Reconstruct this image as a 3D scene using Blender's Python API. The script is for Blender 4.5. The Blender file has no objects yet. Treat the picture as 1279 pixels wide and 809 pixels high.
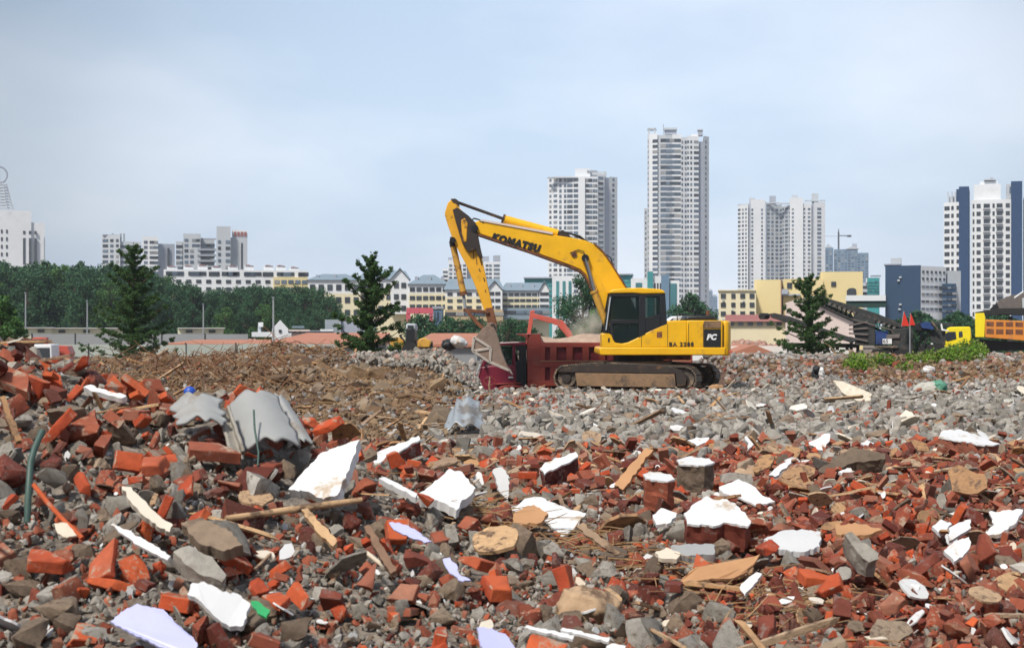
import bpy, bmesh, math, random
import numpy as np
from mathutils import Vector, Matrix, Euler, noise as mnoise

random.seed(11); RNG = np.random.default_rng(7)
S = bpy.context.scene
COL = S.collection
R = math.radians

# ------------------------------------------------------------------ camera
F = 1757.0; CX = 639.5; HY = 412.0; CAMZ = 3.1     # site level is z = 0, the camera stands on the rubble platform
cam = bpy.data.cameras.new('camera'); camo = bpy.data.objects.new('camera', cam); COL.objects.link(camo)
camo.location = (0, 0, CAMZ); camo.rotation_euler = (R(90), 0, 0)
cam.sensor_width = 36; cam.lens = 36 * F / 1279; cam.shift_y = 7.5 / 1279
cam.clip_start = 0.1; cam.clip_end = 12000
cam.dof.use_dof = True; cam.dof.focus_distance = 17.0; cam.dof.aperture_fstop = 7.0
S.camera = camo

# ------------------------------------------------------------------ sky, sun, exposure
SUN_EL, SUN_AZ = 52, 212      # azimuth measured from +Y towards +X: the sun stands behind the camera, to its left
w = bpy.data.worlds.new('World'); S.world = w; w.use_nodes = True
nt = w.node_tree; nt.nodes.clear()
def N(t, ty, **k):
    n = t.nodes.new(ty)
    for a, b in k.items(): setattr(n, a, b)
    return n
sky = N(nt, 'ShaderNodeTexSky', sky_type='NISHITA', sun_disc=False, sun_elevation=R(SUN_EL), sun_rotation=R(SUN_AZ),
        air_density=1.6, dust_density=3.0, ozone_density=1.5)
tc = N(nt, 'ShaderNodeTexCoord'); sep = N(nt, 'ShaderNodeSeparateXYZ')
nt.links.new(tc.outputs['Generated'], sep.inputs[0])
ns = N(nt, 'ShaderNodeTexNoise'); ns.inputs['Scale'].default_value = 2.6; ns.inputs['Detail'].default_value = 5; ns.inputs['Roughness'].default_value = .5
mp = N(nt, 'ShaderNodeMapping'); mp.inputs['Scale'].default_value = (1, 1, 2.6); mp.inputs['Location'].default_value = (.35, .1, .2)
nt.links.new(tc.outputs['Generated'], mp.inputs[0]); nt.links.new(mp.outputs[0], ns.inputs['Vector'])
cr = N(nt, 'ShaderNodeValToRGB')            # cloud sheet: grey-blue folds to pale
cr.color_ramp.elements[0].position = .40; cr.color_ramp.elements[0].color = (4.7, 5.8, 7.4, 1)
cr.color_ramp.elements[1].position = .62; cr.color_ramp.elements[1].color = (6.9, 7.55, 8.8, 1)
nt.links.new(ns.outputs['Fac'], cr.inputs[0])
el = N(nt, 'ShaderNodeValToRGB')            # brighter towards the horizon
el.color_ramp.elements[0].position = 0.0; el.color_ramp.elements[0].color = (1.12, 1.12, 1.08, 1)
el.color_ramp.elements[1].position = .35; el.color_ramp.elements[1].color = (.80, .83, .88, 1)
nt.links.new(sep.outputs['Z'], el.inputs[0])
mul = N(nt, 'ShaderNodeMix', data_type='RGBA', blend_type='MULTIPLY'); mul.inputs['Factor'].default_value = 1
nt.links.new(cr.outputs[0], mul.inputs[6]); nt.links.new(el.outputs[0], mul.inputs[7])
# vignette put into the sky colour: brighter straight ahead, darker towards the corners
vd = N(nt, 'ShaderNodeVectorMath', operation='DOT_PRODUCT'); vd.inputs[1].default_value = Vector((.06, 1, .10)).normalized(); nt.links.new(tc.outputs['Generated'], vd.inputs[0])
gl_ = N(nt, 'ShaderNodeMapRange', interpolation_type='SMOOTHSTEP'); gl_.inputs[1].default_value = .90; gl_.inputs[2].default_value = 1.0; gl_.inputs[3].default_value = .66; gl_.inputs[4].default_value = 1.17; nt.links.new(vd.outputs['Value'], gl_.inputs[0])
mg = N(nt, 'ShaderNodeVectorMath', operation='SCALE'); nt.links.new(mul.outputs[2], mg.inputs[0]); nt.links.new(gl_.outputs[0], mg.inputs['Scale'])
mx = N(nt, 'ShaderNodeMix', data_type='RGBA'); mx.inputs['Factor'].default_value = .82
nt.links.new(sky.outputs[0], mx.inputs[6]); nt.links.new(mg.outputs[0], mx.inputs[7])
bg = N(nt, 'ShaderNodeBackground'); bg.inputs['Strength'].default_value = .078
out = N(nt, 'ShaderNodeOutputWorld')
nt.links.new(mx.outputs[2], bg.inputs[0]); nt.links.new(bg.outputs[0], out.inputs[0])
sl = bpy.data.lights.new('sun', 'SUN'); sl.energy = 2.8; sl.angle = R(8); sl.color = (1, .94, .85)
so = bpy.data.objects.new('sun', sl); COL.objects.link(so)
sd = Vector((math.sin(R(SUN_AZ)) * math.cos(R(SUN_EL)), math.cos(R(SUN_AZ)) * math.cos(R(SUN_EL)), math.sin(R(SUN_EL))))
so.rotation_euler = (-sd).to_track_quat('-Z', 'Y').to_euler(); so.location = (0, 0, 60)
S.view_settings.view_transform = 'Standard'; S.view_settings.look = 'None'
S.view_settings.exposure = 0.70; S.view_settings.gamma = 1; S.view_settings.use_curve_mapping = False
S.cycles.use_denoising = True
S.cycles.max_bounces = 6; S.cycles.volume_bounces = 1; S.cycles.transparent_max_bounces = 8
S.cycles.use_adaptive_sampling = True; S.cycles.adaptive_threshold = 0.02

# ------------------------------------------------------------------ projection helpers (photo pixels at a real distance)
def P(px, py, Y): return Vector(((px - CX) / F * Y, Y, CAMZ + (HY - py) / F * Y))
def X(px, Y): return (px - CX) / F * Y
def Z(py, Y): return CAMZ + (HY - py) / F * Y

def _h(ix, iy, s):
    v = np.sin(ix * 127.1 + iy * 311.7 + s * 74.7) * 43758.5453
    return v - np.floor(v)
def vn(x, y, s=0):
    ix, iy = np.floor(x), np.floor(y); fx, fy = x - ix, y - iy
    fx = fx * fx * (3 - 2 * fx); fy = fy * fy * (3 - 2 * fy)
    a = _h(ix, iy, s) * (1 - fx) + _h(ix + 1, iy, s) * fx
    b = _h(ix, iy + 1, s) * (1 - fx) + _h(ix + 1, iy + 1, s) * fx
    return (a * (1 - fy) + b * fy) * 2 - 1
def fbm(x, y, s=0, o=4):
    r = 0; a = 1.0
    for i in range(o):
        r = r + a * vn(x * 2 ** i, y * 2 ** i, s + i); a *= .5
    return r / 1.9
def ss(a, b, v):
    t = np.clip((v - a) / (b - a), 0, 1); return t * t * (3 - 2 * t)

def ground(x, y):
    """height of the rubble and the site at (x, y)"""
    x = np.asarray(x, float); y = np.asarray(y, float)
    base = np.interp(y, [-12, 0, 4, 6, 9, 12, 16, 20, 30, 34, 37.6, 38.3, 41.4, 42.8, 60, 4000],
                     [-1.6, -1.5, -1.27, -1.22, -1.14, -1.24, -1.4, -1.48, -1.50, -1.62, -1.84, -1.76, -1.78, -2.95, -3.1, -3.1])
    near = 1 - ss(60, 90, y)
    # brown spoil bank on the left
    top = np.interp(x, [-60, -30, -12.5, -7.3, -6.3, -5, -4.1, -3, -1.9, -1.1, -.6, 0],
                    [-1.1, -.98, -.92, -.78, -.54, -.50, -.76, -.80, -.74, -1.3, -1.95, -1.98])
    b24 = np.where(x < -1.2, -1.5, -1.5 - .35 * ss(-1.2, -.3, x))
    mf = b24 + (top - b24) * ss(23, 37.5, y)
    mb = -3.1 + (top + 3.1) * (1 - ss(38.5, 44.5, y))
    mound = np.where(y < 38, mf, mb)
    mound = np.where((x < 0) & (y > 23), mound, -9)
    # stone heap to the right of the excavator
    topr = -.97 + .08 * vn(x * .45, y * 0 + 3, 5)
    hf = -1.66 + (topr + 1.66) * ss(38, 52, y)
    hb = -3.1 + (topr + 3.1) * (1 - ss(53, 60, y))
    heap = np.where(y < 52.5, hf, hb)
    k = ss(5.8, 7.6, x)
    heap = np.where(y > 38, base * (1 - k) + heap * k, -9)
    # steep heap close on the left
    tn = np.interp(x, [-9, -4.5, -2.73, -2.35, -1.81, -1.45, -1.09, -.6, -.17, .4, 1.2],
                   [.1, .05, -.13, -.30, -.47, -.46, -.66, -.86, -1.02, -1.16, -1.3])
    nf = -1.22 + (tn + 1.22) * np.clip((y - 4.3) / 3.2, 0, 1) ** .85
    nb = base + np.maximum(tn - base, 0) * (1 - ss(7.7, 10.5, y))
    nh = np.where(y < 7.6, nf, nb); nh = np.where(y > 2, nh, -9)
    z = np.maximum(np.maximum(base, mound), np.maximum(heap, nh))
    z = z + near * (.045 * fbm(x * .9, y * .9, 1, 3) + .13 * ss(20, 40, y) * fbm(x * .55, y * .55, 9, 4) * np.where(x < 0, 2.6, .5) + .13 * ss(14, 19, y) * (1 - ss(33, 36, y)) * (x > -1) * fbm(x * .8 + 3, y * .45, 44, 3) * (1 - ss(41, 43, y) * (x < 6)))
    z = z + .035 * (1 - ss(14, 30, y)) * fbm(x * 3.2, y * 3.2, 21, 3)
    return z + CAMZ
def g1(x, y): return float(ground(np.array([x]), np.array([y]))[0])
def hit(px, py, y0=3.6, y1=140):
    """where the ray through a photo pixel meets the ground"""
    ys = np.geomspace(y0, y1, 900); xs = (px - CX) / F * ys; zs = CAMZ + (HY - py) / F * ys
    d = zs - ground(xs, ys); i = np.argmax(d < 0)
    if not (d < 0).any(): i = 899
    return Vector((xs[i], ys[i], zs[i]))

# ------------------------------------------------------------------ materials
def ramp(t, cols, inp, interp='LINEAR'):
    c = N(t, 'ShaderNodeValToRGB'); c.color_ramp.interpolation = interp
    while len(c.color_ramp.elements) < len(cols): c.color_ramp.elements.new(.5)
    for i, col in enumerate(cols):
        c.color_ramp.elements[i].position = i / max(1, len(cols) - 1) if interp == 'LINEAR' else i / len(cols)
        c.color_ramp.elements[i].color = (*col, 1)
    t.links.new(inp, c.inputs[0]); return c.outputs[0]
def mat(name, cols, rough=.85, metal=0, nscale=6, nvar=.25, bump=.3, bscale=25, bdist=.01, stain=None, sscale=4, spos=(.5, .62),
        coord='Object', rnd=True, spec=.4, trans=0):
    """cols: one colour or several picked per piece; noise varies the value; stain = colour of patches of dirt or rust"""
    if not isinstance(cols[0], (tuple, list)): cols = [cols]
    m = bpy.data.materials.new(name); m.use_nodes = True; t = m.node_tree; b = t.nodes['Principled BSDF']
    tcn = N(t, 'ShaderNodeTexCoord'); vec = tcn.outputs[coord]
    oi = N(t, 'ShaderNodeObjectInfo'); ge = N(t, 'ShaderNodeNewGeometry')
    ad = N(t, 'ShaderNodeMath', operation='ADD'); fr = N(t, 'ShaderNodeMath', operation='FRACT')
    t.links.new(oi.outputs['Random'], ad.inputs[0]); t.links.new(ge.outputs['Random Per Island'], ad.inputs[1]); t.links.new(ad.outputs[0], fr.inputs[0])
    if len(cols) > 1: base = ramp(t, cols, fr.outputs[0])
    else:
        rgb = N(t, 'ShaderNodeRGB'); rgb.outputs[0].default_value = (*cols[0], 1); base = rgb.outputs[0]
    no = N(t, 'ShaderNodeTexNoise', noise_dimensions='4D'); no.inputs['Scale'].default_value = nscale; no.inputs['Detail'].default_value = 6; no.inputs['Roughness'].default_value = .6
    t.links.new(vec, no.inputs['Vector'])
    if rnd:
        mm = N(t, 'ShaderNodeMath', operation='MULTIPLY'); mm.inputs[1].default_value = 40
        t.links.new(fr.outputs[0], mm.inputs[0]); t.links.new(mm.outputs[0], no.inputs['W'])
    mr = N(t, 'ShaderNodeMapRange'); mr.inputs[1].default_value = .25; mr.inputs[2].default_value = .75
    mr.inputs[3].default_value = 1 - nvar; mr.inputs[4].default_value = 1 + nvar
    t.links.new(no.outputs['Fac'], mr.inputs[0])
    mu = N(t, 'ShaderNodeVectorMath', operation='MULTIPLY')
    t.links.new(base, mu.inputs[0]); cmb = N(t, 'ShaderNodeCombineXYZ')
    for i in range(3): t.links.new(mr.outputs[0], cmb.inputs[i])
    t.links.new(cmb.outputs[0], mu.inputs[1]); col = mu.outputs[0]
    if stain:
        n2 = N(t, 'ShaderNodeTexNoise', noise_dimensions='4D'); n2.inputs['Scale'].default_value = sscale; n2.inputs['Detail'].default_value = 7; n2.inputs['Roughness'].default_value = .68
        t.links.new(vec, n2.inputs['Vector'])
        if rnd: t.links.new(mm.outputs[0], n2.inputs['W'])
        m2 = N(t, 'ShaderNodeMapRange', interpolation_type='SMOOTHSTEP'); m2.inputs[1].default_value = spos[0]; m2.inputs[2].default_value = spos[1]
        t.links.new(n2.outputs['Fac'], m2.inputs[0])
        mi = N(t, 'ShaderNodeMix', data_type='RGBA'); t.links.new(m2.outputs[0], mi.inputs['Factor'])
        t.links.new(col, mi.inputs[6]); mi.inputs[7].default_value = (*stain, 1); col = mi.outputs[2]
    t.links.new(col, b.inputs['Base Color'])
    b.inputs['Roughness'].default_value = rough; b.inputs['Metallic'].default_value = metal
    b.inputs['Specular IOR Level'].default_value = spec
    if trans:
        b.inputs['Transmission Weight'].default_value = trans
    if bump:
        n3 = N(t, 'ShaderNodeTexNoise'); n3.inputs['Scale'].default_value = bscale; n3.inputs['Detail'].default_value = 5; n3.inputs['Roughness'].default_value = .65
        t.links.new(vec, n3.inputs['Vector'])
        bp = N(t, 'ShaderNodeBump'); bp.inputs['Strength'].default_value = bump; bp.inputs['Distance'].default_value = bdist
        t.links.new(n3.outputs['Fac'], bp.inputs['Height']); t.links.new(bp.outputs[0], b.inputs['Normal'])
    return m
M = {}
M['yellow'] = mat('machine yellow', (.76, .41, .008), .40, nscale=2.2, nvar=.12, bump=.05, stain=(.34, .17, .05), sscale=2.6, spos=(.54, .76), rnd=False)
M['yellow_worn'] = mat('worn machine yellow', (.72, .36, .02), .5, nscale=3, nvar=.12, bump=.1, stain=(.10, .045, .02), sscale=2.6, spos=(.54, .63), rnd=False)
M['yellow_dull'] = mat('dusty cylinder yellow', (.55, .30, .05), .5, nvar=.15, bump=.05, stain=(.22, .11, .05), sscale=5, rnd=False)
M['rust'] = mat('rusty brown steel', (.17, .065, .03), .75, nscale=5, nvar=.35, bump=.3, bscale=30, stain=(.07, .03, .02), sscale=4)
M['grease'] = mat('greasy black steel', (.035, .026, .022), .5, nscale=5, nvar=.3, bump=.2, stain=(.16, .08, .035), sscale=3.5, spos=(.56, .68))
M['black'] = mat('black paint', (.014, .015, .017), .45, nvar=.2, bump=.03)
M['rubber'] = mat('black rubber', (.018, .018, .018), .75, nvar=.3, bump=.2)
M['steel'] = mat('dusty track steel', (.10, .08, .065), .6, metal=.3, nscale=6, nvar=.35, bump=.3, stain=(.26, .19, .13), sscale=5, spos=(.48, .62))
M['trackbrown'] = mat('dusty brown frame', (.22, .135, .075), .8, nscale=4, nvar=.25, bump=.15, stain=(.10, .07, .05), sscale=3)
M['chrome'] = mat('polished rod', (.35, .34, .33), .25, metal=1, nvar=.05, bump=0)
M['bucket'] = mat('worn dusty bucket steel', (.22, .155, .12), .65, nscale=5, nvar=.25, bump=.2, stain=(.16, .10, .07), sscale=4)
M['bucket_light'] = mat('bright worn steel edge', (.48, .42, .36), .45, metal=.3, nvar=.2, bump=.1)
M['maroon'] = mat('dusty maroon truck paint', (.30, .055, .04), .5, nscale=3, nvar=.15, bump=.05, stain=(.27, .10, .075), sscale=2.5, spos=(.5, .75), rnd=False)
M['maroon_cab'] = mat('maroon cab paint', (.17, .016, .035), .38, nscale=3, nvar=.12, bump=.02, stain=(.20, .07, .07), sscale=3, spos=(.58, .75), rnd=False)
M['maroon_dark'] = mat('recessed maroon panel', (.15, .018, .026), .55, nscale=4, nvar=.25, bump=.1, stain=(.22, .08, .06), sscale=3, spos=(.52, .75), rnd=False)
M['truck_yellow'] = mat('yellow cab paint', (.78, .62, .015), .4, nvar=.08, bump=.02, rnd=False)
M['truck_orange'] = mat('orange tipper paint', (.62, .22, .03), .55, nscale=3, nvar=.15, bump=.05, stain=(.34, .15, .06), sscale=3, spos=(.5, .7), rnd=False)
M['red_paint'] = mat('red machine paint', (.52, .09, .06), .5, nvar=.15, bump=.05, stain=(.3, .12, .08), sscale=4, rnd=False)
M['blue_paint'] = mat('blue machine paint', (.02, .05, .17), .5, nvar=.2, bump=.05, rnd=False)
M['dark_steel'] = mat('dark conveyor steel', (.028, .032, .032), .6, nvar=.35, bump=.2, stain=(.07, .055, .045), sscale=5)
M['hopper'] = mat('grey brown hopper steel', (.13, .11, .10), .7, nvar=.25, bump=.2)
def glass_mat(name, tint, alpha, rough=.06, tr_=.5):
    m = bpy.data.materials.new(name); m.use_nodes = True; t = m.node_tree; b = t.nodes['Principled BSDF']; o = t.nodes['Material Output']
    b.inputs['Base Color'].default_value = (*tint, 1); b.inputs['Roughness'].default_value = rough; b.inputs['Specular IOR Level'].default_value = .8
    tr = N(t, 'ShaderNodeBsdfTransparent'); tr.inputs[0].default_value = (*[min(1, c * 2 + tr_) for c in tint], 1)
    ms = N(t, 'ShaderNodeMixShader'); ms.inputs[0].default_value = alpha
    t.links.new(tr.outputs[0], ms.inputs[1]); t.links.new(b.outputs[0], ms.inputs[2]); t.links.new(ms.outputs[0], o.inputs['Surface']); return m
M['cab_glass'] = glass_mat('tinted cab glass', (.02, .045, .04), .2, tr_=.6)
M['pane'] = mat('window glass', [(.03, .045, .07), (.07, .10, .14), (.12, .16, .21), (.045, .06, .085)], .12, nscale=.4, nvar=.3, bump=0, spec=.9)
M['curtain'] = mat('curtained window', [(.20, .21, .22), (.27, .27, .26), (.14, .17, .20)], .5, bump=0)
M['pane_dark'] = mat('dark window glass', [(.02, .025, .032), (.045, .055, .065), (.03, .035, .045)], .2, nscale=.4, nvar=.3, bump=0, spec=.6)
M['pane_teal'] = mat('teal curtain wall glass', [(.03, .17, .18), (.05, .24, .25), (.03, .12, .14)], .15, nscale=.4, nvar=.3, bump=0, spec=.8)
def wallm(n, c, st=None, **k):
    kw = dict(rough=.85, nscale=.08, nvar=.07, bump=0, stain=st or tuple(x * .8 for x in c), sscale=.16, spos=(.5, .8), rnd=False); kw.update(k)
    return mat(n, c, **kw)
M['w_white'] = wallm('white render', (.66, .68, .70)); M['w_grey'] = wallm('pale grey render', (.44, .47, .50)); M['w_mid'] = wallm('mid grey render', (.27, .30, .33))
M['w_side'] = wallm('grey trim and side shade', (.33, .36, .42))  # trim grey; on tower side walls their shade is put into this colour
M['w_blue'] = wallm('deep blue cladding', (.012, .045, .12)); M['w_dblue'] = wallm('slate blue cladding', (.022, .055, .11))
M['w_teal'] = wallm('teal cladding', (.04, .24, .25)); M['w_cream'] = wallm('cream render', (.66, .60, .42)); M['w_yellow'] = wallm('yellow render', (.66, .50, .24))
M['w_butter'] = wallm('butter yellow render', (.66, .55, .29)); M['w_pink'] = wallm('pinkish white wall', (.62, .52, .48)); M['w_brown'] = wallm('brown glazed tile', (.25, .12, .10))
M['w_glass'] = wallm('blue grey curtain wall', (.12, .20, .29)); M['w_tan'] = wallm('tan panel', (.42, .32, .19))
M['roof_blue'] = wallm('blue grey roof tile', (.19, .25, .30)); M['roof_red'] = wallm('reddish roof', (.28, .11, .10)); M['roof_orange'] = wallm('salmon orange sheet roof', (.40, .17, .105), nscale=.5, nvar=.1)
M['fence_panel'] = wallm('grey green hoarding', (.36, .39, .35), nscale=.4, nvar=.1); M['fence_grey'] = wallm('grey site wall', (.25, .26, .27), nscale=.3)
M['fence_post'] = mat('dark fence post', (.05, .05, .05), .6, bump=0)
M['lamp_steel'] = mat('galvanised lamp post', (.33, .35, .36), .5, metal=.3, bump=0, nvar=.1)
M['w_hall'] = wallm('off white hall wall', (.66, .64, .60)); M['w_offw'] = wallm('cream strip wall', (.62, .60, .45))
M['sign_red'] = mat('faded red sign', (.52, .10, .13), .6, bump=0); M['green_cloth'] = mat('dark green net', (.02, .05, .042), .85, nvar=.2)
M['flag'] = mat('red flag cloth', (.60, .035, .02), .8, nvar=.15, bump=.1)
M['white_paint'] = mat('white paint', (.72, .73, .73), .5, nvar=.1, bump=.02, stain=(.4, .36, .3), sscale=5, spos=(.6, .75))
def brickm(n, cols, st=(.34, .25, .18)): return mat(n, cols, .9, nscale=14, nvar=.28, bump=.6, bscale=60, bdist=.006, stain=st, sscale=8, spos=(.54, .63))
M['b_orange'] = brickm('fresh orange red brick', [(.42, .066, .020), (.31, .048, .018), (.47, .092, .028), (.36, .086, .040)])
M['b_red'] = brickm('dusty red brick', [(.24, .054, .026), (.29, .085, .045), (.18, .04, .022), (.30, .13, .08)])
M['b_maroon'] = brickm('dark maroon brick', [(.125, .025, .016), (.17, .042, .024), (.085, .02, .014), (.16, .062, .04)], (.20, .13, .11))
M['c_grey'] = mat('grey mortar and concrete', [(.23, .21, .175), (.33, .305, .265), (.14, .128, .11), (.43, .40, .355)], .92, nscale=10, nvar=.28, bump=.8, bscale=45, bdist=.01, stain=(.15, .115, .085), sscale=6, spos=(.5, .66))
M['c_brown'] = mat('brown grey mortar', [(.19, .14, .10), (.24, .175, .12), (.12, .088, .062), (.31, .235, .165)], .93, nscale=10, nvar=.3, bump=.8, bscale=45, bdist=.01, stain=(.11, .075, .055), sscale=6, spos=(.5, .66))
M['s_grey'] = mat('loose grey stone', [(.20, .185, .165), (.31, .295, .27), (.13, .12, .112), (.41, .39, .365), (.23, .175, .145), (.10, .095, .088), (.31, .285, .255)], .92, nscale=9, nvar=.28, bump=.5, bscale=30, bdist=.012, stain=(.24, .18, .14), sscale=5, spos=(.56, .72))
M['s_pink'] = mat('pinkish stone', [(.32, .215, .175), (.36, .19, .14), (.38, .28, .24)], .9, nscale=8, nvar=.2, bump=.5, bscale=30, bdist=.012)
M['plaster'] = mat('white plaster skim', [(.60, .60, .60), (.67, .67, .66), (.54, .54, .54)], .7, nscale=5, nvar=.06, bump=.15, bscale=20, stain=(.44, .35, .26), sscale=6, spos=(.55, .66))
M['plaster_cream'] = mat('cream plaster', [(.62, .57, .47), (.56, .47, .36), (.66, .62, .55)], .8, nscale=5, nvar=.1, bump=.2, stain=(.36, .28, .2), sscale=6, spos=(.55, .75))
M['wood'] = mat('weathered wood', [(.42, .24, .11), (.30, .165, .08), (.50, .32, .17), (.36, .25, .16), (.19, .11, .07)], .85, nscale=9, nvar=.3, bump=.5, bscale=40, stain=(.13, .08, .05), sscale=7)
M['wood_tan'] = mat('fresh tan board', (.44, .235, .11), .75, nscale=6, nvar=.12, bump=.2)
M['lilac'] = mat('pale lilac plastic sheet', (.46, .47, .72), .45, nvar=.08, bump=.1, stain=(.40, .37, .42), sscale=3, spos=(.6, .8))
M['green_scrap'] = mat('green plastic', (.03, .30, .10), .4, nvar=.2, bump=.1); M['blue_ball'] = mat('blue plastic', (.02, .08, .42), .4, nvar=.1, bump=.05)
M['pipe_green'] = mat('dark green hose', (.045, .085, .07), .5, nvar=.3, bump=.1)
M['dull_green'] = mat('dull green cloth', (.09, .26, .18), .8, nvar=.2, bump=.3); M['sack'] = mat('pale sackcloth', (.42, .41, .36), .85, nvar=.15, bump=.4)
M['sheet_grey'] = mat('grey cement sheet', (.30, .305, .30), .8, nscale=3, nvar=.15, bump=.25, stain=(.22, .19, .16), sscale=3, spos=(.5, .68))
M['zinc'] = mat('galvanised sheet', (.36, .39, .41), .45, metal=.4, nscale=3, nvar=.2, bump=.1, stain=(.22, .2, .18), sscale=3)
M['leaf_y'] = mat('yellow scrap', (.50, .33, .04), .7, nvar=.2)
M['dirt'] = mat('brown earth clod', [(.20, .125, .068), (.12, .068, .036), (.26, .175, .10), (.20, .15, .10), (.08, .044, .026)], .95, nscale=6, nvar=.3, bump=.8, bscale=20, bdist=.02)
M['straw'] = mat('dry straw', [(.34, .20, .09), (.26, .14, .06), (.42, .28, .14), (.18, .09, .045)], .85, nvar=.2, bump=0)
M['root'] = mat('dead roots', [(.22, .105, .05), (.13, .06, .03), (.28, .16, .08)], .9, nvar=.25, bump=0)
M['bark'] = mat('bark', (.07, .05, .035), .9, nscale=8, nvar=.3, bump=.6, bscale=20)
def leafm(n, cols):
    m = mat(n, cols, .6, nscale=1.5, nvar=.25, bump=0, spec=.25); t = m.node_tree; b = t.nodes['Principled BSDF']; o = t.nodes['Material Output']
    tl = N(t, 'ShaderNodeBsdfTranslucent'); l = b.inputs['Base Color'].links[0].from_socket; t.links.new(l, tl.inputs[0])
    ms = N(t, 'ShaderNodeMixShader'); ms.inputs[0].default_value = .25; t.links.new(b.outputs[0], ms.inputs[1]); t.links.new(tl.outputs[0], ms.inputs[2]); t.links.new(ms.outputs[0], o.inputs['Surface']); return m
M['needle'] = leafm('dark needles', [(.036, .095, .026), (.06, .13, .035), (.026, .066, .022), (.09, .15, .035)])
M['leaf_dark'] = leafm('dark leaves', [(.030, .095, .046), (.045, .125, .052), (.022, .068, .036), (.075, .15, .05)])
M['leaf_mid'] = leafm('mid green leaves', [(.055, .15, .035), (.08, .18, .04), (.04, .10, .03), (.11, .21, .05)])
M['leaf_bright'] = leafm('bright green grass', [(.12, .24, .02), (.18, .30, .03), (.07, .16, .02), (.26, .27, .08)])
M['flowers'] = leafm('pink blossom', [(.55, .10, .16), (.6, .25, .3), (.4, .05, .08)])
# ------------------------------------------------------------------ mesh building
class MB:
    def __init__(s): s.v = []; s.f = []
    def add(s, vs, fs):
        n = len(s.v); s.v += [Vector(v) for v in vs]; s.f += [tuple(i + n for i in f) for f in fs]; return s
    def box(s, c, d, rot=None):
        x, y, z = [k / 2 for k in d]
        vs = [Vector(q) for q in ((-x, -y, -z), (x, -y, -z), (x, y, -z), (-x, y, -z), (-x, -y, z), (x, -y, z), (x, y, z), (-x, y, z))]
        if rot is not None:
            if not isinstance(rot, Matrix): rot = Euler(rot).to_matrix()
            vs = [rot @ v for v in vs]
        c = Vector(c); return s.add([v + c for v in vs], [(0, 3, 2, 1), (4, 5, 6, 7), (0, 1, 5, 4), (1, 2, 6, 5), (2, 3, 7, 6), (3, 0, 4, 7)])
    def prism(s, pts, y0, y1):
        """profile in xz, extruded along y"""
        n = len(pts); a = sum(pts[i][0] * pts[(i + 1) % n][1] - pts[(i + 1) % n][0] * pts[i][1] for i in range(n))
        if a < 0: pts = pts[::-1]
        vs = [(x, y0, z) for x, z in pts] + [(x, y1, z) for x, z in pts]
        return s.add(vs, [tuple(range(n)), tuple(range(2 * n - 1, n - 1, -1))] + [(i, n + i, n + (i + 1) % n, (i + 1) % n) for i in range(n)])
    def pp(s, pix, Y, y0, y1):
        """profile given in photo pixels read at distance Y, real thickness y0..y1"""
        return s.prism([(X(a, Y), Z(b, Y)) for a, b in pix], y0, y1)
    def plan(s, pts, z0, z1):
        n = len(pts); a = sum(pts[i][0] * pts[(i + 1) % n][1] - pts[(i + 1) % n][0] * pts[i][1] for i in range(n))
        if a < 0: pts = pts[::-1]
        vs = [(x, y, z0) for x, y in pts] + [(x, y, z1) for x, y in pts]
        return s.add(vs, [tuple(range(n - 1, -1, -1)), tuple(range(n, 2 * n))] + [(i, (i + 1) % n, n + (i + 1) % n, n + i) for i in range(n)])
    def tube(s, path, r, n=8, cap=True):
        path = [Vector(p) for p in path]; rs = r if isinstance(r, (list, tuple)) else [r] * len(path); base = len(s.v); up = None
        for i, p in enumerate(path):
            t = (path[min(i + 1, len(path) - 1)] - path[max(i - 1, 0)]).normalized()
            if up is None: up = t.orthogonal().normalized()
            up = (up - t * up.dot(t)); up = up.normalized() if up.length > 1e-5 else t.orthogonal().normalized()
            q = t.cross(up)
            for k in range(n):
                a = 2 * math.pi * k / n; s.v.append(p + (up * math.cos(a) + q * math.sin(a)) * rs[i])
        for i in range(len(path) - 1):
            for k in range(n):
                a = base + i * n + k; b = base + i * n + (k + 1) % n; s.f.append((a, b, b + n, a + n))
        if cap:
            s.f.append(tuple(base + k for k in range(n - 1, -1, -1))); e = base + (len(path) - 1) * n; s.f.append(tuple(e + k for k in range(n)))
        return s
    def cyl(s, a, b, r, n=16): return s.tube([a, b], r, n)
    def ball(s, c, r, sc=(1, 1, 1), n=12, m=8, jit=0):
        base = len(s.v); c = Vector(c)
        for j in range(m + 1):
            ph = math.pi * j / m
            for i in range(n):
                th = 2 * math.pi * i / n; k = r * (1 + random.uniform(-jit, jit))
                s.v.append(c + Vector((math.sin(ph) * math.cos(th) * k * sc[0], math.sin(ph) * math.sin(th) * k * sc[1], math.cos(ph) * k * sc[2])))
        for j in range(m):
            for i in range(n):
                a = base + j * n + i; b = base + j * n + (i + 1) % n; s.f.append((a, a + n, b + n, b))
        return s
    def build(s, name, m, parent=None, at=None, smooth=30, bevel=0, seg=1):
        me = bpy.data.meshes.new(name)
        off = Vector((0, 0, 0))
        if parent is not None: off = worg(parent)
        if at is not None: off = Vector(at)
        me.from_pydata([tuple(v - off) for v in s.v], [], s.f); me.materials.append(M[m] if isinstance(m, str) else m)
        me.validate(); me.update()
        if smooth:
            me.polygons.foreach_set('use_smooth', [True] * len(me.polygons)); me.set_sharp_from_angle(angle=R(smooth))
        o = bpy.data.objects.new(name, me); COL.objects.link(o)
        if parent is not None:
            o.parent = parent
            if at is not None: o.location = off - worg(parent)
        elif at is not None: o.location = off
        if bevel:
            b = o.modifiers.new('bevel', 'BEVEL'); b.width = bevel; b.segments = seg; b.limit_method = 'ANGLE'; b.angle_limit = R(35)
        return o
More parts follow.
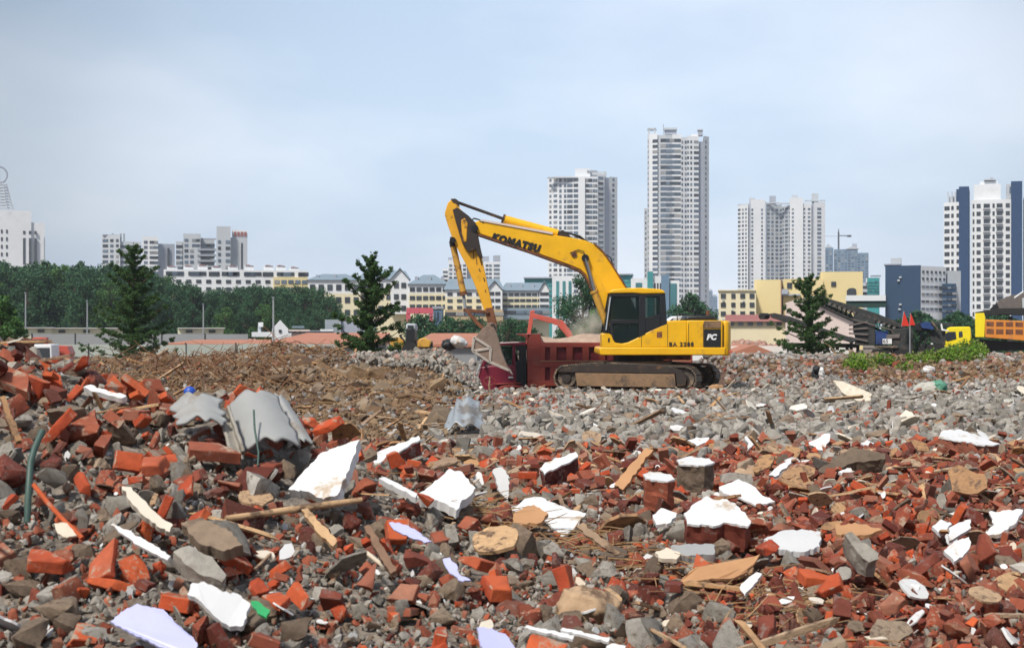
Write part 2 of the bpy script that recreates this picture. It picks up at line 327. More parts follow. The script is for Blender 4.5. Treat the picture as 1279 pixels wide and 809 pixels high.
def worg(o):
    v = Vector((0, 0, 0))
    while o is not None: v += o.location; o = o.parent
    return v
def tag(o, label=None, cat=None, group=None, kind=None):
    if label: o['label'] = label
    if cat: o['category'] = cat
    if group: o['group'] = group
    if kind: o['kind'] = kind
    return o
def thing(name, loc, label, cat, group=None):
    o = bpy.data.objects.new(name, None); COL.objects.link(o); o.location = loc; o.empty_display_size = .2
    return tag(o, label, cat, group)
def inst(name, me, parent=None, loc=(0, 0, 0), rot=(0, 0, 0), sc=(1, 1, 1)):
    o = bpy.data.objects.new(name, me); COL.objects.link(o)
    if parent is not None: o.parent = parent
    o.location = loc; o.rotation_euler = rot; o.scale = sc; return o
def copy_tree(o, loc, rz=None, sc=None, label=None, parent=None):
    c = o.copy(); COL.objects.link(c)
    if parent is None:
        c.location = loc
        if rz is not None: c.rotation_euler = (0, 0, rz)
        if sc is not None: c.scale = sc if isinstance(sc, (tuple, list)) else (sc,) * 3
        if label: c['label'] = label
    else: c.parent = parent
    for ch in o.children: copy_tree(ch, None, parent=c)
    return c
def npmesh(name, V, Fc, m, smooth=0):
    V = np.asarray(V, np.float32); Fc = np.asarray(Fc, np.int32); k = Fc.shape[1]
    me = bpy.data.meshes.new(name); me.vertices.add(len(V)); me.vertices.foreach_set('co', V.ravel())
    me.loops.add(Fc.size); me.loops.foreach_set('vertex_index', Fc.ravel()); me.polygons.add(len(Fc))
    me.polygons.foreach_set('loop_start', np.arange(0, Fc.size, k, dtype=np.int32)); me.polygons.foreach_set('loop_total', np.full(len(Fc), k, np.int32))
    me.update(calc_edges=True); me.materials.append(M[m] if isinstance(m, str) else m)
    if smooth: me.polygons.foreach_set('use_smooth', np.ones(len(Fc), bool)); me.set_sharp_from_angle(angle=R(smooth))
    else: me.polygons.foreach_set('use_smooth', np.zeros(len(Fc), bool))
    return me
def npobj(name, V, Fc, m, parent=None, smooth=0):
    o = bpy.data.objects.new(name, npmesh(name, V, Fc, m, smooth)); COL.objects.link(o)
    if parent is not None: o.parent = parent
    return o
def text(s, size, m, loc, tilt, parent, name='lettering', bold=0, shear=0, ext=.004, spacing=1.0, rz=0):
    cu = bpy.data.curves.new(name, 'FONT'); cu.body = s; cu.size = size; cu.offset = bold; cu.shear = shear; cu.extrude = ext; cu.space_character = spacing
    cu.resolution_u = 3
    o = bpy.data.objects.new(name, cu); COL.objects.link(o); bpy.context.view_layer.update()
    me = bpy.data.meshes.new_from_object(o.evaluated_get(bpy.context.evaluated_depsgraph_get()))
    bpy.data.objects.remove(o); me.materials.clear(); me.materials.append(M[m])
    t = bpy.data.objects.new(name, me); COL.objects.link(t); t.parent = parent
    t.rotation_euler = (Matrix.Rotation(rz, 3, 'Z') @ Matrix.Rotation(tilt, 3, 'Y') @ Matrix.Rotation(R(90), 3, 'X')).to_euler(); t.location = Vector(loc) - worg(parent)
    return t

# ------------------------------------------------------------------ ground: one sheet to the horizon
ys = np.concatenate([np.linspace(-14, 2.4, 24), np.arange(2.6, 12, .06), np.geomspace(12, 62, 330), np.geomspace(63, 4200, 70)])
us = np.concatenate([np.linspace(-3.2, -.5, 40)[:-1], np.linspace(-.5, .5, 400), np.linspace(.5, 3.2, 40)[1:]])
Yg, Ug = np.meshgrid(ys, us, indexing='ij'); Xg = Ug * np.maximum(np.abs(Yg), 3.0) ; Xg = Ug * np.where(Yg > 3, Yg, 3 + (3 - Yg) * .5)
Zg = ground(Xg, Yg)
nr, nc = Yg.shape
idx = np.arange(nr * nc).reshape(nr, nc)
FF = np.stack([idx[:-1, :-1], idx[:-1, 1:], idx[1:, 1:], idx[1:, :-1]], -1).reshape(-1, 4)
gm = bpy.data.materials.new('rubble ground'); gm.use_nodes = True; t = gm.node_tree; b = t.nodes['Principled BSDF']
at = N(t, 'ShaderNodeAttribute', attribute_name='soil'); tcg = N(t, 'ShaderNodeTexCoord')
n1 = N(t, 'ShaderNodeTexNoise'); n1.inputs['Scale'].default_value = 9; n1.inputs['Detail'].default_value = 8; n1.inputs['Roughness'].default_value = .7
vo = N(t, 'ShaderNodeTexVoronoi'); vo.inputs['Scale'].default_value = 22
n2 = N(t, 'ShaderNodeTexNoise'); n2.inputs['Scale'].default_value = 1.1; n2.inputs['Detail'].default_value = 5
for q in (n1, vo, n2): t.links.new(tcg.outputs['Object'], q.inputs['Vector'])
mr = N(t, 'ShaderNodeMapRange'); mr.inputs[1].default_value = .3; mr.inputs[2].default_value = .7; mr.inputs[3].default_value = .5; mr.inputs[4].default_value = 1.5; t.links.new(n1.outputs['Fac'], mr.inputs[0])
hs = N(t, 'ShaderNodeHueSaturation'); t.links.new(at.outputs['Color'], hs.inputs['Color']); t.links.new(mr.outputs[0], hs.inputs['Value'])
m2 = N(t, 'ShaderNodeMix', data_type='RGBA', blend_type='OVERLAY'); m2.inputs['Factor'].default_value = .45; bw = N(t, 'ShaderNodeRGBToBW'); t.links.new(vo.outputs['Color'], bw.inputs[0]); t.links.new(hs.outputs[0], m2.inputs[6]); t.links.new(bw.outputs[0], m2.inputs[7])
hs2 = N(t, 'ShaderNodeHueSaturation'); hs2.inputs['Saturation'].default_value = .85; t.links.new(m2.outputs[2], hs2.inputs['Color'])
t.links.new(hs2.outputs[0], b.inputs['Base Color']); b.inputs['Roughness'].default_value = .95; b.inputs['Specular IOR Level'].default_value = .2
ax = N(t, 'ShaderNodeMath', operation='ADD'); t.links.new(n1.outputs['Fac'], ax.inputs[0]); t.links.new(vo.outputs['Distance'], ax.inputs[1])
bp = N(t, 'ShaderNodeBump'); bp.inputs['Strength'].default_value = .8; bp.inputs['Distance'].default_value = .03; t.links.new(ax.outputs[0], bp.inputs['Height']); t.links.new(bp.outputs[0], b.inputs['Normal'])
def soil(x, y):
    """the earth's own colour by place"""
    n = fbm(x * .6, y * .6, 33, 3)[..., None]
    grey = np.array([.20, .165, .13]); red = np.array([.27, .09, .04]); brown = np.array([.21, .125, .065]); far = np.array([.20, .155, .12])
    k_red = (ss(-.5, 1.5, x) * (1 - ss(14, 18, y)))[..., None] * np.clip(.75 + n, 0, 1)
    c = grey * (1 - k_red) + red * k_red
    kb = ((1 - ss(-1.6, -.2, x)) * ss(13, 17, y))[..., None]
    c = c * (1 - kb) + (brown * (1 + .35 * n)) * kb
    kr = (ss(40, 46, y) * ss(5, 7, x))[..., None]; c = c * (1 - kr) + np.array([.15, .08, .05]) * (1 + .4 * n) * kr
    kf = ss(60, 90, y)[..., None]; return np.clip(c * (1 - kf) + far * kf, 0, 1)
go = npobj('ground', np.stack([Xg, Yg, Zg], -1).reshape(-1, 3), FF, gm, smooth=80); tag(go, kind='structure', label='brown and red rubble strewn earth of the demolition site')
ca = go.data.color_attributes.new('soil', 'FLOAT_COLOR', 'POINT')
cc = np.ones((nr * nc, 4), np.float32); cc[:, :3] = soil(Xg, Yg).reshape(-1, 3); ca.data.foreach_set('color', cc.ravel())

# ------------------------------------------------------------------ far buildings
UNIT = {}
def unitbox(m):
    if m not in UNIT:
        me = MB().box((0, 0, 0), (1, 1, 1)).build('window', m, smooth=0); UNIT[m] = me.data; bpy.data.objects.remove(me)
    return UNIT[m]
class Bld:
    """a building: an empty at its base with wall, window, ledge, roof parts"""
    def __init__(s, name, label, cat, px, Y, group=None):
        s.e = thing(name, (X(px, Y), Y, 0), label, cat, group); s.Y = Y; s.wins = []
    def wall(s, pxs, pyt, depth=None, m='w_white', z0=-.5, name='wall', pyb=None, Y=None):
        """pxs: [(px, Y)...] front edge left to right, or (px0, px1); the back is depth behind"""
        Y = Y or s.Y
        if not isinstance(pxs[0], (tuple, list)): pxs = [(pxs[0], Y), (pxs[1], Y)]
        f = [(X(a, y), y) for a, y in pxs]; yb = max(p[1] for p in f) + (depth or 14)
        f = f + [(f[-1][0], yb), (f[0][0], yb)]
        z1 = Z(pyt, Y); zb = z0 if pyb is None else Z(pyb, Y)
        return MB().plan(f, zb, z1).build(name, m, s.e, smooth=0)
    def box(s, px0, px1, py0, py1, m, name, Y=None, d=6, out=0):
        Y = Y or s.Y
        return MB().box(((X(px0, Y) + X(px1, Y)) / 2, Y - out + d / 2, (Z(py0, Y) + Z(py1, Y)) / 2), (X(px1, Y) - X(px0, Y), d, abs(Z(py0, Y) - Z(py1, Y)))).build(name, m, s.e, smooth=0)
    def grid(s, a, b, cols, py0, py1, rows, wh=.5, skip=0, mats=('pane', 'pane', 'pane_dark', 'pane', 'curtain')):
        """windows on the facade running from a=(px,Y) to b=(px,Y); cols = [(t, width in m)]; rows between photo rows py0..py1 (read at a's Y)"""
        A = Vector((X(*a), a[1], 0)); B = Vector((X(*b), b[1], 0)); d = (B - A); L = d.length; d = d / L; ang = math.atan2(d.y, d.x); nrm = Vector((d.y, -d.x, 0))
        z0 = Z(py0, a[1]); z1 = Z(py1, a[1]); fh = (z0 - z1) / rows
        for r_ in range(rows):
            z = z0 - fh * (r_ + .5)
            for t_, wd in cols:
                if skip and random.random() < skip: continue
                p = A + d * (L * t_) + nrm * .02
                s.wins.append((p.x, p.y, z, ang, wd, fh * wh, random.choice(mats)))
        return s
    def finish(s, depth=.3):
        s.e.rotation_euler = (0, 0, -math.atan2(s.e.location.x, s.e.location.y))     # stands square to the street it faces
        s.wins.sort(key=lambda q: -(q[4] * q[5])); org = worg(s.e)
        sel = s.wins[:100]; rest = s.wins[100:]
        for x, y, z, a, wd, h, m in sel:
            inst('window', unitbox(m), s.e, Vector((x, y, z)) - org, (0, 0, a), (wd, depth, h))
        for mt_ in sorted({q[6] for q in s.wins[100:]}):
            rest = [q for q in s.wins[100:] if q[6] == mt_]
            V = []; Fc = []; c = np.array([(-.5, -.5, -.5), (.5, -.5, -.5), (.5, .5, -.5), (-.5, .5, -.5), (-.5, -.5, .5), (.5, -.5, .5), (.5, .5, .5), (-.5, .5, .5)])
            f = np.array([(0, 3, 2, 1), (4, 5, 6, 7), (0, 1, 5, 4), (1, 2, 6, 5), (2, 3, 7, 6), (3, 0, 4, 7)])
            for i, (x, y, z, a, wd, h, m) in enumerate(rest):
                q = c * np.array([wd, depth, h]); ca_, sa = math.cos(a), math.sin(a)
                q = np.stack([q[:, 0] * ca_ - q[:, 1] * sa, q[:, 0] * sa + q[:, 1] * ca_, q[:, 2]], 1) + np.array([x - org.x, y - org.y, z - org.z]); V.append(q); Fc.append(f + i * 8)
            o = npobj('window', np.concatenate(V), np.concatenate(Fc), rest[0][6], s.e); o['kind'] = 'stuff'
        return s
def cols(n, w, a=0., b=1.): return [(a + (b - a) * (i + .5) / n, w) for i in range(n)]

# slab tower behind the boom
T = Bld('apartment_tower', 'pale grey apartment tower rising behind the excavator boom, lower of the two slim towers', 'tower', 727, 750)
y = 750
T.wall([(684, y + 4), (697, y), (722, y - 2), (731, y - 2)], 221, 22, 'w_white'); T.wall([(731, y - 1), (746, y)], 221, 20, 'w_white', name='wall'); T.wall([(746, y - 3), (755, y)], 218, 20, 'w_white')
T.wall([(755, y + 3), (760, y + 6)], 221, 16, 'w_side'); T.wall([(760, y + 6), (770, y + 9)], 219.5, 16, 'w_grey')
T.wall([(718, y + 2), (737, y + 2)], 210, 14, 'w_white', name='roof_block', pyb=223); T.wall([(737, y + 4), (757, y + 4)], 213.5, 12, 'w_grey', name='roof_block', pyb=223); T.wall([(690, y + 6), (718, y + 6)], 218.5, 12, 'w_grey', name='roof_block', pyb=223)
T.box(684, 722, 221, 222.2, 'w_grey', 'cornice', Y=y - 3, d=3); T.box(733, 746, 213, 215, 'w_mid', 'parapet_rail', Y=y + 1.5, d=1)
rw = 27
T.grid((684, y + 4), (697, y), [(.25, 1.4), (.75, 2.4)], 222, 400, rw, .5).grid((697, y), (722, y - 2), [(.12, 1.3), (.36, 1.3), (.6, 3.0), (.9, 2.4)], 222, 400, rw, .62)
T.grid((731, y - 1), (746, y), [(.0, 4.2), (.42, 2.2), (.72, 1.2), (.93, 1.2)], 222, 400, rw, .62).grid((746, y - 3), (755, y), [(.5, 3.4)], 219, 400, rw, .55).grid((760, y + 6), (770, y + 9), [(.5, 1.3)], 221, 400, rw, .5)
for i in range(rw): 
    if i % 1 == 0: T.box(746.4, 754, 219 + i * 6.6 + 5.6, 219 + i * 6.6 + 6.2, 'w_mid', 'balcony_slab', Y=y - 3.6, d=1)
T.finish()
# tallest tower
T = Bld('apartment_tower', 'tallest pale tower with curved window front standing behind the excavator cab', 'tower', 845, 750)
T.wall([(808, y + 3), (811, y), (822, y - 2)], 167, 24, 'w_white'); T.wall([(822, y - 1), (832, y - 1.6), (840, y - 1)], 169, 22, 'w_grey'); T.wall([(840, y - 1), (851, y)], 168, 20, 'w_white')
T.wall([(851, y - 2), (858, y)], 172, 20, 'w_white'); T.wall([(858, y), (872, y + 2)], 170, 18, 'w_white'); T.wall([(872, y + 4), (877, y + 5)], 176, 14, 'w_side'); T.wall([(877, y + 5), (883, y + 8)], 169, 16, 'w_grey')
T.wall([(802, y + 10), (808, y + 8)], 258, 12, 'w_grey')
T.wall([(808, y + 3), (819, y + 3)], 158.5, 5, 'w_grey', name='roof_block', pyb=160.5); T.box(809, 811, 160, 167, 'w_grey', 'roof_post', Y=y + 3, d=1); T.box(816, 818, 160, 167, 'w_grey', 'roof_post', Y=y + 3, d=1)
T.box(828, 845, 159.5, 162, 'w_grey', 'roof_beam', Y=y + 3, d=3); T.box(829, 844, 162, 168, 'w_side', 'roof_block', Y=y + 4, d=4); T.box(827.5, 828.3, 155, 168, 'w_mid', 'mast', Y=y + 3, d=1)
T.box(862, 871, 168, 172, 'w_white', 'roof_block', Y=y + 3, d=6); T.box(870, 876, 163, 170, 'w_side', 'roof_tank', Y=y + 5, d=4); T.box(869.5, 876.5, 162, 163.4, 'w_grey', 'roof_slab', Y=y + 4.5, d=5)
rw = 33
T.grid((811, y), (822, y - 2), [(.72, 3.0)], 173, 393, rw, .58).grid((808, y + 3), (811, y), [(.5, 1.0)], 173, 393, rw, .55)
T.grid((822, y - 1), (832, y - 1.6), [(.70, 3.0)], 172, 393, rw, .62).grid((832, y - 1.6), (840, y - 1), [(.4, 2.6)], 172, 393, rw, .62, mats=('pane',)).grid((840, y - 1), (851, y), [(.02, 3.2), (.62, 4.0)], 172, 393, rw, .6)
T.grid((851, y - 2), (858, y), [(.2, .9), (.75, 1.0)], 174, 393, rw, .5).grid((858, y), (872, y + 2), [(.08, 1), (.35, 1.0), (.78, 2.6)], 174, 393, rw, .5).grid((877, y + 5), (883, y + 8), [(.4, .8)], 174, 393, rw, .5)
T.grid((802, y + 10), (808, y + 8), [(.4, .8)], 262, 393, 20, .5).finish()
# twin-winged tower on the right
y = 950
T = Bld('apartment_tower', 'broad pale tower with two grey-blue vertical stripes above the yellow building', 'tower', 975, y)
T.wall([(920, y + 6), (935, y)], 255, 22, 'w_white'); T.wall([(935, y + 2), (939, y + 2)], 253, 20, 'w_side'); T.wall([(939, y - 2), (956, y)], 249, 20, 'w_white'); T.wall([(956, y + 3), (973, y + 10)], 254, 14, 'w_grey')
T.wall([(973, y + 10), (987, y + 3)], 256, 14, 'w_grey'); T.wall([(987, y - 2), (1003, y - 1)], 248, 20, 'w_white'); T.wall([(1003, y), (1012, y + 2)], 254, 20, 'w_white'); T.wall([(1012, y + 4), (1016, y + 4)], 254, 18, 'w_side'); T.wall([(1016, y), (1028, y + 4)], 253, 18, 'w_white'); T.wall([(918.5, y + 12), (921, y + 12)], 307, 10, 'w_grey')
for a, b_, c, d_ in ((934, 941, 246.5, 255), (959, 967, 244.5, 254), (987, 994, 244, 252), (1011, 1019, 242.5, 254), (920, 935, 254, 255.5)): T.box(a, b_, c, d_, 'w_grey' if a != 959 else 'w_side', 'roof_block', Y=y + 6, d=6)
T.box(956, 973, 252.5, 254, 'w_grey', 'roof_beam', Y=y + 2, d=2); T.box(973, 987, 253.4, 255, 'w_grey', 'roof_beam', Y=y + 2.6, d=2); T.box(1003, 1028, 250.5, 252, 'w_grey', 'roof_beam', Y=y + 4, d=2)
rw = 24
T.grid((920, y + 6), (935, y), [(.15, 2.2), (.5, 1.6), (.8, 1.4)], 259, 380, rw, .5).grid((939, y - 2), (956, y), [(.1, 1.3), (.78, 1.2)], 259, 380, rw, .55).grid((956, y + 3), (973, y + 10), [(.15, 1.8), (.4, 1.8), (.68, 2), (.93, 1.8)], 259, 380, rw, .55)
T.grid((973, y + 10), (987, y + 3), [(.15, 1.8), (.5, 2.6), (.85, 1.8)], 259, 380, rw, .55).grid((987, y - 2), (1003, y - 1), [(.22, 1.3)], 259, 380, rw, .5).grid((1003, y), (1012, y + 2), [(.1, 1.2), (.7, 1.8)], 259, 380, rw, .5).grid((1016, y), (1028, y + 4), [(.45, 3)], 259, 380, rw, .6).finish()
# white tower with blue stripes at the right edge
y = 510
T = Bld('apartment_tower', 'white tower with deep blue vertical stripes at the far right', 'tower', 1240, y)
T.wall([(1179, y + 2), (1202, y)], 251, 20, 'w_white'); T.wall([(1202, y - 2), (1214, y - 2)], 232.5, 20, 'w_blue', name='stripe'); T.wall([(1193, y + 3), (1202, y + 3)], 234, 12, 'w_blue', name='stripe', pyb=251)
T.wall([(1214, y + .5), (1264, y + 1)], 249, 20, 'w_white'); T.wall([(1264, y - 2), (1277, y - 2)], 228, 20, 'w_blue', name='stripe'); T.wall([(1277, y), (1330, y)], 245, 20, 'w_white')
T.wall([(1214, y + 3), (1246, y + 3)], 229, 12, 'w_white', name='roof_block', pyb=249.5); T.wall([(1220, y + 4), (1241, y + 4)], 225, 10, 'w_white', name='roof_block', pyb=229); T.box(1226, 1240, 223.5, 225, 'w_grey', 'roof_slab', Y=y + 3, d=8); T.box(1232, 1236, 222, 223.6, 'w_side', 'vent', Y=y + 4, d=3)
T.box(1250, 1264, 231, 249, 'w_grey', 'roof_block', Y=y + 5, d=6); T.box(1254, 1262, 234, 242, 'pane', 'roof_opening', Y=y + 4.8, d=.4)
for a in (1181, 1186, 1190): T.box(a, a + 1.6, 238, 252, 'w_grey', 'roof_post', Y=y + 4, d=1)
T.box(1181, 1192, 244, 251, 'w_grey', 'roof_block', Y=y + 6, d=4)
rw = 15
T.grid((1179, y + 2), (1202, y), [(.2, 1.9), (.52, .9), (.84, 1.1)], 254, 398, rw, .5, mats=('pane_dark',)).grid((1214, y + .5), (1264, y + 1), [(.05, .6), (.17, 1.4), (.36, 2.1), (.52, .75), (.66, 2.0), (.85, 1.4), (.97, .7)], 252, 397, rw, .52, mats=('pane_dark',)).grid((1277, y), (1330, y), cols(5, 1.5), 250, 397, rw, .5, mats=('pane_dark',))
for i in range(rw):
    for a in (1229, 1244): T.box(a, a + 8.4, 252 + 9.67 * i + 7.6, 252 + 9.67 * i + 8.8, 'w_grey', 'balcony_slab', Y=y - .4, d=1)
T.finish()
# hazy blue glass tower with crane
y = 1250
T = Bld('office_tower', 'hazy blue glass office block with gabled crown behind the yellow building', 'building', 1058, y)
T.wall([(1031, y), (1041, y)], 309, 20, 'w_glass'); T.wall([(1041, y + 3), (1070, y + 3)], 311, 20, 'w_glass'); T.wall([(1070, y), (1084, y)], 316, 18, 'w_glass')
T.wall([(1062, y + 6), (1068, y + 6)], 304, 8, 'w_side', name='roof_block', pyb=312); MB().pp([(1031, 309), (1034, 304), (1041, 309.5)], y + 1, y + 1, y + 10).build('roof_gable', 'w_grey', T.e, smooth=0); MB().pp([(1056, 311), (1065, 307), (1072, 311)], y + 2, y + 2, y + 8).build('roof_gable', 'w_grey', T.e, smooth=0)
T.grid((1031, y), (1041, y), [(.25, 1.8), (.7, 2)], 311, 400, 24, .6).grid((1041, y + 3), (1070, y + 3), cols(7, 1.9), 313, 400, 24, .55).grid((1070, y), (1084, y), cols(3, 2.1), 318, 400, 22, .55).finish()
y = 1290
cr_ = thing('tower_crane', (X(1047, y), y, 0), 'distant tower crane with dark jib above the hazy blue office block', 'crane')
MB().box((X(1047.4, y), y, Z(350, y)), (1.3, 1.3, Z(290, y) - Z(410, y))).build('mast', 'dark_steel', cr_); MB().box((X(1047.4, y), y, Z(291, y)), (.7, .7, Z(286, y) - Z(296, y))).build('peak', 'dark_steel', cr_)
MB().box((X(1055, y), y - .2, Z(294.4, y)), (X(1063, y) - X(1046, y), .9, .8)).build('counter_jib', 'dark_steel', cr_); MB().box((X(1060.5, y), y - .2, Z(294.8, y)), (3.4, 1.4, 1.8)).build('counterweight', 'dark_steel', cr_)
MB().box((X(1038, y), y - .2, Z(295, y)), (X(1047, y) - X(1029, y), .7, .5)).build('jib', 'w_grey', cr_)
# faint far towers between
for a, b_, tpy, lab in ((884, 890, 363, 'faint distant tower, left of the two faint ones beside the tallest tower'), (889, 896, 370, 'faint distant tower, right and lower of the two beside the tallest tower')):
    y = 1900; T = Bld('distant_tower', lab, 'tower', a, y); T.wall((a, b_), tpy, 20, 'w_glass'); T.wall((a + 1.5, b_ - 1.5), tpy - 2, 8, 'w_grey', name='roof_block', pyb=tpy, Y=y + 3); T.grid((a, y), (b_, y), cols(3, 1.6), tpy + 2, 410, 14, .5).finish()
# pale tower block left of the arm
y = 620
T = Bld('apartment_block', 'pale white block with dark roof sign frames behind the excavator arm', 'building', 590, y)
T.wall([(553, y + 4), (560, y + 4)], 335, 14, 'w_white'); T.wall((560, 583), 325, 14, 'w_white'); T.wall([(583, y + 3), (604, y + 3)], 330, 12, 'w_grey'); T.wall((604, 625), 327, 14, 'w_white')
T.box(616, 625, 319, 326, 'w_side', 'roof_frame', Y=y + 1, d=3); T.box(602, 611, 320, 327, 'w_side', 'roof_frame', Y=y + 2, d=3); T.box(560, 565, 321.5, 326, 'w_side', 'roof_frame', Y=y + 2, d=3)
T.grid((604, y), (625, y), [(.2, 1.2), (.4, 1.2), (.78, 2.6)], 329, 390, 12, .5).grid((560, y), (583, y), cols(4, 1.3), 329, 390, 12, .5).grid((553, y + 4), (560, y + 4), cols(1, 2), 337, 390, 10, .5).finish()
# left: white civic building with lattice spire
y = 620
T = Bld('civic_building', 'white stepped office building with lattice spire and ring at the left edge', 'building', 20, y)
T.wall([(-70, y), (-10, y)], 262, 30, 'w_white'); T.wall([(-10, y - 1), (37, y - 1)], 263, 30, 'w_white'); T.wall([(37, y), (54, y)], 277.5, 28, 'w_white')
MB().box((X(53.7, y), y - .3, Z(310, y)), (.5, .6, 10)).build('pilaster', 'w_mid', T.e)
for a in (27, 34, 40.5): T.box(a, a + 3, 297, 330, 'pane_dark', 'window', Y=y - 1.2, d=.8); T.box(a, a + 2.8, 288, 292, 'pane_dark', 'window', Y=y - 1.2, d=.8)
for r_ in range(4):
    for a in (1, 7, -9, -15): T.box(a, a + 2, 287 + r_ * 9.5, 291.5 + r_ * 9.5, 'pane_dark', 'window', Y=y - 1.2, d=.8)
mb = MB(); yy = y + 1.5
sp = [(19, 262), (16, 255), (13, 242), (10, 230)]
for sx in (-1, 1):
    mb.tube([P(2 + sx * (q[0] - 2), q[1], yy) for q in sp], .35, 5)
    mb.tube([P(2 + sx * (q[0] - 2) * .5, q[1], yy - 1) for q in sp], .3, 5)
for q in range(9):
    py_ = 260 - q * 3.6; wd = np.interp(py_, [230, 262], [8, 17]); mb.tube([P(2 - wd, py_, yy), P(2 + wd, py_, yy)], .3, 5)
    mb.tube([P(2 - wd, py_, yy), P(2 + wd * .9, py_ - 3.6, yy)], .15, 4)
mb.build('spire_lattice', 'w_grey', T.e)
MB().tube([P(1.5 + 9.5 * math.sin(a * .2618), 219 - 10 * math.cos(a * .2618), yy) for a in range(25)], .4, 6, False).build('ring', 'w_side', T.e)
MB().tube([P(2, 230, yy), P(2, 203, yy)], .2, 5).build('antenna', 'w_mid', T.e); T.finish()
# two grey blocks above the wood
y = 500
T = Bld('apartment_block', 'grey white block with stepped roof, left of the pair above the wood', 'building', 175, y)
T.wall([(131, y + 2), (150, y - 1)], 294, 14, 'w_grey'); T.wall((150, 176), 302, 12, 'w_grey'); T.wall([(176, y - 2), (195, y - 2)], 295.5, 14, 'w_white'); T.wall([(195, y), (218, y + 1)], 304, 14, 'w_side')
for a in (144, 153.5, 157.5): T.box(a, a + 2, 292, 302, 'w_mid', 'roof_post', Y=y + 3, d=1)
T.box(187, 200, 300, 304, 'w_grey', 'roof_block', Y=y + 4, d=4); T.box(131, 150, 293.4, 294.6, 'w_side', 'cornice', Y=y + 1, d=3)
T.grid((131, y + 2), (150, y - 1), [(.2, 2.0), (.55, 1.2), (.85, 1)], 298, 350, 8, .5).grid((150, y), (176, y), cols(5, 1.6), 305, 350, 7, .5).grid((176, y - 2), (195, y - 2), [(.2, 1.2), (.6, 1.6), (.85, 1.6)], 299, 350, 8, .5); T.box(208, 210.4, 309, 345, 'pane_dark', 'window', Y=y - .1, d=.6); T.finish()
T = Bld('apartment_block', 'grey white block with dark banded balconies, right of the pair above the wood', 'building', 265, y)
T.wall([(221, y), (229, y)], 302, 12, 'w_grey'); T.wall([(229, y - 1), (250, y - 1)], 292.5, 12, 'w_grey'); T.wall([(246, y + 3), (270, y + 3)], 297, 12, 'w_grey'); T.wall([(269, y - 2), (286, y - 2)], 283, 14, 'w_grey'); T.wall([(286, y + 1), (309, y + 1)], 296, 14, 'w_grey')
MB().pp([(291, 286), (309.5, 288), (309.5, 296), (291, 296)], y + 1.5, y + 1.5, y + 12).build('roof_frame', 'w_white', T.e, smooth=0)
for i in range(4): T.box(292.5 + i * 4.2, 295.3 + i * 4.2, 289, 294.5, 'roof_red', 'roof_panel', Y=y + 1.1, d=.6)
T.box(250, 270, 297.5, 299, 'w_side', 'roof_beam', Y=y, d=2)
for i in range(4): T.box(246, 269, 310.5 + i * 7, 313 + i * 7, 'w_mid', 'balcony_band', Y=y - 1.4, d=2)
T.grid((221, y), (229, y), [(.3, 1.3), (.75, 1)], 305, 345, 6, .5).grid((229, y - 1), (250, y - 1), [(.18, 1.3), (.62, 1.3), (.85, 1.3)], 297, 310, 2, .5).grid((229, y - 1), (250, y - 1), [(.18, 1.3), (.5, 1.2)], 310, 345, 5, .5).grid((246, y + 3), (270, y + 3), cols(5, 1.7), 303, 345, 6, .4).grid((269, y - 2), (286, y - 2), [(.2, 1), (.8, 1.5)], 298, 345, 6, .5)
T.box(301, 303, 303, 335, 'pane_dark', 'window', Y=y + .8, d=.6); T.finish()
# low white and yellow terrace above the wood
y = 350
T = Bld('apartment_terrace', 'long white and yellow terrace with dark roof terraces above the wood', 'building', 300, y)
T.wall((207, 383), 337, 14, 'w_white'); T.wall([(340, y - 1), (383, y - 1)], 346, 10, 'w_butter', name='lower_wall'); 
for a in (212, 232, 249, 266, 286, 306, 330, 345, 362): T.box(a, a + 12, 331.5 + (a % 3), 337.5, 'w_white', 'dormer', Y=y + 1, d=6); MB().pp([(a + 1, 331.6 + (a % 3)), (a + 4, 330.4 + a % 3), (a + 11, 331.8 + a % 3)], y + .8, y + .8, y + 7).build('dormer_roof', 'roof_red', T.e, smooth=0)
T.grid((207, y), (383, y), cols(13, 1.6), 338, 346, 1, .6, mats=('pane_dark',)).grid((207, y), (383, y), [(t_ + .035, 2.6) for t_, _ in cols(8, 1)], 338.5, 346, 1, .7).grid((340, y - 1), (383, y - 1), cols(5, 1.3), 347, 375, 3, .5).grid((207, y), (340, y), cols(11, 1.2), 347, 375, 3, .45, mats=('pane_dark',)).finish()
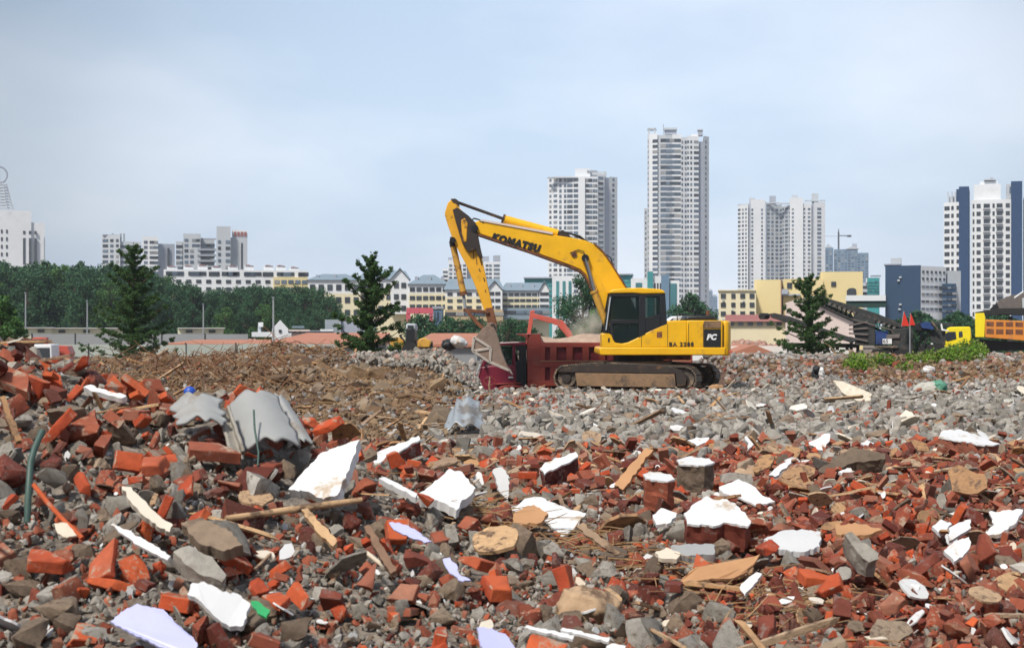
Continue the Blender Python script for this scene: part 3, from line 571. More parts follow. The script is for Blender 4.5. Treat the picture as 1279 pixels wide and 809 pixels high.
# cream houses with blue-grey roofs
def house(pxa, pxb, eave, ridge, bot, Y, lab, gable=None, mw='w_cream', rows=3, n=6, shop=None, upper='w_white'):
    T = Bld('apartment_house', lab, 'building', (pxa + pxb) / 2, Y, 'cream apartment houses with blue grey roofs')
    T.wall((pxa, pxb), eave + (bot - eave) * .34, 11, mw); T.wall((pxa, pxb), eave, 11, upper, name='upper_wall', pyb=eave + (bot - eave) * .34)
    sl_ = 6 if gable is None else 2
    xa, xb = X(pxa, Y) - .4, X(pxb, Y) + .4; ze, zr = Z(eave, Y), Z(ridge, Y)
    m = MB(); m.add([(xa, Y - .5, ze + .05), (xb, Y - .5, ze + .05), (xb - sl_ * .6, Y + 5.5, zr), (xa + sl_ * .6, Y + 5.5, zr), (xb, Y + 11.5, ze + .05), (xa, Y + 11.5, ze + .05)], [(0, 1, 2, 3), (3, 2, 4, 5), (0, 3, 5), (1, 4, 2), (0, 5, 4, 1)]); m.build('roof', 'roof_blue', T.e, smooth=0)
    for q in range(max(1, n // 2)):
        a = pxa + (pxb - pxa) * (q + .6) / max(1, n // 2); T.box(a - 2, a + 2, ridge + (eave - ridge) * .25, ridge + (eave - ridge) * .8, 'w_side', 'dormer', Y=Y + 2, d=3)
    if gable:
        ga, gb, gt = gable; xm = (ga + gb) / 2
        MB().pp([(ga, bot), (ga, eave), (xm, gt), (gb, eave), (gb, bot)], Y - 2, Y - 2, Y - .02).build('gable_wall', upper, T.e, smooth=0)
        MB().pp([(ga - 1, eave + .6), (xm, gt - 1.2), (gb + 1, eave + .6), (gb + 1, eave - .3), (xm, gt - 2.4), (ga - 1, eave - .3)], Y - 2, Y - 2.5, Y + 5).build('gable_roof', 'roof_blue', T.e, smooth=0)
        T.grid((ga, Y - 2), (gb, Y - 2), [(.3, 1.1), (.7, 1.1)], eave, bot, rows, .45, mats=('pane_dark',))
    T.grid((pxa, Y), (pxb, Y), cols(n, 1.15), eave + 1, bot, rows, .45, mats=('pane_dark',))
    if shop: MB().box(((X(pxa, Y) + X(pxb, Y)) / 2, Y - 1.6, Z(bot + 6, Y)), (X(pxb, Y) - X(pxa, Y), 2.8, Z(bot, Y) - Z(bot + 14, Y))).build('shop_front', shop, T.e, smooth=0); T.grid((pxa, Y - 3), (pxb, Y - 3), cols(6, 2.4), bot + 1, bot + 7, 1, .7)
    T.finish()
y = 320
house(385, 450, 350, 341, 398, y, 'cream house with blue roof between the wood and the middle conifer')
house(450, 511, 349, 337, 392, y + 4, 'cream house with steep white gable behind the middle conifer', gable=(487, 510, 336.5))
house(511, 560, 355, 342, 388, y, 'cream house with blue roof just right of the middle conifer', n=6)
house(556, 628, 362, 347, 388, y - 3, 'cream house with twin dormers behind the excavator arm', gable=(608, 627, 352), n=6, shop='w_tan')
house(627, 686, 363, 352, 386, y, 'cream house over a dark shop front right of the excavator arm', gable=(674, 686, 352.5), n=8, shop='roof_blue')
# teal and white office
y = 400
T = Bld('office_building', 'teal and white office block seen left of the excavator boom foot', 'building', 690, y)
T.wall((655, 692), 347, 20, 'w_teal'); T.wall([(690, y - 3), (717, y - 3)], 345, 20, 'w_white'); T.box(654, 693, 346, 347.6, 'w_side', 'roof_slab', Y=y - 1, d=18)
for a in (695, 703, 710.5): T.box(a, a + 3.6, 351, 400, 'pane_teal', 'window', Y=y - 3.2, d=.6)
T.grid((655, y), (690, y), cols(6, 1), 352, 400, 7, .4, mats=('pane_teal',)).finish()
T = Bld('office_building', 'teal and white office block seen behind and above the excavator cab', 'building', 820, y)
T.wall((771, 789), 343, 16, 'w_teal'); T.box(770, 791, 341.5, 343, 'w_side', 'roof_slab', Y=y - 1, d=14); T.wall([(789, y - 2), (814, y - 2)], 348, 16, 'w_white'); T.wall([(810, y - 3), (817, y - 3)], 339.5, 16, 'w_teal'); T.wall([(817, y - 2), (831, y - 2)], 345, 16, 'w_white'); T.wall([(828, y - 5), (838, y - 5)], 344, 14, 'w_glass'); T.wall([(838, y - 4), (850, y - 4)], 351, 14, 'w_white')
T.box(795, 803, 353, 362, 'pane_teal', 'window', Y=y - 2.2, d=.6); T.box(838.5, 847, 354, 397, 'pane_teal', 'window', Y=y - 4.3, d=.6)
for a in (818, 821.5, 825): T.box(a, a + 1.8, 353.5, 362, 'pane_dark', 'window', Y=y - 2.2, d=.5)
T.grid((771, y), (789, y), cols(4, 1), 347, 400, 7, .4, mats=('pane_teal',)).finish()
# yellow buildings
y = 215
T = Bld('walk_up_block', 'three storey cream yellow block with square windows right of the excavator', 'building', 920, y)
T.wall((898, 944), 363, 12, 'w_cream'); T.box(897, 944.5, 361.8, 363, 'w_cream', 'parapet', Y=y - .3, d=12.6)
T.grid((898, y), (944, y), [(.12, .75), (.39, .62), (.64, .72), (.89, .72)], 364, 397, 3, .5, mats=('pane_dark',))
for a, b_ in ((903, 374), (928, 375), (914, 386), (903, 398)): T.box(a, a + 2.4, b_, b_ + 1.8, 'w_grey', 'air_conditioner', Y=y - .5, d=.5)
T.finish()
T = Bld('stepped_building', 'large blank butter yellow building with arched window behind the right conifer', 'building', 1000, y + 5)
y = 220
T.wall((943, 977), 349, 20, 'w_butter'); T.wall([(977, y + 1), (1026, y + 1)], 348, 18, 'w_butter'); T.wall([(1018, y + 4), (1069, y + 4)], 338.5, 16, 'w_butter'); T.box(976, 1000, 367, 369, 'w_side', 'balcony_rail', Y=y, d=1); T.box(977, 985, 361, 367, 'w_side', 'balcony_rail', Y=y - .2, d=1)
T.box(982, 988, 353, 359.5, 'pane_dark', 'window', Y=y + .8, d=.5); T.box(992, 998, 353, 359.5, 'pane_dark', 'window', Y=y + .8, d=.5)
MB().pp([(1050, 369), (1050, 363), (1053, 360.4), (1058, 360), (1061, 361.5), (1061, 369)], y + 3.8, y + 3.7, y + 4.2).build('window', 'pane_dark', T.e, smooth=0)
T.box(1031, 1037, 352, 357.5, 'pane_dark', 'window', Y=y + 3.8, d=.5); T.box(976, 977, 349, 400, 'w_brown', 'drain_pipe', Y=y - .2, d=.3); T.finish()
y = 160
T = Bld('low_row_house', 'low cream row with reddish sloping roof and small windows right of the excavator', 'building', 940, y)
T.wall((908, 990), 400, 6, 'w_cream'); m = MB(); xa, xb = X(906, y), X(992, y); m.add([(xa, y - .6, Z(401.5, y)), (xb, y - .6, Z(401.5, y)), (xb, y + 3.2, Z(392.5, y)), (xa, y + 3.2, Z(392.5, y)), (xb, y + 7, Z(401.5, y)), (xa, y + 7, Z(401.5, y))], [(0, 1, 2, 3), (3, 2, 4, 5), (0, 3, 5), (1, 4, 2), (0, 5, 4, 1)]); m.build('roof', 'roof_red', T.e, smooth=0)
T.grid((908, y), (990, y), cols(7, .6), 401.5, 407.5, 1, .62).finish()
y = 150
T = Bld('gable_hall', 'pinkish white gabled hall wall behind the conveyor machine', 'building', 1030, y)
MB().pp([(982, 441), (982, 378), (1002, 372), (1010, 369), (1062, 394), (1068, 396), (1068, 441)], y, y, y + 14).build('wall', 'w_pink', T.e, smooth=0)
MB().pp([(1008, 366.5), (1064, 393.5), (1064, 396), (1008, 369.5)], y, y - .8, y + 15).build('roof', 'green_cloth', T.e, smooth=0); T.box(1018, 1066, 369, 376, 'w_white', 'roof_band', Y=y + 16, d=1); T.box(1018, 1066, 376, 384, 'green_cloth', 'roof_band', Y=y + 16.2, d=1); T.finish()
# blue block group
y = 330
T = Bld('office_building', 'deep blue blank sided block with white windowed wing left of the striped tower', 'building', 1145, y)
T.wall([(1107, y), (1152, y - 1)], 331.5, 20, 'w_dblue'); T.wall([(1153, y - 2), (1171, y + 6)], 332.5, 16, 'w_white'); T.wall([(1171, y + 7), (1184, y + 9)], 337, 12, 'w_grey'); T.wall([(1171, y + 3), (1186, y + 4)], 354, 6, 'w_dblue')
T.box(1109, 1122, 322, 330, 'w_grey', 'roof_hut', Y=y + 3, d=5); T.box(1104, 1124, 329, 330.6, 'w_side', 'roof_slab', Y=y + 1, d=8)
for a, b_ in ((1125, 345), (1123, 349), (1125, 379), (1124, 385)): T.box(a, a + 3, b_, b_ + 2, 'w_grey', 'air_conditioner', Y=y - .9, d=.6)
T.grid((1153, y - 2), (1171, y + 6), cols(6, .7), 335, 352, 2, .35, mats=('pane_dark',)).grid((1153, y - 2), (1171, y + 6), cols(6, 1.2), 353, 390, 4, .25).grid((1171, y + 3), (1186, y + 4), cols(3, 1.3), 356, 392, 5, .4).finish()
T = Bld('office_building', 'small teal glass fronted block left of the deep blue block', 'building', 1098, y)
T.wall([(1092, y - 6), (1107, y - 6)], 348, 12, 'w_teal'); T.grid((1092, y - 6), (1107, y - 6), cols(5, .5), 350, 384, 9, .6, mats=('pane_teal',)); T.box(1093, 1106, 343.5, 344.6, 'w_side', 'roof_frame', Y=y - 4, d=4)
for a in (1094, 1099, 1104): T.box(a, a + .7, 344, 348, 'w_side', 'roof_post', Y=y - 4, d=.4)
T.finish()
T = Bld('office_building', 'pale grey block with strip windows right of the yellow building', 'building', 1080, y + 30)
y = 355
T.wall((1068, 1092), 353, 14, 'w_grey'); T.box(1084, 1092, 347, 353, 'w_white', 'roof_block', Y=y + 3, d=6); T.grid((1068, y), (1092, y), [(.3, 1.2), (.55, 1.3), (.82, 1.9)], 355, 386, 4, .5, mats=('pane_dark',)); T.box(1066, 1108, 384.5, 400, 'w_white', 'lower_wing', Y=y - 20, d=8); T.finish()
# ------------------------------------------------------------------ hoardings, sheds, lamps of the middle distance
def hoarding(name, px0, px1, pyt, Y, m, lab, step, rail=True):
    e = thing(name, (X(px0, Y), Y, 0), lab, 'fence' if name != 'site_wall' else 'wall')
    zt = Z(pyt, Y); x0, x1 = X(px0, Y), X(px1, Y); n = max(2, round((x1 - x0) / step))
    for i in range(n):
        a = x0 + (x1 - x0) * i / n; b_ = x0 + (x1 - x0) * (i + 1) / n
        MB().box(((a + b_) / 2, Y + random.uniform(-.02, .02), zt / 2 - .05), (b_ - a - .03, .05, zt + random.uniform(-.04, .04))).build('panel', m, e, smooth=0)
        MB().box((a, Y - .06, zt / 2), (.09, .07, zt + .08)).build('post', 'fence_post', e, smooth=0)
    if rail: MB().box(((x0 + x1) / 2, Y - .05, zt * .55), (x1 - x0, .04, .05)).build('rail', 'fence_post', e, smooth=0)
    return e
hoarding('site_fence', 30, 232, 429.5, 100, 'fence_panel', 'grey green hoarding with dark posts in front of the grey wall at the left', 2.4)
hoarding('site_fence', 232, 420, 428.5, 102, 'fence_panel', 'grey green hoarding with dark posts below the orange shed roof', 3.2)
hoarding('site_wall', 40, 310, 416.3, 135, 'fence_grey', 'plain grey wall in front of the long cream hut row', 4.2, False)
hoarding('site_wall', 905, 1062, 431, 96, 'w_hall', 'low white wall behind the stone heap right of the excavator', 5, False)
def strip_house(px0, px1, pyt, Y, lab, m='w_offw'):
    T = Bld('cabin_row', lab, 'cabin', px0, Y); T.wall((px0, px1), pyt, 4, m); T.box(px0 - 1, px1 + 1, pyt - .8, pyt, 'w_white', 'roof', Y=Y - .4, d=5)
    T.grid((px0, Y), (px1, Y), cols(max(2, int((px1 - px0) / 26)), .7), pyt + 1, pyt + 6.5, 1, .55, mats=('pane_dark',)); T.finish()
strip_house(10, 62, 409.5, 150, 'low cream cabin row at the foot of the wood beside the red excavator'); strip_house(62, 150, 410, 152, 'low cream cabin row at the foot of the wood, left of the left conifer'); strip_house(222, 278, 410, 150, 'low cream cabin row at the foot of the wood, right of the left conifer')
def shed(px0, px1, eave, ridge, Y, dep, lab, m='roof_orange', gable=False):
    T = Bld('shed', lab, 'shed', px0, Y)
    xa, xb = X(px0, Y), X(px1, Y); ze = Z(eave, Y); zr = CAMZ + (HY - ridge) / F * (Y + (0 if gable else dep))
    T.wall((px0, px1), eave, dep, 'fence_grey')
    if gable:
        xm = (xa * .45 + xb * .55); mm_ = MB(); mm_.prism([(xa - .3, ze - .02), (xm, zr), (xb + .3, ze - .02)], Y - .3, Y + dep); mm_.build('roof', m, T.e, smooth=0)
    else:
        i_ = min(4, (xb - xa) * .12); MB().add([(xa - .3, Y - .3, ze), (xb + .3, Y - .3, ze), (xb + .3, Y + dep, zr), (xa + i_, Y + dep, zr), (xa - .3, Y - .3, ze - .15), (xb + .3, Y - .3, ze - .15), (xb + .3, Y + dep, ze - .15), (xa + i_, Y + dep, ze - .15)], [(0, 1, 2, 3), (4, 7, 6, 5), (0, 4, 5, 1), (1, 5, 6, 2), (2, 6, 7, 3), (3, 7, 4, 0)]).build('roof', m, T.e, smooth=0)
shed(334, 462, 429, 415.5, 106, 14, 'long low shed with salmon orange roof behind the hoarding')
shed(210, 345, 429, 424, 108, 5, 'narrow low shed with orange red roof left of the long orange shed')
shed(905, 972, 444.5, 430.5, 92, 8, 'orange gabled shed roof beside the excavator counterweight', gable=True)
shed(520, 596, 430, 416, 84, 8, 'orange shed roof behind the grey rubble left of the bucket')
T = Bld('gable_hut', 'small white gabled hut with one dark window behind the orange shed', 'hut', 353, 140); y = 140
MB().pp([(340, 428), (340, 410.5), (350, 399.5), (360, 410.5), (360, 416), (364, 416), (364, 428)], y, y, y + 6).build('wall', 'w_white', T.e, smooth=0); T.box(348, 351.4, 411.6, 415, 'pane_dark', 'window', Y=y - .1, d=.2); T.box(316, 343, 414.5, 420.5, 'w_white', 'annex', Y=y + .5, d=3); T.box(327, 333, 402.5, 408, 'w_white', 'water_tank', Y=y + 2, d=1); T.box(327, 331, 408, 415, 'w_grey', 'tank_stand', Y=y + 2.2, d=.5); T.finish()
T = Bld('low_house', 'low pink and grey shack row right of the white gabled hut', 'shack', 385, 145); y = 145
T.wall((361, 387), 411.5, 4, 'w_pink'); T.wall([(387, y), (400, y)], 412.5, 4, 'w_mid'); T.wall([(400, y), (416, y)], 411, 4, 'w_white'); T.box(365, 380, 407, 409.5, 'roof_blue', 'roof', Y=y, d=4); T.grid((361, y), (416, y), cols(7, .8), 413, 417, 1, .6, mats=('pane_dark',)).finish()
T = Bld('warehouse', 'slate grey warehouse wall at the right end of the wood', 'building', 420, 150); T.wall((406, 424), 399, 8, 'w_mid'); T.wall((424, 470), 400.5, 8, 'w_side'); T.box(423.4, 424.6, 396, 420, 'w_grey', 'pillar', Y=149.5, d=.4); T.finish()
for i, (px, pt, Y, lab) in enumerate(((32, 366, 140, 'bare grey lamp pole at the left edge in front of the wood'), (109, 376, 142, 'bare grey lamp pole left of the left conifer'), (254, 380, 142, 'bare grey lamp pole right of the left conifer'), (341.5, 372, 104, 'thin grey pole rising from the orange shed'), (536, 392, 150, 'short pale pole near the pink gateway'))):
    e = thing('lamp_pole', (X(px, Y), Y, 0), lab, 'pole'); MB().tube([(X(px, Y), Y, -.3), (X(px, Y), Y, Z(pt, Y))], [.10, .06], 8).build('post', 'lamp_steel', e)
    MB().box((X(px, Y), Y - .05, Z(pt, Y) + .03), (.16, .2, .08)).build('cap', 'w_mid', e)
Y = 170; e = thing('gateway', (X(520, Y), Y, 0), 'faded pink red advertising gateway behind the middle conifer', 'gateway')
MB().box(((X(508, Y) + X(541, Y)) / 2, Y, Z(388, Y)), (X(541, Y) - X(508, Y), .6, .7)).build('beam', 'sign_red', e)
for a in (510, 538): MB().box((X(a, Y), Y, Z(388, Y) / 2), (.5, .5, Z(388, Y))).build('pillar', 'sign_red', e)
Y = 160; e = thing('kiosk', (X(547, Y), Y, 0), 'small blue glazed kiosk between gateway and arm', 'kiosk')
MB().box((X(547, Y), Y + 1, Z(386, Y) / 2), (X(553, Y) - X(541, Y), 2, Z(386, Y))).build('body', 'w_glass', e); MB().box((X(547, Y), Y + 1, Z(385, Y) + .1), (X(554, Y) - X(540, Y), 2.4, .2)).build('roof', 'w_side', e)
for q in range(3): MB().box((X(543 + q * 4, Y), Y - .03, Z(395, Y)), (.26, .06, 1.0)).build('window', 'pane', e)

# ------------------------------------------------------------------ trees
def leafcloud(cents, n, size, spread, flat=1.0, seed=0):
    """n small leaf faces scattered round clump centres (x, y, z, r)"""
    rg = np.random.default_rng(seed); C_ = np.asarray(cents); w_ = C_[:, 3] ** 2; k = rg.choice(len(C_), n, p=w_ / w_.sum())
    d = rg.normal(size=(n, 3)); d /= np.linalg.norm(d, axis=1)[:, None]; rr = rg.random(n) ** .45
    p = C_[k, :3] + d * (rr * C_[k, 3])[:, None] * np.array([1, 1, flat]) * spread
    a = rg.normal(size=(n, 3)); a /= np.linalg.norm(a, axis=1)[:, None]; nb = d * .6 + rg.normal(size=(n, 3)) * .6; b_ = np.cross(a, nb); b_ /= np.linalg.norm(b_, axis=1)[:, None] + 1e-9
    s1 = (size * rg.uniform(.6, 1.3, n))[:, None]; s2 = s1 * rg.uniform(.35, .6, n)[:, None]
    V = np.stack([p - a * s1, p - b_ * s2, p + a * s1, p + b_ * s2], 1).reshape(-1, 3); return V, np.arange(4 * n).reshape(n, 4)
def conifer(loc, h, rad, lab, seed, nl=16000, lean=0, side=None, wide=1.0):
    rg = random.Random(seed); e = thing('conifer_tree', loc, lab, 'tree'); tr = MB(); tr.tube([(0, 0, -.3), (lean * .3, 0, h * .4), (lean, 0, h)], [.11, .075, .02], 8); tr.build('trunk', 'bark', None, smooth=60).parent = e
    cl = []; br = MB(); nb = 66
    for i in range(nb):
        f = ((i + rg.random() * .8) / nb) ** 1.08; z = h * (.05 + .93 * f); L = rad * ((1 - f) ** .66 * .90 + .10) * rg.choice((1.0, 1.1, .92, .8, .55, 1.02, 1.15)) * rg.uniform(.85, 1.1) * wide * (1 + .12 * math.sin(math.pi * min(1, f * 1.5))); an = i * 2.4 + rg.uniform(-.5, .5)
        up = rg.uniform(-.05, .30) + (.35 if f > .65 else 0) - (.12 if f < .15 else 0); pts = []
        for q in range(6):
            s_ = q / 5; pts.append((lean * f + math.cos(an) * L * s_, math.sin(an) * L * s_, z + L * (up * s_ + .20 * s_ * s_)))
        br.tube(pts, [.034, .03, .025, .02, .014, .007], 5, False)
        for q in range(1, 6):
            s_ = q / 5; rr = .11 + .17 * (1 - abs(s_ - .5)) * min(1, L) * rg.uniform(.6, 1.3)
            if rg.random() < .15: continue
            for tw in (-1, 0, 1):
                o_ = tw * L * .14 * (1.1 - abs(s_ - .55)) * rg.uniform(.4, 1.3); cl.append((pts[q][0] - math.sin(an) * o_, pts[q][1] + math.cos(an) * o_, pts[q][2] + rg.uniform(-.06, .08), rr * .62))
            cl.append((pts[q][0], pts[q][1], pts[q][2] - .07, rr * .5))
        cl.append((*pts[5], .06)); cl.append((lean * f, 0, z, .12 + .10 * (1 - f)))
    for q in range(8): cl.append((lean, 0, h * (.90 + .016 * q), .075 * (1.25 - q / 9)))
    o = br.build('branches', 'bark', None, smooth=60); o.parent = e
    V, Fc = leafcloud(cl, nl, .042, .95, .6, seed); npobj('crown', V, Fc, 'needle', e); return e
def gz(x, y): return float(g1(x, y))
def ctree(px, pyt, Y, wpx, lab, seed, **k):
    x = X(px, Y); zb = gz(x, Y); conifer((x, Y, zb), Z(pyt, Y) - zb, wpx / F * Y, lab, seed, **k)
ctree(167, 306, 62, 48, 'loose dark conifer standing in front of the wood at the left', 3, nl=60000, wide=1.28)
ctree(463, 318, 50, 44, 'ragged dark conifer behind the brown spoil bank, left of the arm', 8, nl=54000, wide=1.30)
ctree(1010, 343, 64, 40, 'dark conifer standing beside the conveyor machine at the right', 14, nl=50000, wide=1.22)
def broadleaf(name, h, rad, m, seed, nl, leaf, loc=(0, 0, 0), lab=None, group=None, low=.25, narrow=1.0):
    rg = random.Random(seed); e = thing(name, loc, lab, 'tree', group); tr = MB(); tr.tube([(0, 0, -.5), (0, 0, h * .3), (rg.uniform(-.2, .2), 0, h * .75)], [h * .022, h * .016, h * .005], 7)
    cl = []
    for i in range(26):
        f = (i + .5) / 26; z = h * (low + (1 - low) * f * .93); prof = math.sin(math.pi * min(1, .18 + f * .80)) ** .7; a = rg.uniform(0, 6.283); q = rad * prof * rg.uniform(.35, .9) * narrow
        c = (math.cos(a) * q, math.sin(a) * q, z); cl.append((*c, rad * rg.uniform(.28, .46) * (.55 + .5 * prof)))
        tr.tube([(0, 0, z * .72), (c[0] * .5, c[1] * .5, z * .86), c], [h * .008, h * .006, h * .002], 5, False)
    o = tr.build('trunk', 'bark', None, smooth=60); o.parent = e
    V, Fc = leafcloud(cl, nl, leaf, 1.0, .85, seed); npobj('crown', V, Fc, m, e); return e
# the wood on the left: every tree its own object
protos = [broadleaf('wood_tree', 14, 4.6 * s_, mm_, 40 + i, 5200, .27, (0, 0, 0), 'dark green tree in the dense wood', 'trees of the wood', low=.06, narrow=nw) for i, (mm_, s_, nw) in enumerate((('leaf_dark', 1, 1), ('leaf_dark', .75, .8), ('leaf_mid', .95, 1), ('leaf_dark', .85, .7), ('leaf_dark', 1.1, 1)))]
used = [False] * 5; rg = random.Random(5)
for row, (Y, sp) in enumerate(((204, 22), (216, 20), (228, 18), (240, 17))):
    px = -170 + rg.uniform(0, 12)
    while px < 424:
        top = np.interp(px, [-170, 0, 100, 150, 200, 232, 262, 300, 330, 372, 415, 430], [322, 321, 323, 326, 334, 350, 357, 354, 352, 352, 362, 372]) + rg.uniform(-3, 7) + (9, 4, 1, 0)[row] * rg.uniform(.5, 2)
        if row < 1: top += rg.uniform(0, 18)
        h = max(4, Z(top, Y)); i = rg.choice([0, 1, 3, 4, 4, 0, 2] if row else [0, 2, 2, 4, 1]); x = X(px, Y); k = h / 14.2
        wv = rg.uniform(.8, 1.15)
        spot_ = ('beyond the left frame edge' if px < -25 else 'cut by the left frame edge' if px < 12 else 'behind the leftmost pole' if px < 40 else 'below the white civic building' if px < 70 else 'right of the civic building' if px < 118 else 'left of the left conifer crown' if px < 150 else 'behind the left conifer' if px < 185 else 'below the left grey block' if px < 222 else 'below the right grey block' if px < 262 else
                 'below the middle of the terrace' if px < 300 else 'by the thin shed pole' if px < 342 else 'below the yellow terrace end' if px < 383 else 'at the right end')
        lab = (('broad ' if wv > .98 else 'slim ') + ('mid green' if i == 2 else 'dark green') + ' tree in ' + ('front', 'second', 'third', 'rearmost')[row] + ' row of wood, ' + spot_)
        if not used[i]: o = protos[i]; used[i] = True; o.location = (x, Y, 0); o.scale = (k * wv, k * wv, k)
        else: o = copy_tree(protos[i], (x, Y + rg.uniform(-3, 3), 0), rg.uniform(0, 6.28), (k * wv, k * wv, k))
        o['label'] = lab; px += sp * rg.uniform(.75, 1.25)
for (px, pt, Y, r_, m_, lab, sd_, nl) in ((728, 341, 118, 2.1, 'leaf_dark', 'tall dark round tree behind the excavator boom', 61, 12000), (748, 384, 84, 1.25, 'leaf_mid', 'small mid green tree just left of the excavator cab', 62, 6000),
        (864, 363, 160, 2.0, 'leaf_dark', 'dark tree behind the excavator engine hood', 63, 6000), (0, 364, 72, .95, 'leaf_mid', 'bright green young tree at the left edge beside the red excavator', 64, 5000),
        (889, 384, 260, 2.3, 'leaf_dark', 'small dark tree beside the cream yellow block', 65, 2500), (634, 398, 120, 1.9, 'leaf_dark', 'low dark tree behind the maroon truck cab', 66, 5000), (653, 400, 122, 1.7, 'leaf_dark', 'low dark bushy tree between the bucket and the red boom', 67, 5000),
        (562, 396, 150, 1.9, 'leaf_dark', 'small dark tree at the foot of the cream houses left of the arm', 68, 3500), (527, 393, 150, 2.0, 'leaf_dark', 'small dark tree beside the pink gateway', 69, 3500), (590, 397, 152, 2.2, 'leaf_dark', 'small dark tree behind the bucket linkage', 70, 3500), (712, 400, 119, 1.5, 'leaf_dark', 'low green tree under the tall round tree', 71, 4000)):
    h = Z(pt, Y); broadleaf('broadleaf_tree', h, r_ * (1.35 if h > 4 else 1), m_, sd_, nl, .11 if Y < 130 else .2, (X(px, Y), Y, 0), lab, low=.1)
for i, (a, Y, h) in enumerate([(1112 + 13 * q, 150 + (q % 3) * 4, 4.2 + (q % 4) * .35) for q in range(12)]):
    if i == 0: hp = broadleaf('hedge_tree', h, 1.8, 'leaf_dark', 80, 3500, .2, (X(a, Y), Y, 0), 'first small dark tree from the left in the row below the deep blue block', 'row of small trees below the blue block', low=0)
    else: copy_tree(hp, (X(a, Y), Y, 0), i * 1.7, h / 4.2, ('second', 'third', 'fourth', 'fifth', 'sixth', 'seventh', 'eighth', 'ninth', 'tenth', 'eleventh', 'last')[i - 1] + ' small dark tree from the left in the row below the deep blue block')
# bright grass on the bank at the right
gc = []
for (a, b_, Y, r_) in ((1072, 462, 46, .38), (1066, 466, 45.5, .3), (1082, 458, 46, .3), (1078, 466, 45, .32), (1100, 462, 47, .26), (1112, 463, 47, .24), (1125, 462, 47, .28), (1140, 458, 48, .26), (1152, 462, 47, .25), (1165, 456, 48, .32), (1175, 459, 47.5, .38), (1186, 458, 48, .35), (1200, 452, 50, .36), (1212, 448, 51, .42), (1205, 462, 48, .32), (1190, 446, 52, .3), (1222, 440, 53, .3), (1216, 458, 49, .3), (1092, 468, 45, .2), (1130, 470, 45, .22)):
    r_ *= 1.25; x = X(a, Y); gc.append((x, Y, gz(x, Y) + r_ * .4, r_))
V, Fc = leafcloud([q for i_, q in enumerate(gc) if i_ % 4 != 2], 6500, .06, 1.15, .8, 5); V[:, 2] = np.maximum(V[:, 2], ground(V[:, 0], V[:, 1]) + .0)
o = npobj('weeds', V, Fc, 'leaf_bright'); tag(o, 'bright green weeds growing on the brown bank at the right', 'weeds', kind='stuff')

# ------------------------------------------------------------------ small and distant machines
def mini_excavator(loc, rz, sc, m, lab, boom_up=1.0):
    e = thing('small_excavator', loc, lab, 'excavator'); e.rotation_euler = (0, 0, rz); e.scale = (sc,) * 3
    def b(mb, n, m_, par=None): o = mb.build(n, m_, None, bevel=.02); o.parent = par or e; return o
    for s_ in (-1, 1):
        k = MB(); k.prism([(-1.3, .15), (-1.5, .42), (-1.3, .7), (1.3, .7), (1.5, .42), (1.3, .15), (1.1, .02), (-1.1, .02)], s_ * .85 - .22, s_ * .85 + .22); b(k, 'track', 'rubber')
    b(MB().box((.35, 0, 1.05), (2.4, 2.0, .5)), 'deck', m); b(MB().prism([(-.2, 1.3), (1.5, 1.3), (1.6, 1.5), (1.4, 1.95), (.2, 2.0), (-.2, 1.8)], -1.0, 1.0), 'engine_cover', m)
    b(MB().prism([(-1.0, 1.3), (-.85, 2.2), (-.6, 2.5), (.15, 2.5), (.2, 1.3)], -1.0, -.15), 'cab', m); b(MB().prism([(-.86, 1.5), (-.74, 2.15), (-.55, 2.38), (.05, 2.38), (.08, 1.5)], -1.03, -.12), 'window', 'pane_dark')
    u = boom_up; b(MB().prism([(-.8, 1.35), (-.4, 1.3), (-1.6, 2.9 * u), (-3.3, 3.3 * u), (-3.35, 3.05 * u), (-1.9, 2.6 * u), (-1.4, 2.0)], .1, .4), 'boom', m)
    b(MB().prism([(-3.2, 3.5 * u), (-3.45, 3.45 * u), (-3.75, 1.4 * u), (-3.55, 1.35 * u)], .12, .38), 'arm', m); b(MB().prism([(-3.4, 1.5 * u), (-3.85, 1.45 * u), (-4.1, 1.0 * u), (-3.7, .7 * u), (-3.3, .9 * u)], -.2, .7), 'bucket', 'bucket'); b(MB().tube([(-.7, .25, 1.7), (-1.8, .25, 2.6 * u)], .07, 8), 'boom_cylinder', 'chrome')
    return e
mini_excavator((X(738, 106), 106, 0), 0, 1.32, 'red_paint', 'small red excavator with raised boom behind the maroon tipper body', 1.0)
mini_excavator((X(58, 92), 92, 0), .15, 1.05, 'red_paint', 'red excavator partly hidden by the rubble heap at the left edge', .78)
# blue-white minibus beside it
e = thing('minibus', (X(34, 90), 90, 0), 'white and blue minibus behind the heap at the left edge', 'minibus'); x0 = X(34, 90)
MB().prism([(x0 - 1.9, .35), (x0 - 1.95, 1.2), (x0 - 1.6, 2.15), (x0 + 1.8, 2.2), (x0 + 1.9, .35)], 89.2, 90.8).build('body', 'white_paint', e, bevel=.08, seg=2); MB().prism([(x0 - 1.8, 1.3), (x0 - 1.55, 1.95), (x0 + 1.7, 1.98), (x0 + 1.72, 1.3)], 89.17, 90.83).build('window', 'pane_dark', e); MB().box((x0, 90, .8), (3.7, 1.64, .25)).build('stripe', 'blue_paint', e)
for a in (-1.2, 1.2):
    for q in (89.25, 90.75): MB().cyl((x0 + a, q - .12, .35), (x0 + a, q + .12, .35), .35).build('wheel', 'rubber', e)
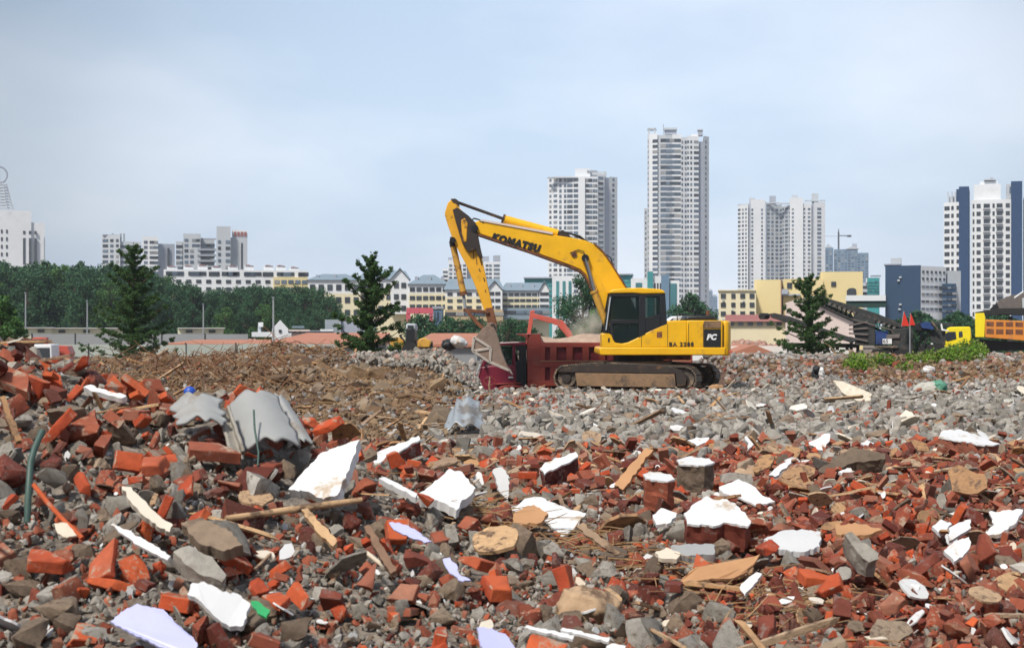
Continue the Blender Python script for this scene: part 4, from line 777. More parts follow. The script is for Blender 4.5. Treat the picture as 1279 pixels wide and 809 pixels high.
# wheel loader seen end-on
Y = 66; x0 = X(514, Y); gl = 0; e = thing('wheel_loader', (x0, Y, gl), 'yellow and black site machine standing between conifer and rubble pile', 'loader')
zc = Z(430, Y)
MB().box((x0, Y, zc + .0), (.42, 1.8, 1.5)).build('chassis', 'black', e, bevel=.05); MB().prism([(x0 - .24, Z(413, Y)), (x0 - .20, Z(404, Y)), (x0 + .2, Z(404, Y)), (x0 + .24, Z(413, Y))], Y - .6, Y + .9).build('cab', 'w_grey', e, bevel=.04); MB().box((x0, Y - .63, Z(409, Y)), (.26, .05, .2)).build('window', 'pane_dark', e)
for s_ in (-1, 1):
    MB().prism([(x0 + s_ * .28, Z(434, Y)), (x0 + s_ * .34, Z(424, Y)), (x0 + s_ * .62, Z(421, Y)), (x0 + s_ * .98, Z(426, Y)), (x0 + s_ * .9, Z(434, Y))], Y - .7, Y + .5).build('fender', 'yellow_dull', e, bevel=.06, seg=2); MB().tube([(x0 + s_ * .8 - .2, Y - .2, Z(440, Y)), (x0 + s_ * .8 + .2, Y - .2, Z(440, Y))], .5, 16).build('wheel', 'rubber', e)
MB().tube([(x0, Y - 1.25, Z(436, Y)), (x0, Y - 1.0, Z(436, Y))], .35, 14).build('wheel', 'rubber', e); MB().tube([(x0 - .25, Y - .5, zc), (x0 - .5, Y - .6, Z(418, Y))], .06, 6).build('exhaust', 'dark_steel', e)

# conveyor / screening plant
Y = 70; e = thing('screening_plant', (X(1085, Y), Y, 0), 'dark screening plant with a long sloping conveyor beside the right conifer', 'conveyor machine')
def pb(par, name, m, pix, y0, y1, YY=None, bevel=.02, ref=None): return MB().pp(pix, ref or Y, y0, y1).build(name, m, par, smooth=30, bevel=bevel)
pb(e, 'main_conveyor', 'dark_steel', [(1024, 369), (1027, 374.5), (1092, 400), (1126, 410.5), (1130, 407), (1096, 392), (1060, 380)], Y - .6, Y + .6)
lat = MB()
for i in range(14):
    a = 1030 + i * 5.2; za = 374.5 + (a - 1027) * .36; zb = za + 7 + i * .55; lat.tube([P(a, za, Y - .55), P(a + 2.6, zb, Y - .55), P(a + 5.2, za + 1.9, Y - .55)], .04, 5)
lat.tube([P(1029, 381, Y - .55), P(1096, 413, Y - .55)], .07, 6); lat.tube([P(1029, 381, Y + .55), P(1096, 413, Y + .55)], .07, 6); lat.build('truss', 'dark_steel', e)
lg = MB()
for i in range(16): a = 1030 + i * 6; lg.tube([P(a, 373.5 + (a - 1027) * .385, Y - .75), P(a, 373.5 + (a - 1027) * .385, Y + .75)], .07, 8)
lg.build('idler_rollers', 'hopper', e); MB().tube([P(1025, 372, Y - .7), P(1025, 372, Y + .7)], .16, 12).build('head_drum', 'rubber', e)
pb(e, 'side_conveyor', 'dark_steel', [(966, 392), (969, 397), (984, 402), (1010, 411), (1066, 428), (1072, 424), (1020, 406), (990, 395), (972, 391)], Y - 2.2, Y - 1.4); MB().tube([P(968, 394.5, Y - 2.3), P(968, 394.5, Y - 1.3)], .16, 12).build('head_drum', 'rubber', e)
pb(e, 'tail_conveyor', 'dark_steel', [(984, 428), (985, 432.5), (1070, 434), (1070, 429)], Y - 1.2, Y - .3)
for i in range(7): MB().box(P(992 + i * 12, 433.6, Y - .8), (.16, .5, .3)).build('roller_bracket', 'hopper', e)
pb(e, 'screen_box', 'dark_steel', [(1067, 394), (1075, 391), (1093, 400), (1093, 431), (1068, 431), (1069, 422), (1066, 412)], Y - 1.1, Y + 1.1)
for q in range(4): MB().box(P(1080, 404 + q * 6.5, Y - 1.16), (X(1092, Y) - X(1069, Y), .1, .08), (0, R(-12 + q * 8), 0)).build('screen_rib', 'hopper', e)
pb(e, 'engine_bay', 'blue_paint', [(1093, 413), (1108, 413), (1108, 430), (1093, 430)], Y - 1.05, Y + 1); pb(e, 'sign_plate', 'white_paint', [(1101.5, 422.8), (1112.5, 422.8), (1112.5, 429), (1101.5, 429)], Y - 1.15, Y - 1.1, bevel=0)
pb(e, 'rear_unit', 'dark_steel', [(1112, 411), (1135, 409), (1138, 414), (1138, 443), (1114, 443)], Y - 1, Y + 1); pb(e, 'deck', 'steel', [(1093, 431.5), (1118, 431.5), (1121, 434), (1093, 434)], Y - 1.2, Y + 1); pb(e, 'fuel_tank', 'hopper', [(1106, 418), (1122, 417), (1122, 422), (1106, 423)], Y - 1.1, Y - .2)
for a in (1016, 1026, 1064, 1072): MB().box((X(a, Y), Y - .8, (Z(431, Y) + .3) / 2), (.16, .16, Z(431, Y) - .0)).build('leg', 'dark_steel', e)
for a in (1100, 1128):
    MB().prism([(X(a, Y) - .6, .1), (X(a, Y) - .75, Z(452, Y)), (X(a, Y) - .4, Z(436, Y)), (X(a, Y) + .4, Z(436, Y)), (X(a, Y) + .6, .1)], Y - 1.1, Y - .6).build('track', 'rubber', e)
wk = MB(); wk.tube([P(1074, 399, Y - 1.2), P(1120, 412, Y - 1.2)], .03, 5); wk.build('handrail', 'hopper', e)
text('0765', .26, 'dark_steel', P(1102.6, 428, Y - 1.16), 0, e, spacing=1.05)
e = thing('warning_flags', (X(1137, 68), 68, 0), 'pair of small red triangular flags on a pole beside the screening plant', 'flags')
MB().tube([(X(1136.5, 68), 68, 0), (X(1136.5, 68), 68, Z(405, 68))], .03, 6).build('pole', 'lamp_steel', e)
for tri in ([(1129, 389), (1126, 407), (1135.4, 407)], [(1137.4, 391.5), (1135.8, 406.4), (1142.8, 405.8)]):
    MB().pp(tri, 68, 67.95, 67.99).build('flag', 'flag', e, smooth=0); MB().tube([P(tri[0][0], tri[0][1] - .5, 68), P(tri[1][0], tri[1][1] + 1, 68)], .02, 5).build('flag_stick', 'lamp_steel', e)
# dark blue crushing machine left of the yellow cab
Y = 74; e = thing('crusher', (X(1162, Y), Y, 0), 'dark blue and black crusher between the red flags and the yellow cab', 'crusher')
pb(e, 'hopper', 'black', [(1139, 407), (1146, 412), (1160, 415), (1166, 408), (1163, 403), (1150, 402)], Y - 1, Y + 1); pb(e, 'body', 'blue_paint', [(1150, 404), (1158, 401.5), (1167, 406), (1166, 412), (1152, 410)], Y - 1.2, Y - 1.02)
pb(e, 'chassis', 'dark_steel', [(1160, 414), (1180, 409), (1180, 431), (1163, 428)], Y - .9, Y + .9); pb(e, 'white_guard', 'white_paint', [(1174, 405), (1175.5, 404), (1177, 411), (1184, 412.5), (1184, 414), (1175, 413)], Y - 1.1, Y - .95); pb(e, 'feed_arm', 'steel', [(1162, 402), (1164, 400.5), (1172, 411), (1170, 412)], Y - 1.3, Y - 1.15)
pb(e, 'track', 'rubber', [(1150, 430), (1178, 430), (1182, 440), (1176, 470), (1152, 470), (1147, 440)], Y - 1, Y - .5); pb(e, 'conveyor', 'dark_steel', [(1163, 402), (1190, 404), (1192, 408), (1164, 407)], Y + .3, Y + 1)
for p_, q_ in (((1140, 405), (1150, 401)), ((1160, 403), (1158, 399)), ((1166, 421), (1163, 431))): MB().tube([P(*p_, Y - 1.1), P(*q_, Y - 1.1)], .05, 6).build('hose', 'rubber', e)

# yellow tipper lorry
Y = 80; e = thing('tipper_truck', (X(1235, Y), Y, 0), 'yellow cabbed tipper lorry with orange body loaded with scrap at the right edge', 'truck')
pb(e, 'cab', 'truck_yellow', [(1180, 432), (1178.6, 422), (1183, 413.5), (1187, 409.3), (1190, 408.2), (1213, 407.8), (1215.5, 430), (1206, 431), (1202, 434), (1194.6, 435), (1190, 437.5), (1183, 438)], Y - 1.15, Y + 1.15, bevel=.06)
pb(e, 'window', 'pane_dark', [(1184, 416.3), (1187.5, 414.2), (1196, 414), (1197, 423), (1186.6, 426.2), (1184.2, 425)], Y - 1.19, Y + 1.19); pb(e, 'window', 'pane_dark', [(1199.8, 414), (1204, 413.5), (1204.6, 420.5), (1199.8, 421.4)], Y - 1.185, Y + 1.185)
MB().add([P(1178.5, 421, Y - 1), P(1178.5, 421, Y - 1) + Vector((0, 2, 0)), P(1183, 413.8, Y - 1) + Vector((0, 2, 0)), P(1183, 413.8, Y - 1)], [(0, 1, 2, 3)]).build('windscreen', 'pane_dark', e)
MB().box(P(1176.8, 424.5, Y - 1.3), (.1, .25, .5)).build('mirror', 'white_paint', e); pb(e, 'bumper', 'w_grey', [(1180, 432), (1183, 438), (1190, 441), (1189, 444), (1180, 440)], Y - 1.2, Y + 1.2)
pb(e, 'body_front', 'truck_yellow', [(1219, 391.5), (1219, 421), (1230, 421), (1231, 397), (1229.5, 391)], Y - 1.25, Y + 1.25)
pb(e, 'body_side', 'truck_orange', [(1230.5, 399), (1318, 403), (1318, 427), (1280, 425.5), (1230.5, 421)], Y - 1.2, Y - 1.05); pb(e, 'body_side', 'truck_orange', [(1230.5, 399), (1318, 403), (1318, 427), (1280, 425.5), (1230.5, 421)], Y + 1.05, Y + 1.2)
for i in range(7):
    for a, b_ in ((401.8, 407.2), (410.6, 416.6)):
        q = 1231.5 + i * 11.2; sh = i * .25; pb(e, 'side_rib_panel', 'rust', [(q + .8, a + sh), (q + 9.4, a + sh + .2), (q + 9.4, b_ + sh + .2), (q + .8, b_ + sh)], Y - 1.215, Y - 1.19, bevel=0)
pb(e, 'body_floor', 'truck_orange', [(1231, 418), (1318, 423), (1318, 427), (1231, 421.5)], Y - 1.0, Y + 1.0); pb(e, 'chassis', 'black', [(1205, 431), (1225, 424), (1318, 430), (1318, 436), (1206, 438)], Y - .5, Y + .5)
for a in (1204, 1262, 1296):
    for q in (-1.05, .8):
        wl = MB().cyl((X(a, Y), Y + q, .55), (X(a, Y), Y + q + .28, .55), .55, 20).build('wheel', 'rubber', e, bevel=.04); MB().cyl((X(a, Y), Y + q - .02, .55), (X(a, Y), Y + q + .3, .55), .24, 12).build('hub', 'truck_orange', wl)
Y = 86; e = thing('feed_hopper', (X(1262, Y), Y, 0), 'grey brown feed hopper with black belt above the orange tipper body', 'hopper')
pb(e, 'hopper_wall', 'hopper', [(1243, 386), (1244, 380), (1249, 374), (1262, 368.5), (1290, 363), (1310, 363), (1310, 386)], Y + 1, Y + 1.3); pb(e, 'belt', 'rubber', [(1220, 390), (1252, 385), (1330, 385), (1330, 395), (1252, 393), (1224, 394)], Y - 1.2, Y + .9); pb(e, 'side_plate', 'w_grey', [(1276, 372), (1300, 372), (1300, 385), (1276, 385)], Y + .7, Y + .95)
for a in (1262, 1312): MB().box((X(a, Y), Y, Z(395, Y) / 2), (.25, 1.6, Z(395, Y))).build('leg', 'dark_steel', e)
pb(e, 'chute', 'black', [(1238, 386), (1246, 378), (1250, 388), (1240, 391)], Y - 1.0, Y + .6); MB().tube([P(1268, 372, Y - .2), P(1279, 364, Y - .2)], .05, 6).build('rail', 'white_paint', e)
# white van just over the engine hood
Y = 120; e = thing('van', (X(853, Y), Y, 0), 'white van roof showing above the excavator engine hood', 'van'); x0 = X(856, Y)
MB().prism([(x0 - 2.1, .4), (x0 - 2.0, Z(405, Y)), (x0 - 1.2, Z(395, Y)), (x0 + 2.1, Z(394, Y)), (x0 + 2.2, .4)], Y - .9, Y + .9).build('body', 'white_paint', e, bevel=.12, seg=2); MB().prism([(x0 - 1.8, Z(404, Y)), (x0 - 1.15, Z(397, Y)), (x0 + 1.8, Z(396.5, Y)), (x0 + 1.8, Z(404, Y))], Y - .93, Y + .93).build('window', 'pane_dark', e)
for a in (-1.3, 1.3): MB().cyl((x0 + a, Y - .95, .35), (x0 + a, Y - .7, .35), .35).build('wheel', 'rubber', e)

for o in list(COL.objects):
    if o.parent is None and o.get('label') and any(k in o['label'] for k in ('screening plant with', 'crusher between', 'tipper lorry', 'feed hopper', 'gateway behind')): o.rotation_euler = (0, 0, -math.atan2(o.location.x, o.location.y))
# ------------------------------------------------------------------ the yellow excavator
EX = thing('excavator', (3.6, 40.07, gz(3.6, 39.0)), 'large yellow crawler excavator on the grey stones reaching its bucket to the maroon truck', 'excavator')
GZ = Z(488, 39.0)
def ex(name, m, pix, Yr, y0, y1, bevel=.02, par=None, seg=1, smooth=30): return MB().pp(pix, Yr, y0, y1).build(name, m, par or EX, smooth=smooth, bevel=bevel, seg=seg)
# undercarriage, yawed
yaw = R(-21)
UC = bpy.data.objects.new('undercarriage', None); COL.objects.link(UC); UC.parent = EX; UC.location = (0, 0, GZ - EX.location.z); UC.rotation_euler = (0, 0, yaw)
def lb(mb, n, m, par=UC, bevel=.015): o = mb.build(n, m, None, bevel=bevel); o.parent = par; return o
def track(cy):
    L = 2.02; r = .335; top = []; n = 12
    path = []                                   # loop of (x, z), slightly sagging and humped over the top
    for i in range(n + 1): a = R(90 + 180 * i / n); path.append((-L + r + math.cos(a) * r, r + .02 + math.sin(a) * r))
    for i in range(1, 14): path.append((-L + r + (2 * L - 2 * r) * i / 14, .02))
    for i in range(n + 1): a = R(-90 + 180 * i / n); path.append((L - r + math.cos(a) * r, r + .02 + math.sin(a) * r))
    for i in range(1, 14):
        f = i / 14; path.append((L - r - (2 * L - 2 * r) * f, 2 * r + .02 + .075 * math.sin(math.pi * f) - .03 * math.sin(2 * math.pi * f)))
    P2 = [Vector((a, 0, b_)) for a, b_ in path]; P2.append(P2[0]); seg = [(P2[i + 1] - P2[i]).length for i in range(len(P2) - 1)]; tot = sum(seg); N_ = 50; mb = MB(); d_ = 0; k = 0
    for i in range(N_):
        t_ = tot * i / N_
        while t_ > d_ + seg[k]: d_ += seg[k]; k += 1
        f = (t_ - d_) / seg[k]; p = P2[k].lerp(P2[k + 1], f); dr = (P2[k + 1] - P2[k]).normalized(); an = math.atan2(-dr.z, dr.x); rot = Matrix.Rotation(an, 3, 'Y'); nr_ = Vector((-dr.z, 0, dr.x)) * -1
        mb.box(p + Vector((0, cy, 0)), (tot / N_ * .93, .60, .035), rot)
        for q in (-.35, 0, .35): mb.box(p + Vector((0, cy, 0)) + rot @ Vector((q * tot / N_, 0, 0)), (.018, .58, .075), rot)
    tk = lb(mb, 'track_belt', 'steel', bevel=0)
    fr = MB(); fr.prism([(-1.35, .12), (-1.40, .49), (1.43, .49), (1.48, .12)], cy - .325, cy + .24); lb(fr, 'track_frame', 'trackbrown')
    tp = MB(); tp.prism([(-1.6, .50), (-1.93, .50), (-1.84, .62), (-1.2, .73), (.1, .765), (1.2, .72), (1.62, .60), (1.78, .40), (1.74, .18), (1.5, .14), (1.45, .5)], cy - .31, cy + .22); lb(tp, 'upper_frame', 'grease')
    for x_, n_ in ((-L + r, 'idler'), (L - r, 'sprocket')):
        w_ = lb(MB().cyl((x_, cy - .2, r + .02), (x_, cy + .2, r + .02), .28, 24), n_, 'steel'); c_ = MB().cyl((x_, cy - .25, r + .02), (x_, cy + .25, r + .02), .14, 16).build('hub', 'grease'); c_.parent = w_
    for i in range(7): lb(MB().cyl((-1.35 + i * .45, cy - .22, .13), (-1.35 + i * .45, cy + .22, .13), .09, 12), 'track_roller', 'grease')
    for q in (-.3, 1.0): lb(MB().cyl((q, cy - .28, .6), (q, cy - .2, .6), .05, 10), 'bolt', 'black', bevel=0)
track(-1.17); track(1.17)
lb(MB().box((0, 0, .62), (1.5, 1.9, .38)), 'centre_frame', 'trackbrown'); 
for q in (-.55, .55): lb(MB().box((q, 0, .5), (.35, 2.1, .3)), 'cross_beam', 'trackbrown')
MB().cyl((3.6, 40.07, Z(452, 39)), (3.6, 40.07, Z(441.5, 39)), .72, 32).build('slewing_ring', 'grease', EX)
# house: near side is the plane Y = 38.72, the far side 41.35
n_, f_ = 38.72, 41.35
ex('deck_skirt', 'yellow', [(749, 442), (749, 436), (751, 433.6), (906, 433.6), (906, 443.6), (751, 443.6)], n_, n_, f_, .05, seg=2)
ex('side_body', 'yellow', [(752, 433.8), (752, 417), (755, 415.5), (761, 416), (764, 418.5), (766, 424), (769, 428), (777, 429), (784, 427.6), (796, 422), (814, 412), (833, 404), (833.6, 400.6), (858, 400), (858, 433.8)], n_, n_ + .03, n_ + .98, .025, seg=2)
ex('side_body', 'yellow', [(858, 433.8), (858, 400), (903, 400), (903, 433.8)], n_, n_ + .035, n_ + 1.2, .025, seg=2)
ex('side_body', 'yellow', [(800, 433.8), (800, 412), (812, 405), (832, 401), (903, 401), (903, 433.8)], n_, n_ + 1.75, f_ - .02, .04, seg=2)
ex('engine_cover', 'yellow', [(834, 433), (834, 402), (838, 400.2), (903, 400.2), (903, 433)], n_, n_ + .9, n_ + 1.8, .02)
cw = MB(); z0, z1 = Z(444.5, n_), Z(400.3, n_)
pl = [(X(903.5, n_), n_ + .05), (X(910, n_), n_ + .06), (X(916, n_) - .02, n_ + .35), (X(917.5, n_), n_ + .95), (X(917.5, n_), f_ - .95), (X(916, n_) - .02, f_ - .35), (X(910, n_), f_ - .06), (X(903.5, n_), f_ - .05)]
cw.plan(pl, z0, z1); cwo = cw.build('counterweight', 'yellow', EX, bevel=.09, seg=3)
ex('tail_lamp', 'red_paint', [(911, 438), (915, 438), (915, 441), (911, 441)], n_, n_ + .02, n_ + .1, .005)
ex('grille_panel', 'black', [(879.3, 411), (900.5, 411), (900.5, 434), (879.3, 434)], n_, n_ + .015, n_ + .06, .005)
ex('trim_panel', 'trackbrown', [(879.3, 400.6), (900.5, 400.6), (900.5, 409.6), (879.3, 409.6)], n_, n_ + .012, n_ + .06, .005)
for a in (801, 833.8, 860, 878.3, 903.2): ex('panel_seam', 'grease', [(a, 404 if a > 830 else 419.5), (a + .55, 404 if a > 830 else 419.2), (a + .55, 433.4), (a, 433.4)], n_, n_ + .022, n_ + .05, 0)
ex('warning_decal', 'rust', [(820.5, 414.5), (827, 414), (827, 421.5), (820.5, 421.5)], n_, n_ + .022, n_ + .04, 0)
ex('step_handle', 'black', [(759.5, 422), (761.5, 422), (761.5, 427), (759.5, 427)], n_, n_ + .01, n_ + .05, .005)
ex('engine_hood', 'black', [(856.5, 400.4), (858, 396), (862, 393.6), (892, 393.6), (896.5, 396), (898, 400.4)], n_, n_ + .35, n_ + 1.7, .06, seg=2)
ex('hood_cap', 'w_grey', [(848, 400.6), (849.5, 396), (855, 394), (859, 394.5), (857, 400.6)], n_, n_ + 1.2, n_ + 1.6, .03, seg=2)
hr = MB(); hr.tube([P(846, 400, n_ + .2), P(846, 394, n_ + .2), P(860, 393, n_ + .2)], .018, 6); hr.build('handrail', 'black', EX)
ex('belly_plate', 'trackbrown', [(829, 443.6), (829, 450), (868, 450), (868, 443.6)], n_, n_ + .9, f_ - .5, .01)
MB().tube([P(884, 400, n_ + 1.9), P(884, 388, n_ + 1.9)], .05, 10).build('exhaust', 'rust', EX)
text('PC', .21, 'white_paint', P(882.5, 424, n_ + .008), 0, EX, bold=.012, shear=.25); text('BA 2288', .16, 'grease', P(835.5, 432.3, n_ + .02), 0, EX, bold=.006, spacing=1.25)
# cab
cy0, cy1 = n_ + .02, n_ + 1.06
CB = MB()
def cabframe(ya, yb):
    CB.pp([(753, 415.6), (762, 367), (765, 368.5), (763.6, 378), (760.5, 400), (761.5, 416)], n_, ya, yb)                # front post
    CB.pp([(762, 367), (763, 365.4), (831, 365.4), (831.3, 370.5), (765, 370.5)], n_, ya, yb)                              # roof rail
    CB.pp([(798.4, 370.3), (806.3, 370.3), (806.3, 417.2), (797.6, 421.6)], n_, ya, yb)                                       # door post
    CB.pp([(824.5, 370.3), (831.3, 370.3), (833.2, 404.2), (824.5, 407.6)], n_, ya, yb)                                     # rear post
    CB.pp([(806.2, 397.5), (824.6, 392.5), (824.6, 407.7), (806.2, 415.4)], n_, ya, yb)                                     # lower rear panel
    CB.pp([(761, 399.4), (798, 398.6), (798, 404), (761.5, 404.4)], n_, ya, yb)                                             # door bar
    CB.pp([(761.5, 404), (765.3, 404), (768, 427.5), (766, 424), (764, 418.5), (761.4, 416)], n_, ya, yb)
for ya, yb in ((cy0, cy0 + .06), (cy1 - .06, cy1)):
    CB = MB(); cabframe(ya, yb); CB.build('cab_frame', 'black', EX, bevel=.008)
ex('cab_roof', 'yellow', [(761, 366.4), (762, 363.2), (766, 361.2), (785, 359.6), (801, 359.4), (824, 361), (829, 362.6), (831.5, 366.4), (802, 367), (790, 366)], n_, cy0 - .03, cy1 + .03, .03, seg=2)
for ya in (cy0 + .025, cy1 - .03):
    ex('window', 'cab_glass', [(764, 370), (798.6, 370), (798.6, 399.5), (760.8, 400)], n_, ya, ya + .008, 0)
    ex('window', 'cab_glass', [(763.5, 403.8), (798, 403.6), (798, 421), (786, 426.5), (777, 428.5), (768, 427.6)], n_, ya, ya + .008, 0)
    ex('window', 'cab_glass', [(806, 370), (824.6, 370), (824.6, 393), (806, 398)], n_, ya, ya + .008, 0)
ws = MB().add([P(762.6, 368, cy0 + .05), P(754.5, 414, cy0 + .05), P(754.5, 414, cy0 + .05) + Vector((0, .94, 0)), P(762.6, 368, cy0 + .05) + Vector((0, .94, 0))], [(0, 1, 2, 3)]); ws.build('windscreen', 'cab_glass', EX, smooth=0)
ex('cab_floor', 'black', [(755, 416), (833, 405), (833, 433), (755, 433)], n_, cy0 + .1, cy1 - .1, 0)
st = ex('seat', 'rubber', [(790, 416), (788, 400), (800, 400), (801, 384), (806, 384), (807, 416)], n_, cy0 + .3, cy0 + .75, .03, seg=2); MB().pp([(801, 383), (801, 377), (805, 377), (806, 383)], n_, cy0 + .4, cy0 + .65).build('headrest', 'rubber', st, bevel=.02)
ex('control_lever', 'black', [(775, 416), (777, 400), (779, 400), (778, 416)], n_, cy0 + .3, cy0 + .34, 0); ex('console', 'grease', [(768, 424), (770, 408), (779, 404), (783, 406), (784, 424)], n_, cy0 + .55, cy0 + .9, .02)
MB().tube([P(757, 412, cy0 - .05), P(762.5, 371, cy0 - .05)], .018, 6).build('grab_rail', 'w_grey', EX)
# boom
YB = 40.1
BOOMPX = [(592.5, 290.5), (591.5, 279), (599, 276.5), (640, 284), (686, 293.6), (718.6, 298.5), (730, 301), (741, 305.5), (752, 315.5), (762, 329.5), (771, 344), (782, 361.5), (793, 385), (799, 425), (783, 436), (772, 432), (757, 404), (751.5, 393), (745, 377), (738, 358.5), (731, 343), (724, 337), (710, 331), (686, 322.5), (660, 313), (634, 304.5)]
bm_o = ex('boom', 'yellow', BOOMPX, YB, YB - .27, YB + .27, .018)
ex('boom_edge', 'rust', [(593, 291), (634, 305), (660, 313.5), (686, 323), (710, 331.6), (724, 337.6), (731, 343.6), (738, 359), (745, 377.4), (743.6, 378), (736.6, 360), (729.6, 345.4), (723, 339.6), (709.6, 333.8), (685.4, 325), (659.4, 315.4), (633.4, 307), (592.6, 293)], YB, YB - .31, YB + .31, 0, par=bm_o)
ex('boom_edge', 'rust', [(742, 304.2), (753, 314.4), (763, 328.4), (772, 343), (783, 360.6), (782, 361.7), (771, 344.2), (762, 329.7), (752, 315.7), (741, 305.6)], YB, YB - .30, YB + .30, 0, par=bm_o)
ex('boom_top_plate', 'w_pink', [(603, 275.2), (640, 281.8), (690, 291), (690, 293.8), (640, 284.4), (599, 276.8)], YB, YB - .30, YB + .30, 0, par=bm_o)
tx = text('KOMATSU', .262, 'black', P(613.8, 299.2, YB - .285), R(14.5), EX, bold=.022, shear=.1, spacing=1.2)
MB().tube([P(670.5 + 3.4 * math.cos(a * .5236), 312.6 - 3.4 * math.sin(a * .5236), YB - .275) for a in range(13)], .008, 5, False).build('worn_logo_ring', 'rust', EX)
MB().cyl(P(731, 322.2, YB - .46), P(731, 322.2, YB + .46), .105, 20).build('cylinder_pin', 'black', EX); MB().cyl(P(717, 317.5, YB - .31), P(717, 317.5, YB + .31), .08, 16).build('boss', 'rust', EX)
for s_ in (-1, 1):
    q = YB + s_ * .40
    c_ = MB().tube([P(752.5, 392, q), P(742.5, 365, q)], .10, 14); c_.tube([P(742.5, 366, q), P(741.5, 363, q)], .12, 14); c_.tube([P(759, 408, q), P(752.5, 392, q)], .10, 14); co = c_.build('boom_cylinder', 'yellow_dull', EX)
    MB().tube([P(742, 364, q), P(731, 322.5, q)], .062, 12).build('piston_rod', 'chrome', co)
    ex('rod_guard', 'yellow_dull', [(728.5, 325), (731.5, 323), (742, 352), (745, 362), (740, 366), (737, 356)], YB, q + (-.05 if s_ < 0 else .0) + .06, q + .12, 0, par=co)
# arm cylinder over the boom
ac = MB().tube([P(629, 273.6, YB), P(696.5, 291.8, YB)], .118, 16).build('arm_cylinder', 'yellow', EX, bevel=0); MB().tube([P(571, 252.6, YB), P(631, 274.2, YB)], .045, 12).build('piston_rod', 'grease', ac)
MB().tube([P(627.4, 272.9, YB), P(630, 273.8, YB)], .135, 16).build('gland', 'grease', ac); MB().tube([P(695.5, 291.5, YB), P(706, 294.6, YB)], .10, 12).build('clevis', 'grease', ac)
ex('cylinder_bracket', 'grease', [(697, 299), (698, 289), (703, 287.5), (710, 293), (716, 300)], YB, YB - .14, YB + .14, .01, par=bm_o)
hs_ = MB()
for o_ in (-.12, .0, .12): hs_.tube([P(700, 292, YB + o_), P(706, 290, YB + o_), P(714, 292.5, YB + o_), P(724, 296 + o_ * 8, YB + o_), P(732, 301, YB + o_), P(746, 309, YB + o_), P(760, 325, YB + o_), P(768, 339, YB + o_)], .026, 7)
hs_.tube([P(588, 276, YB - .2), P(592, 272.8, YB - .22), P(598, 274.4, YB - .2), P(604, 278, YB - .28)], .022, 7); hs_.tube([P(765, 331, YB - .2), P(763, 322, YB - .2), P(757, 318, YB - .2)], .02, 7); hs_.tube([P(712, 316, YB - .3), P(722, 312, YB - .3), P(729, 314, YB - .32), P(731, 321, YB - .32)], .014, 6)
hs_.build('hydraulic_hose', 'rubber', EX)
# arm
ARM = [(559.5, 254.5), (564.6, 249.6), (571, 251.5), (573.5, 259.5), (581, 268), (592, 277), (596, 292), (599, 309.6), (607, 345), (614.8, 382), (619, 398), (620.7, 408), (611, 408.4), (604.4, 385.7), (594, 358), (582, 330), (570, 308), (564.6, 296), (559, 280), (555.6, 268)]
ar = ex('arm', 'yellow_worn', ARM, YB, YB - .2, YB + .2, .015)
ex('pivot_plate', 'grease', [(566, 263), (572, 260.5), (585, 270), (594.5, 279.5), (597.5, 296), (600, 309), (603, 322), (598.5, 322), (594, 312), (586, 316), (578, 305), (572, 286), (568, 272)], YB, YB - .34, YB + .34, .01, par=ar)
ex('pivot_plate', 'yellow_worn', [(576, 276), (581, 273), (585, 280), (584, 303), (580, 304), (577, 292)], YB, YB - .36, YB + .36, .03, par=ar)
ex('arm_tip', 'rust', [(606.2, 385), (615.6, 384), (620, 400), (621.4, 408.6), (610.6, 409), (608, 397)], YB, YB - .215, YB + .215, .01, par=ar)
ex('arm_head', 'grease', [(563, 249.2), (569, 248.8), (572.5, 251.2), (574, 258), (570.5, 256), (566, 254)], YB, YB - .21, YB + .21, .01, par=ar)
for a, b_, w_, h_ in ((590.6, 312, .9, 12), (594.6, 322, .8, 9), (597.8, 336, 1.4, 4), (603.5, 347, 1.4, 5), (599.2, 320, 1, 8), (600, 327, 1.3, 5), (605.4, 362, 1.1, 3.6)): ex('peeled_streak', 'grease', [(a, b_), (a + w_, b_), (a + w_ * 1.9 + .4, b_ + h_), (a + w_ + .2, b_ + h_)], YB, YB - .206, YB - .18, 0, par=ar)
MB().cyl(P(593, 285, YB - .38), P(593, 285, YB + .38), .10, 16).build('pivot_pin', 'black', EX); MB().cyl(P(565.5, 300, YB - .3), P(565.5, 300, YB + .3), .09, 14).build('pivot_pin', 'black', EX)
ex('cylinder_lug', 'grease', [(562, 296), (567, 296), (569, 304), (564, 305.5)], YB, YB - .1, YB + .1, .01, par=ar)
bc = MB().tube([P(565.8, 306, YB), P(578.8, 366, YB)], .09, 14).build('bucket_cylinder', 'yellow_dull', EX); MB().tube([P(578.8, 366, YB), P(581.4, 388, YB)], .045, 10).build('piston_rod', 'w_mid', bc); MB().tube([P(578.2, 364, YB), P(579.2, 368.5, YB)], .11, 14).build('gland', 'rust', bc); MB().tube([P(564.8, 301, YB), P(566, 308, YB)], .095, 12).build('clevis', 'grease', bc)
for s_ in (-1, 1):
    q = YB + s_ * .24
    MB().pp([(579, 385), (583, 385.6), (610, 388), (612, 390), (610, 391.8), (584, 390), (579, 389.4)], YB, q - .04, q + .04).build('linkage', 'rust', EX, bevel=.01)
    MB().pp([(580, 387), (585, 387), (598, 402), (606, 409.5), (603, 412.5), (594, 404.5)], YB, q + .07 * s_ - .035, q + .07 * s_ + .035).build('linkage', 'rust', EX, bevel=.01)
